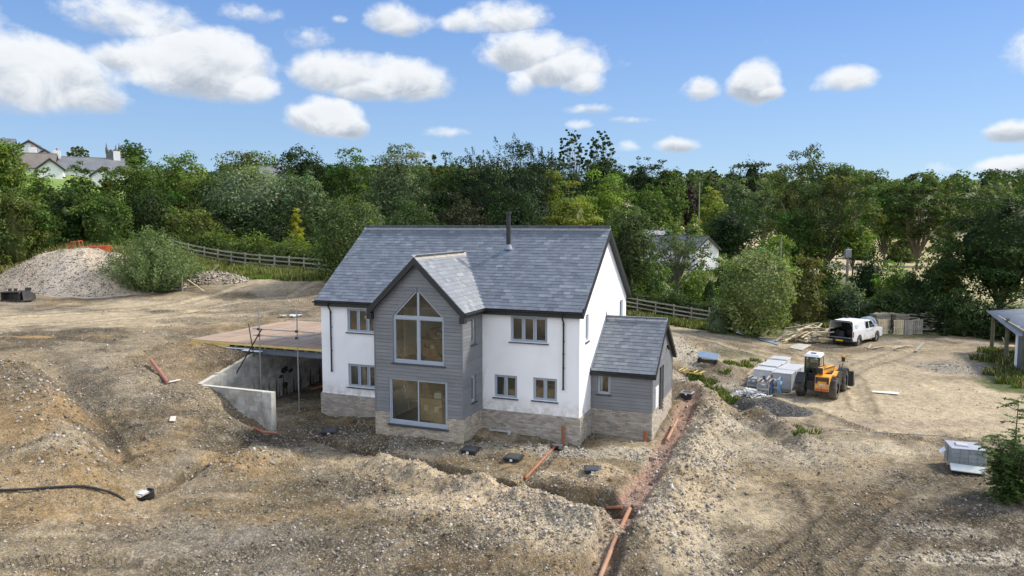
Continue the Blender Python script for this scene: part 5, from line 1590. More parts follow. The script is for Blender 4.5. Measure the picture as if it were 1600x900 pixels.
def tree(name, label, cat, px, ytop, wpx, dist, kind, tint, clear=.18, dens=1., group=None, base=None, bark=None, leaf=1., shape=1., hgt=None):
    TREE_N[0] += 1
    rg = np.random.default_rng(100+TREE_N[0])
    x, y = at_dist(px, dist) if base is None else base[:2]
    d = math.hypot(x, y)
    z0 = gz(x, y)-.05; q = ray(px, ytop); top = CAMZ+q[2]/math.hypot(q[0], q[1])*d
    Ht = max(top-z0, 1.) if hgt is None else hgt; W = wpx/FPX*y*(y/d)*.97
    Hc = Ht*(1-clear); zc = Ht*clear
    area = (wpx*.64)*(Hc/d*FPX*.64)
    ls = max(.08, d*.0029)*leaf
    lp = max(ls*FPX*.64/d, 1.2)
    n = int(np.clip(area/(lp*lp*.62)*3.9*dens, 600, 19000))
    if kind == 'open': n = int(n*.8)
    parts, tg = crown_parts(kind, W, Hc, zc, n, ls, tint, rg, shape)
    t = thing(name, label, cat, (x, y, z0), 0, group)
    V, F, C = merge(parts); V = V.copy()
    # fit the crown to its measured width and height
    zt = np.percentile(V[:, 2], 99.7); V[:, 2] = np.where(V[:, 2] > zc, zc+(V[:, 2]-zc)*(Ht-zc)/max(zt-zc, .1), V[:, 2])
    if kind != 'windswept': V[:, :2] *= W/2/np.percentile(np.abs(V[:, 0]), 98.5)
    keep = V.reshape(-1, 4, 3)[:len(V)//4] if False else None
    V[:, 2] = np.maximum(V[:, 2], .02+.25*rg.uniform(0, 1, len(V))*(V[:, 2] < .02))
    npmesh('crown', V, F, M_LEAF, np.clip(C, .004, .6), parent=t)
    m = MB(); r0 = max(.06, W*.028)
    if kind in ('bush', 'shoots', 'ball'):
        for k in range(5):
            a = k*1.3; m.tube([(math.cos(a)*.15, math.sin(a)*.15, -.2), (math.cos(a)*W*.1, math.sin(a)*W*.1, Ht*.3), (math.cos(a)*W*.2, math.sin(a)*W*.2, Ht*.6)], r0*.7, 6, False, r0*.2)
        m.build('stem', bark or M_BARK, t)
    else:
        fork = max(zc*.8, Ht*.12)
        lean = rg.normal(0, .03, 2)*Ht
        m.tube([(0, 0, -.3), (lean[0]*.3, lean[1]*.3, fork), (lean[0], lean[1], Ht*.62), (lean[0], lean[1], Ht*.86)], r0, 7, False, r0*.22)
        limb_tubes(m, (lean[0]*.3, lean[1]*.3, fork), tg, r0*.45, rg)
        m.build('trunk', bark or M_BARK, t)
    return t


G_DARK = (.044, .075, .020); G_PINE = (.034, .054, .027); G_MID = (.080, .134, .027); G_LIGHT = (.135, .20, .036); G_GREY = (.12, .165, .078)
G_YEL = (.18, .22, .038); G_OLIVE = (.11, .135, .034); G_PURP = (.05, .035, .032); G_SILV = (.18, .235, .125); G_BRIGHT = (.14, .22, .030); G_DEEP = (.030, .054, .017)
TR = [
    # far left skyline
    ('tree', 'bright green bushy tree hiding the white gabled house at the far left edge', 'tree', 14, 219, 78, 112, 'broad', G_LIGHT, .1),
    ('tree', 'green tree between the white gabled house and the long bungalow', 'tree', 128, 254, 60, 112, 'bush', G_MID, .05),
    ('tree', 'rounded dense dark tree standing beside the church tower', 'tree', 214, 219, 52, 205, 'broad', G_MID, .15),
    ('bare_tree', 'nearly leafless tree rising behind the long bungalow roof', 'tree', 128, 229, 32, 190, 'open', G_OLIVE, .3),
    ('tree', 'large green tree right of the bungalow with a leaning crown', 'tree', 222, 247, 92, 104, 'broad', G_MID, .1),
    ('tree', 'large windswept green tree sloping down to the right on the left skyline', 'tree', 285, 240, 104, 98, 'broad', G_LIGHT, .1),
    ('shrub', 'low shrub in front of the bungalow end wall', 'shrub', 172, 262, 40, 116, 'bush', G_OLIVE, .0),
    ('tree', 'low rounded tree left of the bungalow roof', 'tree', 62, 262, 70, 106, 'bush', G_LIGHT, .05),
    # overgrown bank below them
    ('overgrown_bush', 'big scrub bush at the left edge behind the yellow grass', 'bush', 18, 296, 120, 79, 'bush', G_OLIVE, 0),
    ('overgrown_bush', 'dark scrub bush directly above the top of the rubble heap', 'bush', 100, 291, 110, 82, 'bush', G_DARK, 0),
    ('overgrown_bush', 'dark green scrub bush above the orange hopper', 'bush', 165, 293, 110, 80, 'bush', G_MID, 0),
    ('overgrown_bush', 'tall dark scrub bush behind the pale willow bush', 'bush', 232, 292, 100, 82, 'bush', G_DARK, 0),
    ('overgrown_bush', 'mixed green scrub in front of the windswept tree', 'bush', 300, 318, 100, 80, 'bush', G_OLIVE, 0),
    ('overgrown_bush', 'lower scrub bush on the left bank, between heap and hedge', 'bush', 60, 318, 100, 80, 'bush', G_MID, 0),
    ('willow_bush', 'large pale green willow bush beside the rubble heap', 'bush', 236, 359, 150, 64, 'shoots', (.15, .20, .080), 0, 2.6),
    # left centre
    ('tree', 'broad dome shaped tree rising behind the silvery tree', 'tree', 392, 237, 120, 128, 'broad', G_OLIVE, .1),
    ('tree', 'silvery green rounded tree left of the new house', 'tree', 392, 256, 132, 86, 'ball', G_SILV, .04),
    ('tree', 'dark tree filling the gap left of the silvery tree', 'tree', 335, 272, 90, 92, 'broad', G_DARK, .1),
    ('tree', 'dark broad crowned tree left of centre on the skyline', 'tree', 478, 230, 96, 96, 'broad', G_DEEP, .1),
    ('tree', 'lighter green tree between the dark broad tree and the tall grey green tree', 'tree', 545, 234, 92, 94, 'broad', G_MID, .1),
    ('tree', 'grey green understorey tree below the dark broad tree', 'tree', 470, 268, 90, 84, 'broad', G_GREY, .05),
    ('tree', 'dark understorey tree behind the golden conifer', 'tree', 505, 300, 110, 86, 'bush', G_DEEP, .0),
    ('understorey_bush', 'dark understorey bush beneath the left side of the silvery tree', 'bush', 345, 318, 90, 83, 'bush', G_DARK, 0),
    ('understorey_bush', 'dark understorey bush beneath the right side of the silvery tree', 'bush', 420, 322, 90, 80, 'bush', G_DEEP, 0),
    ('understorey_bush', 'dark understorey bush right behind the golden conifer foot', 'bush', 478, 335, 70, 79, 'bush', G_DARK, 0),
    ('golden_conifer', 'small golden yellow conifer behind the clipped hedge', 'conifer', 463, 326, 34, 76, 'conifer', (.30, .30, .03), .02, 1.5),
    ('evergreen_bush', 'large dense evergreen bush touching the left end of the roof', 'bush', 548, 308, 118, 60, 'ball', (.10, .14, .045), 0, 1.2),
    ('tree', 'tall grey green tree with wispy top above the left half of the roof', 'tree', 625, 226, 112, 86, 'broad', G_GREY, .1),
    ('tree', 'thin topped olive tree just right of the tall grey green tree', 'tree', 672, 243, 60, 92, 'open', G_OLIVE, .1),
    ('tree', 'dark pointed evergreen left of the flue on the skyline', 'tree', 700, 240, 80, 88, 'windswept', G_DARK, .02),
    ('tree', 'ragged evergreen with one high wind bent tip left of the flue', 'tree', 742, 236, 78, 86, 'windswept', G_PINE, .02),
    ('tree', 'largest dark windswept evergreen above the flue', 'tree', 805, 221, 132, 82, 'windswept', G_PINE, .02, 1.2),
    ('tree', 'dense dark dome crown behind the largest windswept evergreen', 'tree', 822, 226, 60, 90, 'broad', G_DEEP, .1),
    ('tree', 'dark narrow evergreen with upright tips right of the flue', 'tree', 850, 233, 66, 90, 'windswept', G_PINE, .02),
    ('overgrown_bush', 'dark bush directly above the left part of the ridge', 'bush', 640, 306, 130, 68, 'bush', G_DARK, 0),
    ('overgrown_bush', 'brownish dark bush above the middle of the ridge', 'bush', 725, 300, 120, 70, 'bush', (.045, .05, .026), 0),
    ('overgrown_bush', 'very dark evergreen bush behind the flue', 'bush', 805, 290, 120, 72, 'bush', G_DEEP, 0),
    ('tree', 'drooping yellow green tree near the right part of the ridge', 'tree', 895, 284, 96, 76, 'layer', G_YEL, .0),
    ('tree', 'slim yellowish tree between dark evergreens above the ridge', 'tree', 862, 268, 44, 84, 'broad', G_YEL, .05),
    # centre right skyline
    ('open_tree', 'open airy tree with visible forked limbs, left of the pair on the skyline', 'tree', 893, 203, 46, 118, 'open', G_DARK, .52, .8),
    ('open_tree', 'open airy tree with a spreading top, right of the pair on the skyline', 'tree', 936, 205, 50, 118, 'open', G_DARK, .50, .9),
    ('tree', 'dark green tree beneath the pair of airy trees', 'tree', 880, 249, 92, 112, 'broad', G_DEEP, .1),
    ('tree', 'dark green rounded tree right of the airy trees', 'tree', 940, 244, 88, 116, 'broad', G_DARK, .1),
    ('tree', 'mid green leafy tree above the right end of the ridge', 'tree', 950, 268, 96, 92, 'broad', G_BRIGHT, .08),
    ('tree', 'feathery tree beside the right gable of the new house', 'tree', 988, 320, 84, 72, 'broad', (.07, .10, .035), .06, 1.1),
    ('pine_tree', 'black green pine on the skyline, larger of the two', 'tree', 1003, 245, 62, 215, 'layer', G_DEEP, .15),
    ('pine_tree', 'black green pine on the skyline, right of the larger one', 'tree', 1045, 252, 58, 215, 'layer', G_DEEP, .15),
    ('tree', 'round topped tree below the two black pines, upper one', 'tree', 1048, 270, 56, 180, 'broad', G_MID, .1),
    ('tree', 'round topped tree below the two black pines, lower one', 'tree', 1015, 288, 66, 165, 'broad', G_MID, .08),
    ('tree', 'dark purple leaved tree in the distance', 'tree', 1074, 282, 26, 185, 'broad', G_PURP, .05),
    ('tree', 'very tall thin tree with a tufted top far behind the cottage', 'tree', 1110, 261, 26, 235, 'open', G_DARK, .4),
    ('tree', 'dark green far tree under the thin tufted tree', 'tree', 1100, 276, 66, 240, 'broad', G_DARK, .1),
    ('tree', 'dark green far tree left of the cedar', 'tree', 1136, 278, 60, 255, 'broad', G_DARK, .1),
    ('cedar_tree', 'flat layered cedar standing out on the skyline', 'tree', 1172, 251, 66, 265, 'layer', G_DEEP, .12),
    ('tree', 'soft grey green tree below the cedar', 'tree', 1152, 276, 52, 205, 'broad', G_GREY, .08),
    ('tree', 'wide grey green tree right of the cedar', 'tree', 1192, 280, 72, 200, 'broad', G_GREY, .08),
    ('tree', 'small yellow green far tree below the skyline woods', 'tree', 1112, 292, 44, 190, 'broad', G_YEL, .05),
    ('tree', 'bright yellow green tree behind the dark round tree', 'tree', 1118, 310, 50, 150, 'broad', G_YEL, .05),
    ('tree', 'very dark dense round tree above the white cottage', 'tree', 1142, 316, 92, 138, 'broad', G_DEEP, .05, 1.2),
    ('shrub', 'light green shrub in the dry field left of the dark round tree', 'shrub', 1052, 336, 34, 160, 'bush', G_LIGHT, 0),
    ('shrub', 'second light green shrub in the dry field', 'shrub', 1085, 334, 28, 165, 'bush', G_BRIGHT, 0),
    # mid right
    ('birch_tree', 'slim leafy birch partly hiding the white cottage', 'tree', 1058, 352, 104, 84, 'airy', (.095, .135, .045), .10, .8),
    ('tree', 'green bush like tree left of the birch', 'tree', 1016, 408, 78, 78, 'bush', G_MID, 0),
    ('tree', 'green bush in front of the cottage wall foot', 'bush', 1090, 418, 76, 80, 'bush', G_LIGHT, 0),
    ('tree', 'mid green bush between the cottage and the huge rounded bush', 'bush', 1138, 398, 60, 82, 'bush', G_MID, 0),
    ('column_shrub', 'narrow dark conical shrub behind the right fence', 'shrub', 1112, 438, 24, 72, 'column', G_DARK, 0),
    ('rounded_bush', 'huge pale topped rounded bush beside the track', 'bush', 1186, 388, 124, 58, 'ball', (.20, .245, .085), 0, 1.3),
    ('shrub', 'small grey leaved shrub at the left foot of the rounded bush', 'shrub', 1130, 468, 48, 59, 'bush', G_SILV, 0),
    ('tree', 'leafy light tree rising behind the huge rounded bush', 'tree', 1212, 366, 76, 92, 'broad', G_LIGHT, .05),
    ('bush', 'yellowish green overgrown bush right of the rounded bush', 'bush', 1262, 396, 74, 68, 'bush', (.13, .13, .035), 0),
    ('tree', 'dark green bush behind the yellowish overgrown bush', 'bush', 1296, 404, 62, 80, 'bush', G_MID, 0),
    ('ash_tree', 'tallest ash tree with a spreading airy crown right of centre', 'tree', 1290, 232, 165, 104, 'airy', (.075, .11, .032), .2, 1.1),
    ('tree', 'darker tree filling the left side of the tall ash', 'tree', 1235, 258, 84, 116, 'broad', G_OLIVE, .1),
    ('tree', 'green tree below the tall ash', 'tree', 1250, 330, 92, 102, 'broad', G_MID, .08),
    ('tree', 'light leaved tree under the right side of the tall ash', 'tree', 1335, 342, 66, 104, 'broad', G_LIGHT, .42),
    ('oak_tree', 'broad oak on the skyline just right of the tall ash', 'tree', 1385, 268, 96, 185, 'broad', G_MID, .15),
    ('oak_tree', 'second broad oak with its trunk showing beside the dry field', 'tree', 1436, 270, 92, 178, 'airy', (.066, .092, .025), .13, 1.3),
    ('field_bush', 'dark low hedgerow bush at the far edge of the dry field, left one', 'bush', 1345, 366, 70, 215, 'bush', G_DARK, 0),
    ('field_bush', 'dark low hedgerow bush at the far edge of the dry field, right one', 'bush', 1410, 368, 80, 215, 'bush', G_OLIVE, 0),
    ('tree', 'small far tree between the second oak and the large sycamore', 'tree', 1478, 284, 56, 200, 'broad', G_OLIVE, .1),
    ('sycamore_tree', 'massive dark sycamore at the right edge above the open shed', 'tree', 1568, 268, 205, 76, 'layer', G_DARK, .05, 1.2),
    ('tree', 'pale green young tree left of the massive sycamore', 'tree', 1480, 378, 88, 80, 'layer', (.10, .14, .035), .05),
    ('bush', 'dark bush directly right of the utility pole', 'bush', 1362, 396, 76, 80, 'bush', G_DEEP, 0),
    ('bush', 'yellow green bush among the dark ones behind the pallets', 'bush', 1402, 408, 74, 76, 'bush', G_BRIGHT, 0),
    ('bush', 'low greyish bramble bush right behind the pickup', 'bush', 1335, 442, 66, 70, 'bush', G_GREY, 0),
    ('bush', 'dark bush above the branch pile', 'bush', 1438, 418, 84, 74, 'bush', G_DARK, 0),
    ('bush', 'dark bush between the young tree and the shed post', 'bush', 1508, 452, 90, 68, 'bush', G_DARK, 0),
    ('bush', 'dark shaded bush behind the open shed', 'bush', 1580, 470, 90, 70, 'bush', G_DEEP, 0),
    ('bush', 'dark bush behind the stacked pallets', 'bush', 1400, 452, 90, 70, 'bush', G_DARK, 0),
]
for i, t in enumerate(TR):
    a = dict(clear=t[9] if len(t) > 9 else .1, dens=t[10] if len(t) > 10 else 1.)
    tree(*t[:9], bark=M_PALEBARK if t[0] in ('birch_tree', 'bare_tree', 'open_tree') else None, **a)


def far_wood():
    """wooded horizon beyond the named trees"""
    rg = np.random.default_rng(5); parts = []
    for k in range(240):
        px = rg.uniform(-60, 1700); d = rg.uniform(300, 520) if px > 930 else rg.uniform(210, 330)
        if px < 240: continue
        x, y = at_dist(px, d); z = gz(x, y); Hh = rg.uniform(8, 14); W = rg.uniform(10, 17)
        tint = np.array([G_DARK, G_MID, G_OLIVE][rg.integers(0, 3)])*rg.uniform(.8, 1.3)
        q_ = ray(px, 262 if px < 930 else 268); Hh = min(Hh, CAMZ+q_[2]/math.hypot(q_[0], q_[1])*d-z)
        if Hh < 3.5: continue
        n = 300
        q = rg.normal(0, 1, (n, 3)); q /= np.linalg.norm(q, axis=1, keepdims=True); q[:, 2] = np.abs(q[:, 2])
        rr = rg.uniform(.75, 1.1, n)*(1+.2*np.sin(q[:, 0]*5+k)*np.sin(q[:, 2]*6))
        C = q*rr[:, None]*np.array([W/2, W/2, Hh*.8])+np.array([x, y, z+Hh*.2])
        parts.append(leaf_mesh(C, q+rg.normal(0, .5, (n, 3)), 1.7, tint*rg.uniform(.6, 1.4, (n, 1)), rg))
        parts.append(core(W*.42, W*.42, Hh*.7, np.array([x, y, z+Hh*.15]), tint, rg, 12, 7))
    V, F, C = merge(parts)
    tag(npmesh('distant_wood', V, F, M_LEAF, np.clip(C, .004, .5)), 'far wooded hillside and hedgerow trees along the horizon', 'wood', kind='stuff')


far_wood()


def hedge(name, label, pts, w, h, tint, n, ls):
    """clipped or rough hedge along ground points"""
    rg = np.random.default_rng(len(label)); c = np.mean(pts, 0); t = thing(name, label, 'hedge', (c[0], c[1], gz(*c)))
    pts = np.array(pts); seg = np.hypot(*np.diff(pts, axis=0).T); cum = np.r_[0, np.cumsum(seg)]
    s = rg.uniform(0, cum[-1], n); x = np.interp(s, cum, pts[:, 0]); y = np.interp(s, cum, pts[:, 1])
    k = np.clip(np.searchsorted(cum, s)-1, 0, len(seg)-1); d = np.diff(pts, axis=0)[k]/seg[k][:, None]; nn = np.stack([-d[:, 1], d[:, 0]], -1)
    a = rg.uniform(0, math.pi, n); hh = h*(1+.22*np.sin(s*1.3)+.14*np.sin(s*3.7)+.1*rg.normal(0, 1, n))
    ox = np.cos(a)*w/2*np.abs(np.cos(a))**-.35*rg.uniform(.85, 1.1, n); oz = np.sin(a)**.55*hh*rg.uniform(.35, 1., n)
    X = x+nn[:, 0]*ox; Y = y+nn[:, 1]*ox; Z = H(X, Y)+oz
    C = np.stack([X, Y, Z], -1)-np.array(t.location)
    N = np.stack([nn[:, 0]*np.cos(a), nn[:, 1]*np.cos(a), np.sin(a)+.3], -1)+rg.normal(0, .55, (n, 3))
    cl = vnoise(s*.9, oz*1.5+a, 3); col = np.array(tint)*(.6+.8*cl*rg.uniform(.6, 1.4, n)+.15)[:, None]
    parts = [leaf_mesh(C, N, ls, col, rg)]
    m = MB()
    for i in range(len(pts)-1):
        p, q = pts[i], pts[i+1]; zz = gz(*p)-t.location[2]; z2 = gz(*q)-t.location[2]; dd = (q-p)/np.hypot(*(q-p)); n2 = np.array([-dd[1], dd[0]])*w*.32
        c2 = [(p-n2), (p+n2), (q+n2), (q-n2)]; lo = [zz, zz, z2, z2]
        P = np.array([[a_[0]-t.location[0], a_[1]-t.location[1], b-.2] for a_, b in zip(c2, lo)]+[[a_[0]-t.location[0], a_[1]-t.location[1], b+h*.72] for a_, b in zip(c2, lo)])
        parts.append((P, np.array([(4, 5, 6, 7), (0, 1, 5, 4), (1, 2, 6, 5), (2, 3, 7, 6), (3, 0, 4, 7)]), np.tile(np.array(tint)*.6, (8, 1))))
    V, F, C = merge(parts); npmesh('leaves', V, F, M_LEAF, np.clip(C, .004, .5), parent=t); return t


def mark(px, d): return at_dist(px, d)


HL = [mark(262, 80), mark(320, 77.5), mark(380, 73.5), mark(440, 70), mark(500, 66.5), mark(540, 64)]
hedge('hedge', 'long leafy hedge with yellowish tips behind the left rail fence', HL, 2.4, 2.3, (.105, .145, .032), 17000, .26)
HR = [mark(965, 70.5), mark(1010, 69.5), mark(1060, 68), mark(1125, 66)]
hedge('hedge', 'dark thick hedge behind the right rail fence', HR, 2.2, 1.9, (.05, .075, .02), 8000, .26)
HB = [mark(1205, 70), mark(1290, 71), mark(1380, 70), mark(1450, 70), mark(1540, 68), mark(1640, 67)]
hedge('hedge', 'rough dark hedge bank along the back of the yard', HB, 3., 2.6, (.038, .06, .018), 15000, .26)


def grass(name, label, regions, tint, n, h, ls=.05, straw=.3):
    """tall grass blades over ground patches: (centre x, y, rx, ry, angle)"""
    rg = np.random.default_rng(len(label)*3); P = []
    tot = sum(r[2]*r[3] for r in regions)
    for cx, cy, rx, ry, an in regions:
        k = int(n*rx*ry/tot); a = rg.uniform(0, 6.28, k); r = np.sqrt(rg.uniform(0, 1, k))*(1+.15*np.sin(a*3+cx))
        lx, ly = np.cos(a)*r*rx, np.sin(a)*r*ry; P.append(np.stack([cx+lx*math.cos(an)-ly*math.sin(an), cy+lx*math.sin(an)+ly*math.cos(an)], -1))
    P = np.concatenate(P); cl = fbm(P[:, 0], P[:, 1], .9, 3, .6, 77); P = P[cl > -.35*rg.uniform(0, 1, len(P))]; n = len(P)
    z = H(P[:, 0], P[:, 1]); B = np.column_stack([P, z]); hh = h*rg.uniform(.45, 1.25, n)
    a = rg.uniform(0, 6.28, n); d = np.stack([np.cos(a), np.sin(a), np.zeros(n)], -1)*(ls*rg.uniform(.6, 1.3, n))[:, None]
    ln = rg.normal(0, .28, (n, 3)); ln[:, 2] = 1; T = B+ln*hh[:, None]
    V = np.stack([B-d, B+d, T+d*.25, T-d*.25], 1).reshape(-1, 3); F = np.arange(n*4).reshape(n, 4)
    st = (rg.uniform(0, 1, n) < straw)[:, None]; col = np.where(st, np.array([.36, .31, .15]), np.array(tint))*rg.uniform(.6, 1.35, (n, 1))
    return tag(npmesh(name, V, F, M_LEAF, np.repeat(col, 4, 0)), label, 'grass', kind='stuff')


def rgn(px, py, z, rx, ry, an=0.):
    q = on_ground(px, py, z); return (q[0], q[1], rx, ry, an)


grass('tall_grass', 'tall green and straw coloured grass on the bank below the left rail fence',
      [rgn(330, 402, 5, 4.5, 3.5), rgn(390, 412, 4.8, 6, 2.6, -.35), rgn(450, 424, 4.4, 6, 2.2, -.4), rgn(500, 432, 4.2, 4, 2.4, -.4), rgn(310, 420, 4.4, 3, 3), rgn(350, 430, 4, 4, 1.8, -.3), rgn(300, 395, 5.3, 5, 3)], (.12, .165, .038), 36000, .5, .045, .34)
grass('meadow_grass', 'long yellow grass at the left edge behind the rubble heap',
      [rgn(30, 398, 5.5, 9, 3.5), rgn(95, 393, 5.8, 6, 2.5), rgn(-30, 410, 5.2, 6, 3.5), rgn(150, 392, 6, 4, 2)], (.17, .17, .05), 22000, .9, .06, .65)
grass('verge_grass', 'rough green verge grass along the right rail fence and round the big bush',
      [rgn(1020, 500, .6, 3.2, 1.3, -.6), rgn(1070, 507, .5, 3.4, 1.3, -.6), rgn(1110, 516, .4, 2.6, .9, -.5), rgn(1260, 512, .2, 4, 1.6), rgn(1310, 505, .2, 3.5, 2.0), rgn(1290, 525, .1, 2, 1), rgn(1480, 505, .1, 4, 1), rgn(1530, 520, 0, 3, 1)], (.085, .115, .03), 20000, .42, .045, .22)
grass('green_weeds', 'bright green weeds growing in strips between the spoil bank and the yard',
      [rgn(1088, 590, .1, .5, .5), rgn(1105, 600, .1, .6, .45), rgn(1122, 613, 0, .7, .4, -.7), rgn(1140, 628, 0, .5, .3, -.7), rgn(1155, 572, .1, 1.1, .5), rgn(1175, 565, .1, .8, .4), rgn(1130, 580, .1, .5, .35), rgn(1262, 678, 0, .6, .2), rgn(1250, 676, 0, .25, .15)], (.085, .13, .03), 6000, .2, .03, .15)
grass('shed_grass', 'green grass and weeds growing round the posts of the open shed',
      [rgn(1552, 552, 0, .9, .8), rgn(1565, 565, 0, 1.6, 1.3), rgn(1582, 585, 0, 1.5, 1.2), rgn(1597, 600, 0, 1.4, 1.2), rgn(1575, 555, 0, 1, 1)], (.085, .12, .03), 9000, .34, .04, .25)
grass('thin_grass', 'thin short grass on the left track verge',
      [rgn(345, 424, 4.1, 5, 1.2, -.2), rgn(410, 434, 3.9, 4, .8, -.2), rgn(300, 432, 4, 3, 1)], (.14, .21, .035), 16000, .2, .04, .08)


def near_sapling():
    """young tree with feathery compound leaves beside the block pallet"""
    x, y = onz(1580, 783)[:2]; t = thing('sapling', 'young feathery leaved tree beside the grey block pallet at the right edge', 'tree', (x, y, gz(x, y)))
    rg = np.random.default_rng(3); m = MB(); C = []; N = []; K = []
    Hh = 3.35
    for st in range(9):
        a0 = st*.9; lean = Vector((math.cos(a0)*.35, math.sin(a0)*.35, 0)); hs = Hh*(1 if st == 0 else rg.uniform(.45, .78)); b0 = Vector((math.cos(a0)*.12*(st > 0), math.sin(a0)*.12*(st > 0), -.1))
        p = [b0, b0+lean*.5*(st > 0)+Vector((0, 0, hs*.5)), b0+lean*(1.6 if st else .1)+Vector((0, 0, hs))]
        m.tube(p, .035, 6, False, .01)
        for j in range(54):
            s = rg.uniform(.08, 1); base = (p[0].lerp(p[1], s*2) if s < .5 else p[1].lerp(p[2], s*2-1))
            a = rg.uniform(0, 6.28); ln = rg.uniform(.4, .9)*(1.15-.5*s)*(1.0 if st == 0 else .9); up = rg.uniform(.0, .7)
            for q in range(11):
                f = (q+1)/11; pos = base+Vector((math.cos(a)*ln*f, math.sin(a)*ln*f, up*ln*f-.35*ln*f*f)); sd = Vector((-math.sin(a), math.cos(a), 0))
                for sg in (-1, 1): C.append(pos+sd*sg*.055*(1.1-f*.5)); N.append((rg.normal(0, .35), rg.normal(0, .35), 1.)); K.append(rg.uniform(.55, 1.45))
    C = np.array([tuple(c) for c in C]); N = np.array(N); K = np.array(K)
    tint = np.array([.10, .155, .045]); V, F, Cc = leaf_mesh(C, N, .12, tint*K[:, None], rg, .45)
    V[:, 2] = np.maximum(V[:, 2], .03)
    npmesh('leaves', V, F, M_LEAF, Cc, parent=t); m.build('stem', M_BARK, t)


near_sapling()

# ================================================================== THINGS ON THE SITE
def head(a, b):
    """rotation that points local +Y from ground point a to b"""
    return -math.atan2(b[0]-a[0], b[1]-a[1])


def wheel(parent, x, y, r, w, rim=.55, side=1, lug=True, name='wheel'):
    m = MB(); n = 28; prof = [(r*rim, -w/2), (r*.88, -w/2), (r, -w*.36), (r, w*.36), (r*.88, w/2), (r*rim, w/2)]
    vs = []; fs = []
    for k in range(n):
        a = 2*math.pi*k/n
        for (q, o) in prof: vs.append((x+o, y+q*math.cos(a), r+q*math.sin(a)))
    P = len(prof)
    for k in range(n):
        for j in range(P-1): fs.append((k*P+j, k*P+j+1, ((k+1) % n)*P+j+1, ((k+1) % n)*P+j))
    m.add(vs, fs)
    if lug:
        for k in range(18):
            a = 2*math.pi*k/18
            for s in (-1, 1):
                a2 = a+(.12 if s > 0 else 0)
                c = Vector((x, y, r)); d = Vector((0, math.cos(a2), math.sin(a2))); tt = Vector((0, -math.sin(a2), math.cos(a2)))
                p0 = c+d*(r+.012)+Vector((s*w*.04, 0, 0)); p1 = c+d*(r-.01)+Vector((s*w*.47, 0, 0))+tt*.1
                m.bar(p0, p1, .05, .045, d)
    o = m.build(name, M_TYRE, parent)
    m = MB(); m.cyl((x, y, r), (1, 0, 0), r*rim*1.02, w*.55, 20); m.cyl((x+side*w*.3, y, r), (1, 0, 0), r*.22, w*.25, 12)
    for k in range(6):
        a = k*math.pi/3; m.cyl((x+side*w*.29, y+math.cos(a)*r*.36, r+math.sin(a)*r*.36), (1, 0, 0), r*.05, w*.1, 6)
    m.build('rim', M_RIM if not lug else M_ORANGE if False else M_DARKM if lug else M_RIM, o); return o


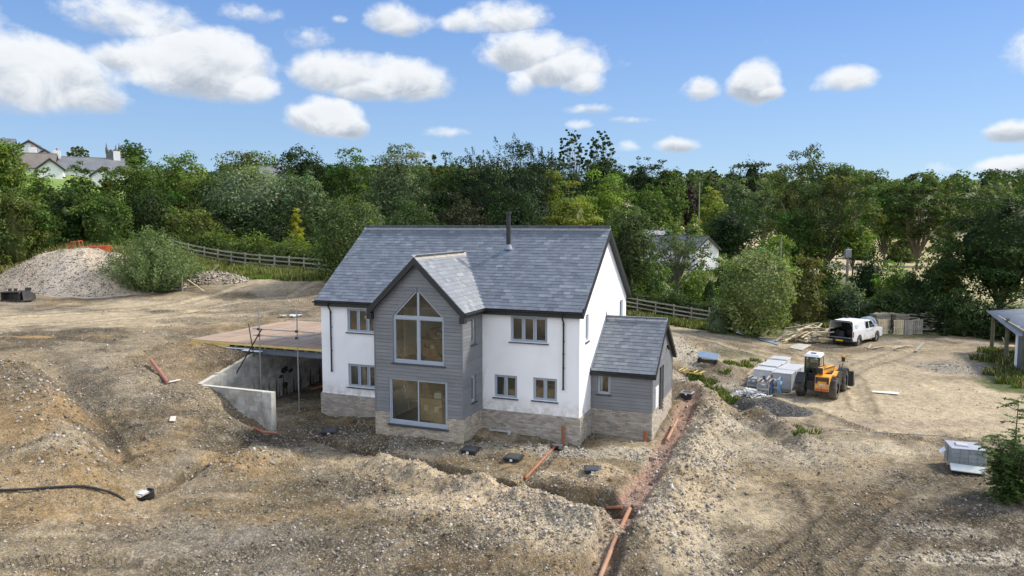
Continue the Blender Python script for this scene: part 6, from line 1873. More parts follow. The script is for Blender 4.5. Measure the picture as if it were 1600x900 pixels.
def telehandler():
    a = on_ground(1276, 622)
    b0 = onz(1298, 628); b1 = onz(1315, 611); rz = head(b0, b1)
    fw = Vector((-math.sin(rz), math.cos(rz), 0)); rt = Vector((math.cos(rz), math.sin(rz), 0))
    rear = Vector((*onz(1275, 624), 0)); c = rear+fw*.5-rt*.05
    t = thing('telehandler', 'yellow orange telehandler with white cab roof parked next to wrapped pallets', 'telehandler', (c.x, c.y, gz(c.x, c.y)), rz)
    R_ = .64; hw = .86; t.scale = (.9, .9, .9)
    for x in (-hw, hw):
        for y in (0, 2.6): wheel(t, x, y, R_, .44, .5, 1 if x > 0 else -1)
    # chassis
    m = MB(); m.box(-.55, .62, -.3, 3.2, .48, .92); m.box(-.9, .9, -.12, .12, .5, .75); m.box(-.9, .9, 2.48, 2.72, .5, .75); m.build('chassis', M_DARKM, t, bevel=.02)
    # rear counterweight / engine housing on the right, boom along the middle
    m = MB(); m.hexa([(-.02, -.72, .52), (.74, -.72, .52), (.78, -.1, .45), (-.02, -.1, .45), (-.02, -.66, 1.36), (.74, -.66, 1.36), (.78, -.1, 1.42), (-.02, -.1, 1.42)]); m.build('rear_cowl', M_ORANGE, t, bevel=.03)
    m = MB()
    for z in (1.08, 1.14, 1.2, 1.26): m.box(.08, .64, -.735, -.68, z, z+.03)
    m.box(.02, .12, -.74, -.66, .95, 1.3); m.box(.62, .72, -.74, -.66, .95, 1.3); m.box(.345, .36, -.73, -.7, .53, .93); m.build('grille', M_DARKM, t)
    # maker's wordmark in red on the pale panel, three block letters
    m = MB(); m.box(.24, .54, -.736, -.73, .80, .93); o = m.build('badge', mat('badge_white', (.7, .62, .55), .5), t)
    m = MB(); x = .265; z0, z1 = .82, .91; y = -.742
    def st(x0, x1, a_, b_): m.box(x0, x1, y, y+.004, a_, b_)
    st(x+.045, x+.06, z0, z1); st(x, x+.045, z0, z0+.016); st(x, x+.015, z0+.016, z0+.04)
    x = .35; st(x, x+.015, z0, z1); st(x+.015, x+.06, z0, z0+.016); st(x+.015, x+.06, z1-.016, z1)
    x = .44; st(x, x+.015, z0, z1); st(x+.015, x+.055, z0, z0+.015); st(x+.015, x+.055, z1-.015, z1); st(x+.015, x+.05, z0+.038, z0+.052); st(x+.055, x+.068, z0+.012, z0+.04); st(x+.055, x+.068, z0+.05, z1-.012)
    m.build('badge_letters', M_REDLAMP, o)
    # right side engine pod with sloping bonnet
    m = MB(); pr = [(.6, .55), (2.1, .55), (2.1, .98), (1.75, 1.28), (.85, 1.42), (.6, 1.3)]; m.prism([(.5, y_, z_) for y_, z_ in pr], (.45, 0, 0)); m.build('engine_pod', M_DARKM, t, bevel=.03)
    m = MB(); pr = [(.0, 1.36), (.9, 1.46), (2.4, 1.06), (2.5, .86), (2.35, .84), (2.2, 1.0), (.9, 1.34), (.0, 1.26)]; m.prism([(.72, y_, z_) for y_, z_ in pr], (.2, 0, 0)); m.build('side_arm', M_ORANGE, t, bevel=.02)
    # boom
    m = MB(); m.bar((.2, -.45, 1.62), (.2, 3.3, 1.16), .3, .34); m.build('boom', M_ORANGE, t, bevel=.02)
    m = MB(); m.bar((.2, 3.2, 1.17), (.2, 3.82, 1.05), .22, .24); m.build('boom_nose', M_ORANGE, t, bevel=.02)
    m = MB(); m.tube([(.2, .9, 1.0), (.2, 2.4, 1.1)], .06, 10); m.tube([(.38, -.3, 1.72), (.38, 3.0, 1.36)], .025, 6); m.build('hydraulic_ram', M_DARKM, t)
    for xo in (.02, .07, .33):
        m = MB(); m.tube([(xo, -.5, 1.35), (xo-.02, -.62, 1.55), (xo, -.2, 1.78), (xo, .6, 1.70)], .018, 6); m.build('hydraulic_hose', M_BLACKHOSE, t)
    m = MB(); m.box(.05, .35, -.50, -.47, 1.47, 1.79); m.build('boom_end_plate', M_DARKM, t)
    m = MB(); m.tube([(.86, 1.6, 1.2), (.86, 1.6, 1.62), (.86, 1.52, 1.7)], .035, 8); m.build('exhaust', M_WORN, t)
    m = MB(); m.box(.04, .72, -.728, -.70, .56, .66); m.build('warning_strip', mat('warning_red', (.45, .06, .03), .5), t)
    # carriage and bucket
    m = MB(); pr = [(3.75, .12), (3.83, .95), (3.91, .98), (3.97, .3), (4.4, .1), (4.4, .06), (3.88, .05)]; m.prism([(-1.05, y_, z_) for y_, z_ in pr], (2.3, 0, 0)); o = m.build('bucket', M_DARKM, t)
    for x in (-1.08, 1.22):
        m = MB(); m.prism([(x, 3.73, .08), (x, 3.81, 1.0), (x, 4.0, .95), (x, 4.42, .1)], (.03, 0, 0)); m.build('side_plate', M_DARKM, o)
    # cab on the left
    x0, x1, y0, y1, z0, z1 = -.86, -.02, .45, 1.85, .85, 2.30
    m = MB(); m.box(x0, x1, y0, y1, z0-.1, 1.22); m.build('cab_base', M_DARKM, t, bevel=.02)
    for (x, y, yt) in ((x0, y0, y0+.06), (x1-.07, y0, y0+.06), (x0, y1-.07, y1-.32), (x1-.07, y1-.07, y1-.32)):
        m = MB(); m.hexa([(x, y, 1.2), (x+.07, y, 1.2), (x+.07, y+.07, 1.2), (x, y+.07, 1.2), (x, yt, z1-.1), (x+.07, yt, z1-.1), (x+.07, yt+.07, z1-.1), (x, yt+.07, z1-.1)]); m.build('cab_pillar', M_BLACK, t)
    for zb in (1.2, 2.14): m = MB(); m.box(x0+.071, x1-.071, y0+.05, y0+.11, zb, zb+.07); m.build('cab_rail', M_BLACK, t)
    tg = glass_mat('cab_glass', (.30, .40, .37))
    m = MB(); m.box(x0+.07, x1-.07, y0+.05, y0+.06, 1.27, 2.14); m.box(x0+.01, x0+.02, y0+.07, y1-.3, 1.25, 2.18); m.box(x1-.02, x1-.01, y0+.07, y1-.3, 1.25, 2.18); o = m.build('cab_glass', tg, t)
    m = MB(); m.hexa([(x0-.03, y0-.04, 2.2), (x1+.03, y0-.04, 2.2), (x1+.03, y1-.2, 2.2), (x0-.03, y1-.2, 2.2), (x0+.04, y0+.04, 2.36), (x1-.04, y0+.04, 2.36), (x1-.04, y1-.3, 2.36), (x0+.04, y1-.3, 2.36)]); o = m.build('cab_roof', M_WHITEP, t, bevel=.03)
    m = MB(); m.box(-.6, -.3, .7, 1.0, 2.36, 2.39); m.build('roof_vent', M_DARKM, o)
    for xa in (x0+.12, x1-.22):
        m = MB(); m.box(xa, xa+.1, y0-.05, y0, 2.08, 2.16); m.build('work_lamp', M_RIM, t)
    m = MB(); m.box(-.62, -.25, .75, .85, 1.3, 1.85); m.box(-.64, -.2, .85, 1.3, 1.2, 1.36); m.build('seat', M_BLACK, t, bevel=.03); m = MB(); m.tube([(-.44, 1.65, 1.25), (-.44, 1.5, 1.55)], .03, 6); m.cyl((-.44, 1.5, 1.57), (0, -.35, 1), .19, .03, 16); m.build('steering_wheel', M_BLACK, t)
    m = MB(); m.tube([(.75, 2.4, 1.1), (.88, 2.55, 1.75)], .02, 6); m.box(.78, .98, 2.5, 2.56, 1.75, 2.05); m.build('mirror', M_DARKM, t); m = MB(); m.cyl((.9, 2.45, 2.08), (0, 0, 1), .08, .1, 12); m.build('beacon', M_ORANGE, t)
    for x in (-hw, hw):
        for y in (0, 2.75):
            if y == 0 and x > 0: continue
            m = MB(); pts = [(y-R_*1.1*math.cos(q), R_+R_*1.12*math.sin(q)) for q in np.linspace(.35, 2.75, 9)]; pt2 = [(p[0]*1+(y-p[0])*.04, p[1]-.035) for p in pts]
            m.prism([(x-.24, p[0], p[1]) for p in pts+pt2[::-1]], (.48, 0, 0)); m.build('mudguard', M_DARKM, t)


telehandler()


def pickup():
    b0 = onz(1340, 541); b1 = onz(1366.5, 534); rz = head(b0, b1); fw = Vector((-math.sin(rz), math.cos(rz), 0)); rt = Vector((math.cos(rz), math.sin(rz), 0))
    c = Vector((*b0, 0))-rt*.78+fw*0; t = thing('pickup_truck', 'white pickup with open rear canopy hatch parked beside the stacked pallets', 'pickup', (c.x, c.y, gz(c.x, c.y)), rz)
    R_ = .37
    for x in (-.78, .78):
        for y in (0, 3.1): wheel(t, x, y, R_, .26, .62, 1 if x > 0 else -1, lug=False)
    W = .9
    # lower body with wheel arches cut in the side profile
    def arch(y): return [(y+.47*math.cos(q), .42+.47*math.sin(q)) for q in np.linspace(math.pi, 0, 9)]
    prof = [(-1.1, .5)]+arch(0)+arch(3.1)+[(3.95, .42), (4.1, .6), (4.05, .92), (3.9, 1.05), (2.75, 1.18), (-1.1, 1.2)]
    for s in (-1, 1):
        m = MB(); x = s*W; m.prism([(x, y, z) for y, z in prof], (-s*.06, 0, 0)); m.build('body_side', M_TRUCK, t, bevel=.012)
    m = MB(); m.box(-W+.06, W-.06, -1.0, 4.0, .45, .62); m.box(-W+.06, W-.06, 2.6, 3.95, .62, 1.0); m.build('chassis', M_DARKM, t)
    m = MB(); m.hexa([(-W+.03, 2.72, 1.16), (W-.03, 2.72, 1.16), (W-.05, 3.95, 1.03), (-W+.05, 3.95, 1.03), (-W+.05, 2.72, 1.2), (W-.05, 2.72, 1.2), (W-.1, 3.92, 1.06), (-W+.1, 3.92, 1.06)]); m.build('bonnet', M_TRUCK, t, bevel=.03)
    m = MB(); m.box(-W, W, 3.95, 4.12, .42, 1.0); m.build('front_panel', M_TRUCK, t, bevel=.04)
    # cab
    m = MB(); m.hexa([(-.80, 1.0, 1.72), (.80, 1.0, 1.72), (.78, 2.15, 1.70), (-.78, 2.15, 1.70), (-.72, 1.0, 1.78), (.72, 1.0, 1.78), (.68, 2.05, 1.76), (-.68, 2.05, 1.76)]); m.build('cab_roof', M_TRUCK, t, bevel=.02)
    for s in (-1, 1):
        m = MB()
        for (ya, yb, w) in ((.98, .98, .1), (1.72, 1.62, .07), (2.8, 2.14, .07)): m.hexa([(s*.86, ya, 1.18), (s*.80, ya, 1.18), (s*.80, ya+w, 1.18), (s*.86, ya+w, 1.18), (s*.78, yb, 1.74), (s*.72, yb, 1.74), (s*.72, yb+w, 1.74), (s*.78, yb+w, 1.74)])
        m.build('pillar', M_TRUCK, t)
        for (p) in ([(1.1, 1.2), (1.7, 1.2), (1.62, 1.7), (1.1, 1.7)], [(1.8, 1.2), (2.72, 1.2), (2.2, 1.68), (1.7, 1.7)]):
            m = MB(); m.prism([(s*(.845-(z-1.2)*.15), y, z) for y, z in p], (-s*.02, 0, 0)); m.build('side_window', M_DGLASS, t)
        for ya in (1.2, 2.0):
            m = MB(); xx = sorted((s*(W-.002), s*(W+.022))); m.box(xx[0], xx[1], ya, ya+.16, 1.0, 1.03); m.build('door_handle', M_DARKM, t)
        m = MB(); m.box(s*.95-.1, s*.95+.1, 2.55, 2.65, 1.22, 1.4); m.build('wing_mirror', M_TRUCK, t, bevel=.02)
        m = MB(); x = s*(W-.02); m.box(min(x, x+s*.03), max(x, x+s*.03), -1.12, -1.0, .78, 1.16); m.build('tail_light', M_REDLAMP, t)
        m = MB(); m.box(s*(W-.3)-.12, s*(W-.3)+.12, 4.08, 4.14, .8, .95); m.build('headlight', M_RIM, t)
        for y in (1.02, 1.76, 2.75):
            m = MB(); m.box(*(sorted((s*(W+.001), s*(W-.02)))), y, y+.012, .55, 1.18); m.build('door_gap', M_DARKM, t)
    m = MB(); m.prism([(-.8, 2.84, 1.19), (.8, 2.84, 1.19), (.7, 2.17, 1.72), (-.7, 2.17, 1.72)], (0, .02, .01)); m.build('windscreen', M_DGLASS, t)
    # canopy: shell open at the back
    th = .03; m = MB()
    for s in (-1, 1): m.hexa([(s*.88, -1.08, 1.2), (s*(.88-th), -1.08, 1.2), (s*(.88-th), .98, 1.2), (s*.88, .98, 1.2), (s*.80, -1.02, 1.80), (s*(.80-th), -1.02, 1.80), (s*(.80-th), .98, 1.80), (s*.80, .98, 1.80)])
    m.box(-.80, .80, -1.02, .98, 1.80, 1.85, .06, .04); m.box(-.86, .86, .95, .98, 1.2, 1.8); m.build('canopy', M_TRUCK, t)
    for s in (1,):
        m = MB(); m.prism([(s*.87, -.65, 1.38), (s*.87, -.25, 1.38), (s*.845, -.25, 1.62), (s*.845, -.65, 1.62)], (.012, 0, 0)); m.build('canopy_panel', mat('pale_grey_panel', (.6, .62, .64), .4), t, bevel=.004)
    m = MB(); m.hexa([(-.78, -1.55, 1.95), (.78, -1.55, 1.95), (.78, -1.0, 1.84), (-.78, -1.0, 1.84), (-.78, -1.55, 1.98), (.78, -1.55, 1.98), (.78, -1.0, 1.87), (-.78, -1.0, 1.87)]); m.build('rear_hatch', M_DARKM, t)
    m = MB()
    for s in (-1, 1): m.tube([(s*.74, -1.45, 1.94), (s*.78, -1.05, 1.5)], .012, 6)
    m.build('gas_strut', M_GALV, t)
    m = MB(); m.box(-.84, .84, -1.0, .9, .62, .68); m.box(-.84, -.80, -1.0, .9, .68, 1.2); m.box(.80, .84, -1.0, .9, .68, 1.2); m.box(-.8, .8, .86, .9, .68, 1.75); m.build('load_bed', M_DARKM, t)
    m = MB(); m.box(-.82, .82, -1.45, -1.1, .70, .74); m.build('tailgate', mat('grey_tailgate', (.16, .16, .16), .5), t, bevel=.01)
    m = MB(); m.box(-.88, .88, -1.28, -1.05, .42, .60); m.build('rear_bumper', M_DARKM, t, bevel=.02)
    m = MB(); m.box(-.26, .26, -1.30, -1.285, .45, .56); m.build('number_plate', M_YELLOW, t)
    t2 = [(-.5, -.3, .7, .35), (.3, .1, .55, .45), (-.1, -.6, .4, .3)]
    for i, (x, y, w, h) in enumerate(t2):
        q = c+rt*x+fw*y; k = thing('tool_box', ['black tool box at the left in the open load bed of the pickup', 'dark crate deepest inside the open load bed of the pickup', 'small black case at the lip of the pickup load bed'][i], 'box', (q.x, q.y, c.z+gz(c.x, c.y)+.68), rz)
        m = MB(); m.box(-w/2, w/2, -.2, .2, 0, h); m.build('case', M_BLACK, k, bevel=.02); m = MB(); m.tube([(-.1, 0, h), (-.1, 0, h+.05), (.1, 0, h+.05), (.1, 0, h)], .012, 6); m.build('handle', M_GALV, k)


pickup()


def pallet_base(t, w, d, wood=M_OLDWOOD, z=0.):
    for y in (-d/2+.05, 0, d/2-.05):
        m = MB(); m.box(-w/2, w/2, y-.045, y+.045, z+.02, z+.11); m.build('bearer', wood, t)
    n = 6
    for i in range(n):
        x = -w/2+.05+i*(w-.1)/(n-1); m = MB(); m.box(x-.045, x+.045, -d/2, d/2, z+.112, z+.132); m.build('slat', wood, t)


def wrapped_pallets():
    # two rows of white wrapped packs, running away to the right
    spots = [(1212, 609, 'front pack of the near row, its left side dark'), (1222, 600, 'second pack of the near row'), (1236, 589, 'third pack of the near row'),
             (1203, 594, 'pack of the far row behind the front pack'), (1221, 582, 'middle pack of the far row'), (1241, 577, 'rearmost pack, closest to the telehandler cab')]
    rz = head(onz(1207, 612), onz(1244, 585))
    base = Vector((*onz(1224, 606), 0)); fw = Vector((-math.sin(rz), math.cos(rz), 0)); rt = Vector((math.cos(rz), math.sin(rz), 0))
    k = 0
    for row in range(2):
        for i in range(3 if row == 0 else 4):
            c = base+fw*(i*1.12+row*.45)-rt*(row*1.12); lb = ['front pack of the near row of white wrapped packs', 'second pack of the near row of white wrapped packs', 'third pack of the near row of white wrapped packs, by the telehandler wheel',
                                                           'white wrapped pack at the front of the far row, behind the blue crates', 'second white wrapped pack of the far row', 'third white wrapped pack of the far row', 'rearmost white wrapped pack beside the telehandler cab'][k]; k += 1
            t = thing('wrapped_pallet', lb, 'pallet', (c.x, c.y, gz(c.x, c.y)), rz+random.uniform(-.05, .05), 'shrink wrapped packs on pallets')
            pallet_base(t, 1.0, 1.0); h = random.uniform(.78, .9); m = MB(); m.box(-.5, .5, -.5, .5, .135, .135+h, .02, .02); m.build('wrapped_pack', M_GREYWRAP if k == 1 else M_WRAP, t, bevel=.05)
            m = MB(); m.box(-.52, .52, -.52, .52, .135+h, .16+h, .03, .03); m.build('film_cap', M_WRAP, t, bevel=.012)
    # crates with blue black film in front
    for i, (px, py, lb) in enumerate(((1180, 612, 'left crate of slates in torn blue black film'), (1195, 618, 'middle crate of slates with a grey framed end'), (1208, 615, 'right crate of slates with light blue sheeting'))):
        q = on_ground(px, py); t = thing('slate_crate', lb, 'crate', q, rz+.05*i, 'timber crates of slates')
        for x in (-.28, .28):
            m = MB()
            for y in (-.5, .5): m.box(x-.035, x+.035, y-.035, y+.035, 0, .85)
            m.box(x-.035, x+.035, -.5, .5, .78, .85); m.build('end_frame', M_OLDWOOD, t)
        for z in (.05, .4, .72):
            m = MB(); m.box(-.3, .3, -.545, -.52, z, z+.09); m.build('rail', M_OLDWOOD, t)
        m = MB()
        for j in range(9): x = -.24+j*.06; m.box(x-.015, x+.015, -.48, .48, .06, .7+random.uniform(-.05, .05))
        o = m.build('slate_stack', M_GREYWRAP if i == 1 else M_FRAME, t); o['kind'] = 'stuff'
        rgx = np.random.default_rng(i); m = MB()   # crumpled film hanging off the sides
        for s in (-1, 1):
            pts = []; nx, nz = 6, 5
            for a in range(nx):
                for b in range(nz): pts.append((s*(.33+.07*rgx.uniform(-1, 1)), -.5+a*.2, .05+b*.2+.04*rgx.uniform(-1, 1)))
            m.add(pts, [(a*nz+b, a*nz+b+1, (a+1)*nz+b+1, (a+1)*nz+b) for a in range(nx-1) for b in range(nz-1)])
        m.build('film', M_BLUETARP if i == 2 else M_BLUEWRAP, t)
    # plastic or timber rack and a plank leaning behind them
    q = on_ground(1186, 594); t = thing('pallet', 'pale slatted pallet leaning behind the blue crates', 'pallet', (q[0], q[1], q[2]), rz+1.3)
    for j in range(8):
        m = MB(); m.bar((-.6, j*.12-.45, .35), (.6, j*.12-.45, .85), .06, .02); m.build('slat', M_PALEWOOD, t)
    for x in (-.5, .5):
        m = MB(); z = .35+(x+.6)/1.2*.5-.05; m.bar((x, -.5, z), (x, .45, z), .08, .06); m.build('bearer', M_PALEWOOD, t)
    for x in (-.5, .5): m = MB(); m.box(x-.04, x+.04, -.05, .05, 0, .32+(x+.6)/1.2*.5-.05); m.build('prop', M_OLDWOOD, t)
    q = on_ground(1201, 590); t = thing('cream_pack', 'long cream coloured wrapped bundle between slatted pallet and white packs', 'bundle', q, rz)
    m = MB(); m.box(-.4, .4, -.8, .8, .1, .85, .03, .03); m.build('bundle', mat('cream_wrap', (.62, .58, .48), .5, 0, .1, 3, .4, 14), t, bevel=.05); m = MB(); m.box(-.4, .4, -.7, -.6, 0, .1); m.box(-.4, .4, .6, .7, 0, .1); m.build('bearer', M_OLDWOOD, t)


wrapped_pallets()


def mound(name, label, cat, c, rx, ry, h, rz, mat_, col_fn, n=34, nz=22, seed=0, rough_=.12, pts_n=0, ssz=(.04, .12), scol=(.12, .5)):
    """heap of loose material with its own stones, one stuff object"""
    rg = np.random.default_rng(seed); z0 = gz(*c)
    uu = np.linspace(0, 2*math.pi, n*3, endpoint=False); vv = np.linspace(0, 1, nz)
    U, V = np.meshgrid(uu, vv); rr = V**.8*1.25
    lx = np.cos(U)*rr*rx; ly = np.sin(U)*rr*ry

    def hh(x, y):
        r = np.hypot(x/rx, y/ry); g = h*np.clip(1-r**1.7*.92, -.12, 1)
        r2 = np.hypot((x+rx*.42)/(rx*.55), (y+ry*.1)/(ry*.6)); g = np.maximum(g, h*.62*(1-r2**1.6)); g = np.where(x > 0, g*(1-.22*np.clip(x/rx, 0, 1)), g)
        g = g+fbm(x+seed*9, y, .5, 4, .6, 50+seed)*h*rough_*np.clip(1.2-r, 0, 1)+fbm(x, y, 2.6, 3, .6, 51+seed)*h*.035
        return g
    Z = hh(lx, ly); ca, sa_ = math.cos(rz), math.sin(rz)
    X = (lx*ca-ly*sa_).ravel(); Y = (lx*sa_+ly*ca).ravel(); Z = Z.ravel()
    G = H(X+c[0], Y+c[1])-z0; P = np.stack([X, Y, np.where((rr.ravel() > 1.1), G-.15, np.maximum(Z+G*.9, G-.15))], -1)
    nu = len(uu); i = np.arange(nz-1)[:, None]*nu; j = np.arange(nu)[None]; j2 = (j+1) % nu
    F = np.stack([i+j, i+nu+j, i+nu+j2, i+j2], -1).reshape(-1, 4)
    col = col_fn(X, Y, P[:, 2], rg)
    parts = [(P, F, col)]
    if pts_n:
        r = np.sqrt(rg.uniform(0, 1, pts_n))*1.05; a = rg.uniform(0, 6.28, pts_n); lx = np.cos(a)*r*rx; ly = np.sin(a)*r*ry
        x = lx*ca-ly*sa_; y = lx*sa_+ly*ca; z = hh(lx, ly)+(H(x+c[0], y+c[1])-z0)*.9
        sz = rg.uniform(*ssz, pts_n); nrm = rg.normal(0, 1, (pts_n, 3))+np.array([0, 0, .5]); b = rg.uniform(scol[0], scol[1], pts_n)[:, None]
        # each stone a small four-sided pyramid pair drawn as two crossing quads is too thin: use octahedra as quads
        Vv = OCT_V[None]*(1+.35*rg.uniform(-1, 1, (pts_n, 6, 1)))+rg.normal(0, .2, (pts_n, 6, 3)); Vv = Vv*sz[:, None, None]*.5+np.stack([x, y, z], -1)[:, None]
        Fq = np.array([(0, 2, 4, 3), (1, 3, 4, 2), (0, 3, 5, 2), (1, 2, 5, 3)])
        Fq = (Fq[None]+np.arange(pts_n)[:, None, None]*6).reshape(-1, 4)
        parts.append((Vv.reshape(-1, 3), Fq, np.repeat(b*np.array([1.1, 1, .82])*rg.uniform(.92, 1.08, (pts_n, 3)), 6, 0)))
    V_, F_, C_ = merge(parts); o = npmesh(name, V_, F_, mat_, np.clip(C_, .01, .9)); o.location = (c[0], c[1], z0); tag(o, label, cat, kind='stuff'); return o


M_HEAP = attr_mat('heap_soil', .95, .8, 5., .15, .22, 6.)
cx, cy = onz(128, 462, 3.2)


def heap_col(X, Y, Z, rg):
    k = fbm(X, Y, .5, 4, .6, 60)[:, None]; k2 = fbm(X+5, Y, .25, 3, .6, 61)[:, None]
    return np.array([.44, .36, .262])*(1+.35*k)*(1-np.clip(k2, 0, .5))+np.array([.27, .26, .25])*np.clip(k2, 0, .5)


mound('rubble_heap', 'tall heap of pale rubble and soil left of the willow bush', 'heap', (cx-.2, cy+1.6), 7.4, 4.6, 2.75, 0, M_HEAP, heap_col, seed=1, rough_=.24, pts_n=11000, ssz=(.04, .13), scol=(.18, .44))
cx, cy = onz(1197, 640)
mound('gravel_heap', 'low dark grey gravel heap in front of the slate crates', 'heap', (cx+.3, cy), 1.75, .95, .55, -.5, M_HEAP, lambda X, Y, Z, rg: np.tile([.115, .12, .13], (len(X), 1)), 20, 14, 2, .05, 7000, (.03, .06), (.08, .22))
cx, cy = onz(330, 452, 3.4)
mound('soil_heap', 'low soil heap with broken slabs next to the grass track', 'heap', (cx, cy), 3.4, 1.6, .8, -.2, M_HEAP, lambda X, Y, Z, rg: np.tile([.27, .22, .16], (len(X), 1)), 22, 14, 3, .3, 700, (.06, .3), (.15, .42))


def rubble_sheets():
    q = on_ground(1171, 620); t = None
    m = MB(); rg = np.random.default_rng(8)
    for i in range(90):
        a, r = rg.uniform(0, 6.28), rg.uniform(0, 1)**.7; x, y = math.cos(a)*r*.95, math.sin(a)*r*.7; z = .34*(1-r)+.04
        w, l = rg.uniform(.08, .3), rg.uniform(.15, .5); n = Vector((rg.normal(0, .4), rg.normal(0, .4), 1)).normalized(); d = Vector((math.cos(a*3), math.sin(a*3), 0)); d = (d-n*d.dot(n)).normalized()
        p = Vector((x, y, z)); m.cc = tuple(np.array([.6, .6, .58])*rg.uniform(.55, 1.15)); m.bar(p-d*l/2, p+d*l/2, w, .02, n)
    o = m.build('broken_boards', attr_mat('broken_board', .8), None, col=True); o.location = q; tag(o, 'heap of broken white plasterboard scraps beside the blue black crates', 'rubble', kind='stuff')


rubble_sheets()


def rail_fence(name, label, pts, nrail, h, gap=1.8, drop=(), wood=None):
    wood = wood or M_OLDWOOD
    t = thing(name, label, 'fence', (pts[0][0], pts[0][1], gz(*pts[0]))); pts = np.array(pts); o = np.array(t.location)
    seg = np.hypot(*np.diff(pts, axis=0).T); cum = np.r_[0, np.cumsum(seg)]; n = int(cum[-1]/gap); s = np.linspace(0, cum[-1], n+1)
    X = np.interp(s, cum, pts[:, 0]); Y = np.interp(s, cum, pts[:, 1]); Z = H(X, Y, fine=False)
    for x, y, z in zip(X, Y, Z):
        m = MB(); m.box(x-o[0]-.06, x-o[0]+.06, y-o[1]-.05, y-o[1]+.05, z-o[2]-.2, z-o[2]+h+.05); m.build('post', wood, t)
    for i in range(n):
        for k in range(nrail):
            if (i, k) in drop: continue
            zz = h-.08-k*(h-.15)/nrail; j = random.uniform(-.02, .02)
            m = MB(); a = Vector((X[i]-o[0], Y[i]-o[1]-.06, Z[i]-o[2]+zz)); b = Vector((X[i+1]-o[0], Y[i+1]-o[1]-.06, Z[i+1]-o[2]+zz+j)); m.bar(a, b+(b-a)*.015, .04, .11); m.build('rail', wood, t)


rail_fence('rail_fence', 'long weathered post and rail fence in front of the clipped hedge', [mark(268, 77.5), mark(320, 75), mark(380, 71), mark(440, 67.5), mark(500, 64), mark(545, 61.5)], 3, 1.3)
rail_fence('rail_fence', 'post and rail fence beyond the right gable of the house', [mark(968, 68.5), mark(1010, 67.6), mark(1060, 66), mark(1112, 64)], 3, 1.25)
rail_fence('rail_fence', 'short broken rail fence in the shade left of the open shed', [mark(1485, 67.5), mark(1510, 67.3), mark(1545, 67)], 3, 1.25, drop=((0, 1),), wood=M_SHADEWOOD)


def timber_pile(name, label, c, n, ln, spread, hgt, mats_, cat='timber', az=.0, seed=0, item='timber'):
    rg = np.random.default_rng(seed); t = thing(name, label, cat, c)
    for i in range(n):
        a = az+rg.normal(0, .45); l = ln*rg.uniform(.5, 1.15); x, y = rg.normal(0, spread), rg.normal(0, spread*.55); z = hgt*rg.uniform(.05, 1)*max(0, 1-abs(x)/(spread*2.6))+.04
        d = Vector((math.cos(a), math.sin(a), rg.normal(0, .10)))*l/2; p = Vector((x, y, z+abs(d.z)*.8)); m = MB(); m.bar(p-d, p+d, rg.uniform(.06, .2), rg.uniform(.03, .08)); m.build(item, mats_[i % len(mats_)], t)


timber_pile('timber_pile', 'tangled pile of pale scrap timber beside the large rounded bush', on_ground(1258, 534), 44, 2.9, .95, 1.2, (M_PALEWOOD, M_OLDWOOD, M_PALEWOOD), az=.75, seed=2)
timber_pile('timber_pile', 'smaller scatter of scrap timber left of the pickup', on_ground(1283, 523), 12, 1.5, .45, .9, (M_PALEWOOD, M_OLDWOOD), az=.6, seed=3)
timber_pile('branch_pile', 'grey heap of dead branches right of the stacked pallets', on_ground(1455, 516), 80, 2.8, 1.15, 1.7, (M_OLDWOOD, mat('dead_branch', (.24, .20, .155), .9)), 'branches', .2, 4, 'branch')
timber_pile('loose_boards', 'few loose broken timber strips lying on the open yard', on_ground(1418, 543), 6, 1.8, 1.3, .05, (M_PALEWOOD, M_OLDWOOD), az=.5, seed=5, item='strip')


def flat_sheet(name, label, cat, corners, mat_, th=.03, lift=.05):
    P = [on_ground(*c) for c in corners]; c = np.mean(P, 0); t = thing(name, label, cat, tuple(c)); m = MB()
    zz = max(p[2] for p in P)-c[2] if lift < .06 else 0
    m.prism([(p[0]-c[0], p[1]-c[1], (p[2]-c[2])*.6+lift) for p in P], (0, 0, th)); m.build('sheet', mat_, t); return t


flat_sheet('plywood_sheet', 'flat pale board lying on the ground before the scrap timber pile', 'board', [(1232, 544), (1253, 548.5), (1268, 541), (1246, 538)], mat('grey_ply', (.40, .37, .32), .85, 0, .15, 3))
flat_sheet('metal_sheet', 'long grey blue metal sheet lying along the track edge below the rounded bush', 'sheet', [(1145, 520), (1215, 540), (1219, 536.5), (1150, 517)], M_BLUEGREY)
flat_sheet('white_strip', 'long pale strip of sheeting flat on the yard right of the telehandler', 'sheet', [(1362, 614), (1403, 617), (1406, 614), (1364, 611.5)], mat('pale_sheet', (.62, .58, .52), .8), .01, .03)
flat_sheet('paper_square', 'small white square offcut lying on the left slope', 'offcut', [(264.5, 660), (274, 660.5), (275.5, 652), (267, 651.5)], M_COPE, .02, .04)


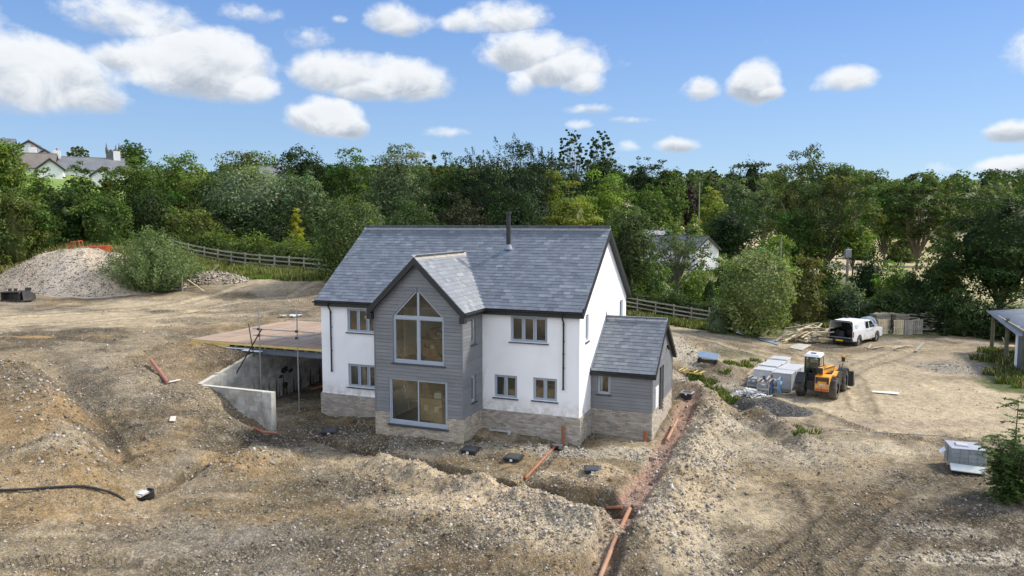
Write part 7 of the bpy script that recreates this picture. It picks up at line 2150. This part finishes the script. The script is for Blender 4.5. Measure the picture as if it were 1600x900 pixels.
def blue_panel():
    q = on_ground(1106, 566); t = thing('metal_trough', 'light blue grey metal panel propped on the rubble right of the annex', 'panel', q, -.55)
    m = MB(); m.hexa([(-.62, -.22, .30), (.62, -.22, .22), (.62, .30, .50), (-.62, .30, .58), (-.62, -.23, .34), (.62, -.23, .26), (.62, .29, .54), (-.62, .29, .62)]); m.build('panel', M_BLUEGREY, t, bevel=.01)
    m = MB(); m.box(-.55, -.45, -.2, .25, -.05, .32); m.box(.45, .55, -.2, .25, -.05, .26); m.box(-.6, .6, -.2, -.16, 0, .2); m.build('support', M_DARKM, t)
    q = on_ground(1079, 583); t = thing('broken_pallet', 'broken yellow timber pallet lying on the rubble behind the annex', 'pallet', q, -.5)
    for y in (-.35, 0, .35):
        m = MB(); m.bar((-.75, y, .12), (.75, y, .06), .07, .05); m.build('bearer', M_TIMBER, t)
    for x in (-.6, -.35, .3, .65):
        m = MB(); m.bar((x, -.42, .16-x*.04), (x+.05, .42, .16-x*.04), .09, .02); m.build('slat', M_TIMBER, t)


blue_panel()


def manhole(label, px, py, z=.0, s=.66, rz=0., h=.14, lid=M_BLACK):
    q = on_ground(px, py); t = thing('inspection_chamber', label, 'manhole', q, rz, 'black drain inspection covers')
    m = MB(); m.box(-s/2*.86, s/2*.86, -s/2*.86, s/2*.86, -.4, h-.05); m.build('chamber', M_DARKM, t, bevel=.01)
    m = MB(); m.box(-s/2, s/2, -s/2, s/2, h-.05, h); o = m.build('lid', lid, t, bevel=.012)
    m = MB(); m.box(-s*.38, s*.38, -s*.38, s*.38, h, h+.008); m.build('lid_panel', mat('lid_grey', (.05, .055, .06), .5), o)
    m = MB(); m.box(-.05, .05, -s/2-.012, -s/2, h-.11, h-.03); m.build('tag', M_WHITEP, t)


manhole('black inspection cover farthest left, below the left corner of the house', 515, 677, rz=.1)
manhole('black inspection cover just right of the glazed wing corner', 735, 706, rz=-.3)
manhole('black inspection cover left of the orange drain pipe', 803, 718, rz=-.35)
manhole('black inspection cover on the spoil mound right of the orange drain pipe', 926, 736, rz=-.1, s=.62)
manhole('grey topped inspection chamber behind the annex at the head of the pink trench', 1074, 621, rz=-.5, s=.6, h=.3, lid=mat('grey_lid', (.33, .33, .31), .7))


def pipes():
    def pipe(label, P, r, mt, name='drain_pipe', cat='pipe', collars=()):
        c = Vector(P[0]); t = thing(name, label, cat, P[0]); m = MB(); m.tube([Vector(p)-c for p in P], r, 12); m.build('pipe', mt, t)
        for p, d in collars: m = MB(); m.cyl(Vector(p)-c, Vector(d), r*1.18, r*1.4, 12); m.build('collar', mt, t)
    def g(px, py, dz=.0):
        q = on_ground(px, py); return (q[0], q[1], q[2]+dz)
    a, b = g(820, 753, .12), g(876, 693, .14)
    w = loc2w(-.62, -.18)
    pipe('long terracotta drain pipe rising to the plinth below the right downpipe', [a, b, (w[0], w[1], b[2]+.05), (w[0], w[1], .62)], .062, M_TERRA, collars=[((w[0], w[1], .55), (0, 0, 1)), (b, Vector(b)-Vector(a))])
    w = loc2w(2.42, AV0-.16); pipe('short terracotta pipe standing upright at the annex front corner', [(w[0], w[1], -.5), (w[0], w[1], .22)], .068, M_TERRA, collars=[((w[0], w[1], .18), (0, 0, 1))])
    pipe('long dusty orange pipe in the nearest stretch of the trench', [g(936, 912, .1), g(960, 852, .12), g(984, 803, .14)], .068, M_PALEPIPE)
    pipe('short pipe stub entering the trench junction from the left', [g(948, 795, .16), g(972, 799, .14)], .06, M_TERRA)
    pipe('dusty orange pipe lying exposed in the pink gravel trench beside the annex', [g(1042, 694, .16), g(1058, 665, .28)], .062, M_PALEPIPE)
    w0 = g(1042, 662, .5); w1 = g(1057, 679, .2); pipe('thin pale stake crossing over the pipe beside the annex', [w0, w1], .014, M_PALEWOOD, 'stake', 'stake')
    pipe('reddish pipe end poking from the slope at the pier foot', [g(396, 673, .12), g(408, 678, .1), g(432, 680, .10)], .062, mat('dull_red_pipe', (.36, .15, .10), .6), collars=[(g(408, 678, .1), (1, 0, 0))])
    a = g(236, 570, .22); b = g(262, 602, .12); pipe('old dull red pipe lying on the upper left slope', [a, b], .075, mat('dull_red_pipe', (.36, .15, .10), .6))
    b2 = g(281, 597, .1); pipe('white pipe offcut next to the old dull red pipe', [b, b2], .04, M_COPE)
    # black hose
    H0 = [g(-30, 768, .05), g(20, 768, .05), g(60, 766, .05), g(100, 763, .06), g(130, 763, .06), g(150, 766, .06), g(172, 771, .05), g(186, 777, .03), g(196, 782, -.02)]
    pipe('black plastic hose snaking in from the left edge', H0, .035, M_BLACKHOSE, 'hose', 'hose')
    H1 = [g(1295, 672, .03), g(1340, 675, .03), g(1400, 679, .03), g(1460, 682, .03), g(1490, 685, .03)]
    pipe('thin grey hose stretched across the yard to the block pallet', H1, .018, mat('grey_hose', (.2, .19, .18), .6), 'hose', 'hose')
    # round chamber with a stone slab on it
    q = on_ground(225, 774); t = thing('round_manhole', 'round black manhole ring partly covered by pale stone slabs at the hose end', 'manhole', q)
    for z in (0, .09, .18):
        m = MB(); n = 20
        for k in range(n):
            a0, a1 = 2*math.pi*k/n, 2*math.pi*(k+1)/n; ro, ri = .30, .24
            m.hexa([(ro*math.cos(a0), ro*math.sin(a0), z-.1), (ro*math.cos(a1), ro*math.sin(a1), z-.1), (ri*math.cos(a1), ri*math.sin(a1), z-.1), (ri*math.cos(a0), ri*math.sin(a0), z-.1),
                    (ro*math.cos(a0), ro*math.sin(a0), z-.03), (ro*math.cos(a1), ro*math.sin(a1), z-.03), (ri*math.cos(a1), ri*math.sin(a1), z-.03), (ri*math.cos(a0), ri*math.sin(a0), z-.03)])
        m.build('ring', M_BLACKHOSE, t)
    m = MB(); m.cyl((0, 0, .1), (0, 0, 1), .235, .02, 20); m.build('inner_floor', M_DARKM, t)
    m = MB(); m.prism([(-.22, -.38, .13), (.1, -.44, .10), (.27, -.2, .17), (-.02, -.12, .21)], (0, 0, .05)); o = m.build('slab', mat('slab_stone', (.42, .40, .34), .9, 0, .15, 4), t)
    m = MB(); m.prism([(.02, -.36, .19), (.17, -.39, .18), (.24, -.22, .22), (.07, -.19, .24)], (0, 0, .02)); m.build('white_card', M_WHITEP, t)
    m = MB(); m.bar((-.35, -.62, .04), (-.12, -.3, .2), .08, .05); m.build('stone_strip', mat('slab_stone', (.42, .40, .34), .9, 0, .15, 4), t)
    for (px, py, lb) in ((555, 842, 'x'),): pass
    q = on_ground(821, 843); t = thing('yellow_tag', 'tiny yellow plastic tag among the pale rubble in front', 'tag', q); m = MB(); m.box(-.02, .02, -.01, .01, 0, .12, .004, 0); m.build('tag', M_YELLOW, t)
    q = on_ground(875, 695); 
    for i, (u0, u1, v_, lb) in enumerate(((-3.9, -2.9, -.22, 'pale lintel lying at the plinth foot near the glazed wing'), (-1.35, -.6, -.26, 'pale slab strip at the plinth foot beside the drain pipe'))):
        w = loc2w((u0+u1)/2, v_); t = thing('lintel', lb, 'lintel', (w[0], w[1], gz(*w)+.02), -HYAW); l = (u1-u0)/2; m = MB(); m.box(-l, l, -.06, .06, .06, .12); m.build('bar', M_CONC, t); m = MB(); m.box(-l+.03, -l+.15, -.05, .05, -.05, .06); m.box(l-.15, l-.03, -.05, .05, -.05, .06); m.build('support', M_CONC, t)


pipes()


def block_pallet():
    q = on_ground(1506, 729); rz = -.30; t = thing('block_pallet', 'pallet of grey blocks under clear sheeting beside the sapling', 'pallet', q, rz)
    pallet_base(t, 1.12, 1.0, M_PALEWOOD)
    M_B = mat('wrapped_grey_block', (.26, .29, .30), .6, 0, .1, 3, .3, 20, objvar=.12); rw = .16
    for k in range(4):
        for i in range(4):
            for j, y in enumerate((-.5, .06)):
                m = MB(); x = -.54+i*.275; m.box(x, x+.265, y, y+.44, .14+k*rw, .14+k*rw+rw-.008); m.build('block', M_B, t)
    m = MB(); m.box(-.565, .56, -.52, .53, .785, .81, .02, .02); m.build('cover_sheet', mat('grey_cover', (.36, .37, .40), .45, 0, .08, 3, .3, 10), t, bevel=.01)
    m = MB(); m.hexa([(-.35, -.2, .81), (.05, -.3, .81), (.1, .1, .81), (-.3, .2, .81), (-.33, -.18, .87), (.03, -.27, .86), (.08, .08, .86), (-.28, .18, .87)]); m.build('folded_sheet', mat('pale_fold', (.45, .46, .48), .5), t)
    m = MB(); m.prism([(-.63, -.05, .55), (-.8, -.15, .45), (-.8, .1, .5), (-.62, .2, .62)], (0, 0, .03)); m.build('flap', M_WHITEP, t)
    q = on_ground(1512, 742); t = thing('painted_board', 'pale and blue scuffed board propped in front of the block pallet', 'board', q, rz-.05)
    m = MB(); m.hexa([(-.55, -.12, .12), (.55, -.12, .08), (.55, .12, .26), (-.55, .12, .30), (-.55, -.13, .15), (.55, -.13, .11), (.55, .11, .29), (-.55, .11, .33)]); m.build('board', mat('scuffed_board', (.5, .55, .55), .6, 0, .12, 3, dirt=((.5, .42, .24), 2.5, .8)), t); m = MB(); m.box(-.5, .5, .0, .08, -.02, .17); m.build('bearer', M_DARKM, t)


block_pallet()


def yard_pallets():
    rz = .12
    xs = [(1379, 522, 'pale pallet standing on edge, first from the pickup'), (1403, 523, 'pale pallet standing on edge, second from the pickup'), (1418, 523, 'brown pallet standing on edge between the pale and the grey one'), (1432, 522, 'wide grey brown pallet standing on edge, farthest from the pickup')]
    for i, (px, py, lb) in enumerate(xs):
        q = on_ground(px, py); t = thing('pallet', lb, 'pallet', q, rz, 'pallets standing on edge'); W = (.82, .82, .62, .9)[i]; Hh = 1.18
        mt = (M_PALEWOOD, M_PALEWOOD, M_OLDWOOD, M_OLDWOOD)[i]; n = 6
        for k in range(n):
            x = -W/2+.05+k*(W-.1)/(n-1); m = MB(); m.box(x-.05, x+.05, -.07, -.048, 0, Hh); m.build('slat', mt, t)
        for z in (.03, Hh/2-.05, Hh-.13):
            m = MB(); m.box(-W/2, W/2, -.046, .05, z, z+.1); m.build('bearer', mt, t)
    for k, (px, py, lb) in enumerate(((1383, 518, 'stack of flat pallets behind the first standing pallet'), (1413, 517, 'stack of flat pallets behind the brown standing pallet'), (1440, 516, 'stack of flat pallets nearest to the branch pile'))):
        q = on_ground(px, py); x, y = q[0], q[1]+.9
        t = thing('pallet_stack', lb, 'pallets', (x, y, gz(x, y)), rz, 'stacks of flat pallets')
        for i in range(9):
            z = i*.15; wd = M_OLDWOOD if i % 3 else M_PALEWOOD
            m = MB()
            for yy in (-.5, 0, .45): m.box(-.6, .6, yy, yy+.08, z, z+.1)
            m.build('bearer', wd, t)['kind'] = 'stuff'
            m = MB()
            for j in range(6): m.box(-.6+j*.22, -.5+j*.22, -.55, .55, z+.102, z+.125)
            m.build('slats', wd, t)['kind'] = 'stuff'
    q = on_ground(1400, 516); t = thing('long_boards', 'long pale boards laid across the tops of the pallet stacks', 'boards', (q[0], q[1]+.8, gz(q[0], q[1]+.8)+1.375), rz)
    for i in range(5):
        m = MB(); m.bar((-1.9+i*.2, -.45+i*.22, .02+.03*(i % 2)), (1.6+i*.12, -.5+i*.25, .02+.03*(i % 2)), .16, .03); m.build('board', M_PALEWOOD, t)
    q = on_ground(1360, 520); t = thing('cable_drum', 'blue and white cable drum standing right behind the pickup bonnet', 'drum', (q[0], q[1]+.6, q[2]), .7)
    for x in (-.3, .3):
        m = MB(); m.cyl((x, 0, .62), (1, 0, 0), .62, .05, 24); m.build('flange', mat('drum_white', (.55, .6, .65), .6), t)
    m = MB(); m.cyl((0, 0, .62), (1, 0, 0), .42, .55, 20); m.build('core', M_BLUEWRAP, t); m = MB(); m.cyl((-.33, 0, .62), (1, 0, 0), .3, .02, 20); m.build('hub', M_DARKM, t)
    q = on_ground(1300, 505); t = thing('white_board', 'pale upright board stuck in the weeds behind the scrap timber', 'board', (q[0], q[1], q[2]), .3); m = MB(); m.box(-.35, .35, -.02, .02, 0, 1.2); m.build('board', mat('grey_ply', (.40, .37, .32), .85), t)
    q = on_ground(1291, 492); t = thing('sheet_stack', 'stack of light blue sheets among the bushes left of the pickup', 'sheets', (q[0], q[1], q[2]), .2)
    for i in range(5): m = MB(); m.box(-.4, .4, -.25, .25, i*.26, i*.26+.2); m.build('sheet', M_WRAP, t)


yard_pallets()


def shed():
    A = on_ground(1549, 549); B = on_ground(1571, 566)
    a = Vector(A); b = Vector(B); back = (b-a).normalized(); d2 = Vector((-back.y, back.x, 0)); d2 = -d2 if d2.x < 0 else d2; d2 = Vector((d2.x, d2.y, 0)).normalized(); bk = Vector((back.x, back.y, 0)).normalized()
    t = thing('open_shed', 'open pole shed with a weathered grey sheet roof at the right edge', 'shed', A)
    hh = lambda py, q: CAMZ+ray(1550, py)[2]/ray(1550, py)[1]*q.y
    z1 = hh(489, a); z2 = hh(497, b)
    P = [a, b, b+bk*4.2]; Z = [z1, z2, z2-.25]
    for p, z in zip(P, Z):
        m = MB(); m.tube([p-a+Vector((0, 0, -.2)), Vector((p.x-a.x, p.y-a.y, z-a.z))], .13, 9, True, .11); m.build('post', mat('mossy_post', (.12, .115, .07), .95, 0, .3, 3, .5, 12), t)
    for p in (a+d2*5.5, b+d2*5.5): m = MB(); m.tube([p-a+Vector((0, 0, -.3)), p-a+Vector((0, 0, z1-a.z+.4))], .12, 8); m.build('post', M_OLDWOOD, t)
    m = MB(); m.bar(Vector((0, 0, z1-a.z-.08))-bk*.3, Vector((*(P[2]-a)[:2], Z[2]-a.z-.1)), .1, .2); m.build('beam', M_OLDWOOD, t)
    m = MB(); m.bar(Vector((0, 0, z1-a.z-.25)), d2*5.5+Vector((0, 0, z1-a.z+.2)), .08, .12); m.build('beam', M_OLDWOOD, t)
    # corrugated sheets side by side
    n = 9; w = 1.0
    o = Vector((0, 0, z1-a.z+.05))-bk*.55-d2*.35
    sl = Vector((d2.x*6, d2.y*6, .75)); fall = -.055
    for i in range(n):
        m = MB(); N_ = 14; vs = []
        for k in range(N_+1):
            x = k/N_*w; off = bk*(i*w*.97+x); zz = .03*math.sin(k/N_*w*2*math.pi/.145)+.006*(i % 2)+fall*(i*w*.97+x)
            vs += [o+off+Vector((0, 0, zz)), o+off+sl+Vector((0, 0, zz))]
        m.add(vs, [(2*k, 2*k+1, 2*k+3, 2*k+2) for k in range(N_)]); ob = m.build('roof_sheet', M_CORR, t, smooth=True); s = ob.modifiers.new('thick', 'SOLIDIFY'); s.thickness = .006
    # braces and cladding
    m = MB(); m.bar(d2*1.6+bk*.6+Vector((0, 0, .0)), d2*2.1+bk*.6+Vector((0, 0, 2.6)), .08, .05); m.bar(d2*3+bk*.6, d2*3.6+bk*.6+Vector((0, 0, 2.7)), .08, .05); m.build('brace', M_PALEWOOD, t)
    q = b+bk*2.3+d2*.05-a; m = MB(); m.bar(q+Vector((0, 0, -.2)), q+Vector((0, 0, 2.65)), .14, .10); m.build('white_post', M_WHITEP, t)
    m = MB(); p = q+bk*.25; m.hexa([p, p+bk*3, p+bk*3+d2*.05, p+d2*.05, p+Vector((0, 0, 2.6)), p+bk*3+Vector((0, 0, 2.5)), p+bk*3+d2*.05+Vector((0, 0, 2.5)), p+d2*.05+Vector((0, 0, 2.6))]); m.build('side_panel', mat('blue_grey_panel', (.10, .13, .17), .6), t)
    q = on_ground(1579, 563); t2 = thing('leaning_plank', 'grey white plank leaning at the second shed post', 'plank', q); m = MB(); m.bar((0, 0, 0), (-.5, .15, 1.5), .18, .03); m.build('plank', M_PALEWOOD, t2)
    q = on_ground(1587, 556); t3 = thing('timber_pile', 'small stack of fresh yellow timber under the open shed', 'timber', (q[0], q[1]+.5, q[2]), .4)
    for i in range(8): m = MB(); m.box(-.6+.06*(i % 3), .6+.04*(i % 2), -.4+(i % 4)*.2, -.22+(i % 4)*.2, .35+(i//4)*.12, .45+(i//4)*.12); m.build('timber', mat('fresh_timber', (.55, .44, .24), .8), t3)
    for x in (-.5, .4): m = MB(); m.box(x, x+.1, -.4, .4, 0, .345); m.build('bearer', M_DARKM, t3)
    q = on_ground(1560, 526); t4 = thing('grey_board', 'grey upright board standing inside the open shed', 'board', q, .1); m = MB(); m.box(-.5, .5, -.02, .02, 0, 1.45); m.build('board', mat('grey_ply', (.40, .37, .32), .85), t4)
    q = on_ground(1541, 525); t5 = thing('blue_sacks', 'crumpled light blue sheeting on the ground left of the shed', 'sheeting', q)
    rg = np.random.default_rng(4); nx, ny = 11, 7; vs = [(-.75+i*.15, -.3+j*.1, .04+.28*math.exp(-((i-5)/4)**2-((j-3)/2.5)**2)*rg.uniform(.5, 1.3)) for i in range(nx) for j in range(ny)]
    m = MB(); m.add(vs, [(i*ny+j, (i+1)*ny+j, (i+1)*ny+j+1, i*ny+j+1) for i in range(nx-1) for j in range(ny-1)]); m.build('sheeting', M_BLUETARP, t5)


shed()


def buckets():
    for i, (px, py, lb, rz) in enumerate(((23, 469, 'digger bucket lying open side forward at the foot of the rubble heap, left one', .1), (46, 469, 'dark digger bucket tipped on its side at the foot of the heap, right one', -.9))):
        q = on_ground(px, py, 3.2); q = (q[0], q[1]-.2, gz(q[0], q[1]-.2)); t = thing('digger_bucket', lb, 'bucket', q, rz); w = .62
        pr = [(-.35, .68), (.1, .72), (.42, .5), (.46, .2), (.3, .02), (-.3, .0)]
        pi = [(y*.93-.02, z*.93+.03) for y, z in pr]
        m = MB(); m.prism([(-w, y, z) for y, z in pr+pi[::-1]], (2*w, 0, 0)); m.build('shell', M_WORN, t)
        for x in (-w, w-.03): m = MB(); m.prism([(x, y, z) for y, z in pr], (.03, 0, 0)); m.build('side_plate', M_WORN, t)
        m = MB()
        for k in range(5): x = -w+.05+k*(2*w-.1)/4; m.box(x-.03, x+.03, -.46, -.28, .0, .04)
        m.build('teeth', M_STEEL, t)['kind'] = 'stuff'
        m = MB(); m.box(-.22, -.16, -.1, .25, .7, .9); m.box(.16, .22, -.1, .25, .7, .9); m.build('bracket', M_DARKM, t)


buckets()


def dumper():
    x, y = mark(136, 74.5); z = gz(x, y)
    t = thing('site_dumper', 'orange red dumper with a bent roll bar half hidden behind the rubble heap', 'dumper', (x, y, z), .2)
    t.scale = (.82, .82, .92)
    for xx, yy in ((-1.3, -.7), (-1.3, .7), (.9, -.7), (.9, .7)):
        m = MB(); m.cyl((xx, yy, .5), (0, 1, 0), .5, .4, 20); m.build('tyre', M_TYRE, t)
    m = MB(); m.box(-2, 1.6, -.5, .5, .5, .9); m.build('chassis', M_DARKM, t, bevel=.03)
    m = MB(); m.hexa([(.4, -.7, 1.0), (1.6, -.7, 1.0), (1.6, .7, 1.0), (.4, .7, 1.0), (.1, -.85, 1.9), (2.1, -.85, 1.95), (2.1, .85, 1.95), (.1, .85, 1.9)]); m.build('skip', M_RED, t, bevel=.03)
    m = MB(); m.box(-2.0, -1.0, -.5, .5, .9, 1.35); m.build('bonnet', M_RED, t, bevel=.05)
    for yy in (-.5, .5): m = MB(); m.tube([(-2.2, yy, 1.0), (-1.5, yy, 2.3), (-.75, yy, 2.4), (-.5, yy, 1.1)], .045, 8); m.build('roll_bar', M_RED, t)
    m = MB(); m.tube([(-1.5, -.5, 2.3), (-1.5, .5, 2.3)], .04, 8); m.tube([(-.75, -.5, 2.4), (-.75, .5, 2.4)], .04, 8); m.build('cross_bar', M_RED, t)


dumper()


def stakes():
    t = thing('broken_fence', 'remains of a broken timber fence between the heap and the soil mound', 'fence', on_ground(287, 455, 3.4))
    for a, b, w in (((-.1, 0, -.1), (-.1, 0, 1.45), .12), ((.1, .2, .0), (.55, .6, 1.6), .07), ((.3, .1, .9), (1.7, -.3, .05), .06), ((-1.2, .3, .35), (1.0, .2, .42), .09), ((-.9, .1, .1), (1.2, .5, .3), .09), ((1.3, .9, .9), (2.5, .7, 2.0), .06), ((-1., .5, 1.6), (.4, .4, 1.7), .05)):
        m = MB(); m.bar(a, b, w, w*.8); m.build('rail', M_OLDWOOD if w > .065 else M_PALEWOOD, t)
    q = on_ground(254, 449, 3.4); t = thing('white_drum', 'small white container between the heap foot and the broken fence', 'container', q); m = MB(); m.cyl((0, 0, .2), (0, 0, 1), .3, .4, 16); m.build('drum', M_WHITEP, t, bevel=.03); m = MB(); m.cyl((0, 0, .41), (0, 0, 1), .31, .04, 16); m.build('lid', M_WRAP, t)
    q = on_ground(455, 496, 3.05); t = thing('white_debris', 'crumpled white plastic lying behind the timber deck', 'debris', q); rg = np.random.default_rng(2); m = MB()
    vs = [(-.7+i*.14, -.15+j*.1, .05+.16*rg.uniform(0, 1)) for i in range(11) for j in range(4)]; m.add(vs, [(i*4+j, (i+1)*4+j, (i+1)*4+j+1, i*4+j+1) for i in range(10) for j in range(3)]); m.build('plastic', M_WRAP, t)
    w = loc2w(-13.6, DV1+.6); t = thing('grey_plank', 'pale plank lying behind the deck next to the house corner', 'plank', (w[0], w[1], max(gz(*w), 2.95)), -HYAW); m = MB(); m.bar((-1.2, 0, .12), (1, 0, .14), .12, .06); m.build('plank', M_WRAP, t)
    m = MB(); m.box(-1, -.9, -.05, .05, -.05, .09); m.box(.7, .8, -.05, .05, -.05, .1); m.build('bearer', M_OLDWOOD, t)


stakes()


def pole(label, px, py0, ytop, d, r=.12, arm=True):
    x, y = mark(px, d); z = gz(x, y); top = CAMZ+ray(px, ytop)[2]/math.hypot(*ray(px, ytop)[:2])*d
    t = thing('utility_pole', label, 'pole', (x, y, z)); m = MB(); m.tube([(0, 0, -.3), (0, 0, top-z)], r, 8, True, r*.75); m.build('post', M_OLDWOOD, t)
    if arm: m = MB(); m.box(-.28, .28, -.22, .22, top-z-1.0, top-z-.15); m.build('transformer', M_GALV, t, bevel=.05)


pole('grey utility pole with a small box standing before the dry field', 1327, 470, 387, 80, .16)
pole('thin far pole rising from the bushes behind the white cottage', 1222, 400, 370, 88, .10, False)
pole('distant pole in the dry field behind the birch', 1092, 350, 285, 175, .16, False)

# ================================================================== HOUSES FARTHER AWAY
def gable_house(name, label, px, ybase_z, d, w, l, eh, rh, rz, wallm, roofm, wins=(), chim=(), group=None):
    """w across the gable, l along the ridge; ridge along local Y"""
    x, y = mark(px, d); z = ybase_z if ybase_z is not None else gz(x, y); t = thing(name, label, 'house', (x, y, z), rz, group)
    for s, yy in (('a', 0), ('b', l)):
        m = MB(); hs = [[(a0, z0), (a1, z0), (a1, z1), (a0, z1)] for (sd, a0, a1, z0, z1) in wins if sd == 'front'] if yy == 0 else []
        m.holed([(-w/2, -1), (w/2, -1), (w/2, eh), (0, rh), (-w/2, eh)], hs, lambda a, o, zz, yy=yy: (a, yy-o*(1 if yy == 0 else -1), zz), .25); m.build('wall', wallm, t)
    for s in (-1, 1):
        m = MB(); hs = [[(a0, z0), (a1, z0), (a1, z1), (a0, z1)] for (sd, a0, a1, z0, z1) in wins if sd == ('left' if s < 0 else 'right')]
        m.holed([(.26, -1), (l-.26, -1), (l-.26, eh), (.26, eh)], hs, lambda a, o, zz, s=s: (s*(w/2)+s*o, a, zz), .25); m.build('wall', wallm, t)
    for (sd, a0, a1, z0, z1) in wins:
        fr = (lambda a, o, zz: (a, -o, zz)) if sd == 'front' else ((lambda a, o, zz: (-(w/2)-o, a, zz)) if sd == 'left' else (lambda a, o, zz: (w/2+o, a, zz)))
        m = MB(); fpoly(m, fr, rect(a0, a1, z0, z1), shrink((a0, a1, z0, z1), .08), -.16, -.08)
        xm = (a0+a1)/2; fpoly(m, fr, rect(xm-.04, xm+.04, z0+.08, z1-.08), rect(xm-.01, xm+.01, z0+.1, z1-.1), -.16, -.08)
        o = m.build('window', M_WHITEP, t); m = MB(); P = [Vector(fr(a, -.13, zz)) for a, zz in shrink((a0, a1, z0, z1), .06)]; m.prism(P, Vector(fr(0, -.02, 0))-Vector(fr(0, 0, 0))); m.build('pane', M_DGLASS, o)
    ov = .3; k = (rh-eh)/(w/2); th = .16
    for s in (-1, 1):
        m = MB(); e = s*(w/2+ov); ze = eh-ov*k; nn = Vector((s*k, 0, 1)).normalized()*th
        m.prism([(0, -ov, rh+.02), (e, -ov, ze+.02), (e, l+ov, ze+.02), (0, l+ov, rh+.02)], nn); o = m.build('roof_slope', roofm, t)
        m = MB(); m.bar((0, -ov-.03, rh-.02), (e, -ov-.03, ze-.02), .05, .26, (0, 0, 1)); m.build('bargeboard', M_FARWHITE if chim == 'w' else M_DARKM, t)
    m = MB(); m.tube([(0, -ov, rh+.2), (0, l+ov, rh+.2)], .11, 6); m.build('ridge', roofm, t)
    if chim and chim != 'w':
        for (yy, cw, ch) in chim:
            m = MB(); m.box(-cw/2, cw/2, yy-cw/2, yy+cw/2, rh-.6, rh+ch); o = m.build('chimney', M_FARWHITE, t)
            m = MB(); m.cyl((0, yy, rh+ch+.2), (0, 0, 1), .16, .45, 10, .12); m.build('chimney_pot', M_TERRA, o)
    return t


def hzd(px, py, d):
    q = ray(px, py); return CAMZ+q[2]/math.hypot(q[0], q[1])*d


# white cottage right of the house: gable towards us
d = 128; zc = hzd(1108, 370, d); x, y = mark(1100, d); zb = gz(x, y)
gable_house('white_cottage', 'white rendered cottage with dark roof half hidden by the birch', 1106, zb, d, 5.9, 13, zc-zb-2.1, zc-zb-.1, .62, M_FARWHITE, M_FARROOF,
            [('front', -1.9, -.6, (zc-zb)*.52, (zc-zb)*.52+1.1), ('front', -1.6, -.4, .8, 1.9), ('left', 2, 3.4, 2.6, 3.7), ('left', 6, 7.4, 2.6, 3.7)])
d = 140; z2 = hzd(1035, 362, d)
x, y = mark(1032, d); gable_house('white_outbuilding', 'low white building with a pale roof glimpsed left of the birch', 1038, gz(x, y), d, 5, 8, z2-gz(x, y)-1.6, z2-gz(x, y), 1.3, M_FARWHITE, mat('pale_far_roof', (.42, .40, .38), .7), [('left', 2, 3.2, 1.2, 2.2)])
# far left: white gabled house, bungalow, church
d = 172; zt = hzd(57, 221, d)
gable_house('white_house', 'large white gabled house with dark roof on the far left hill', 52, zt-9, d, 8.6, 14, 6.2, 9, .42, M_FARWHITE, M_FARROOF, [('front', -1.4, .6, 3.6, 5.2)])
gable_house('white_extension', 'small white gabled porch wing right of the large white house', 76, zt-9, d-6, 3.8, 6, 5.6, 6.9, .42, M_FARWHITE, M_FARROOF)
zl = hzd(20, 219, d+10); gable_house('grey_roofed_house', 'long dark slate roof behind the tree at the far left edge', 30, zl-8, d+10, 7, 22, 5.6, 8, 2.09, M_FARWHITE, M_FARROOF)
d = 150; zt = hzd(140, 245.5, d)
gable_house('bungalow', 'long low bungalow with slate roof and white chimneys', 196, zt-5.2, d+4, 6.5, 14.5, 3.0, 5.2, 2.09, M_FARWHITE, M_FARROOF, [('left', 3.2, 5.2, 1.2, 2.6)], [(.9, 1.1, 1.5), (10.2, 1.1, 1.2), (13.8, 1.1, 1.6)])
gable_house('garage', 'small white gabled garage in front of the bungalow, left one', 83, hzd(83, 249, d-8)-3.8, d-8, 3.6, 6, 2.3, 3.8, .5, M_FARWHITE, M_FARROOF)
gable_house('garage', 'small white gabled outhouse in front of the bungalow, right one', 164, hzd(164, 262, d-14)-3.4, d-14, 3.2, 5, 2.2, 3.4, .5, M_FARWHITE, M_FARROOF)
gable_house('brown_roofed_cottage', 'cottage with a broad brownish roof between white house and bungalow', 92, hzd(90, 241, d)-5.4, d+2, 6, 7, 3, 5.4, 2.0, M_FARWHITE, mat('brown_far_roof', (.17, .145, .125), .8, 0, .15, 1))
dd = 262; x, y = mark(189, dd); zt = hzd(189, 238, dd); t = thing('church_tower', 'grey stone church tower with corner pinnacles behind the round dark tree', 'church', (x, y, zt-14), -.15)
m = MB(); m.box(-2.3, 2.3, -2.3, 2.3, 0, 14.); m.build('tower', M_STONEWALL, t)
for k in range(4):
    for j in range(4):
        a = -2.1+j*1.2; m = MB(); m.box(*((a, a+.6, -2.35, -2.1) if k == 0 else (a, a+.6, 2.1, 2.35) if k == 1 else (-2.35, -2.1, a, a+.6) if k == 2 else (2.1, 2.35, a, a+.6)), 14, 14.6); m.build('battlement', M_STONEWALL, t)
for sx in (-1, 1):
    for sy in (-1, 1):
        m = MB(); m.box(sx*2.15-.25, sx*2.15+.25, sy*2.15-.25, sy*2.15+.25, 13.5, 15.2); m.box(sx*2.15-.16, sx*2.15+.16, sy*2.15-.16, sy*2.15+.16, 15.2, 16.6, .12, .12); m.build('pinnacle', M_STONEWALL, t)
d = 112; x, y = mark(432, 128); gable_house('distant_house', 'dark slate roof just showing between the silvery tree and the dark broad tree', 446, hzd(434, 263, 112)-5, 112, 5, 3.2, 3.2, 5, 2.0, M_FARWHITE, M_FARROOF)
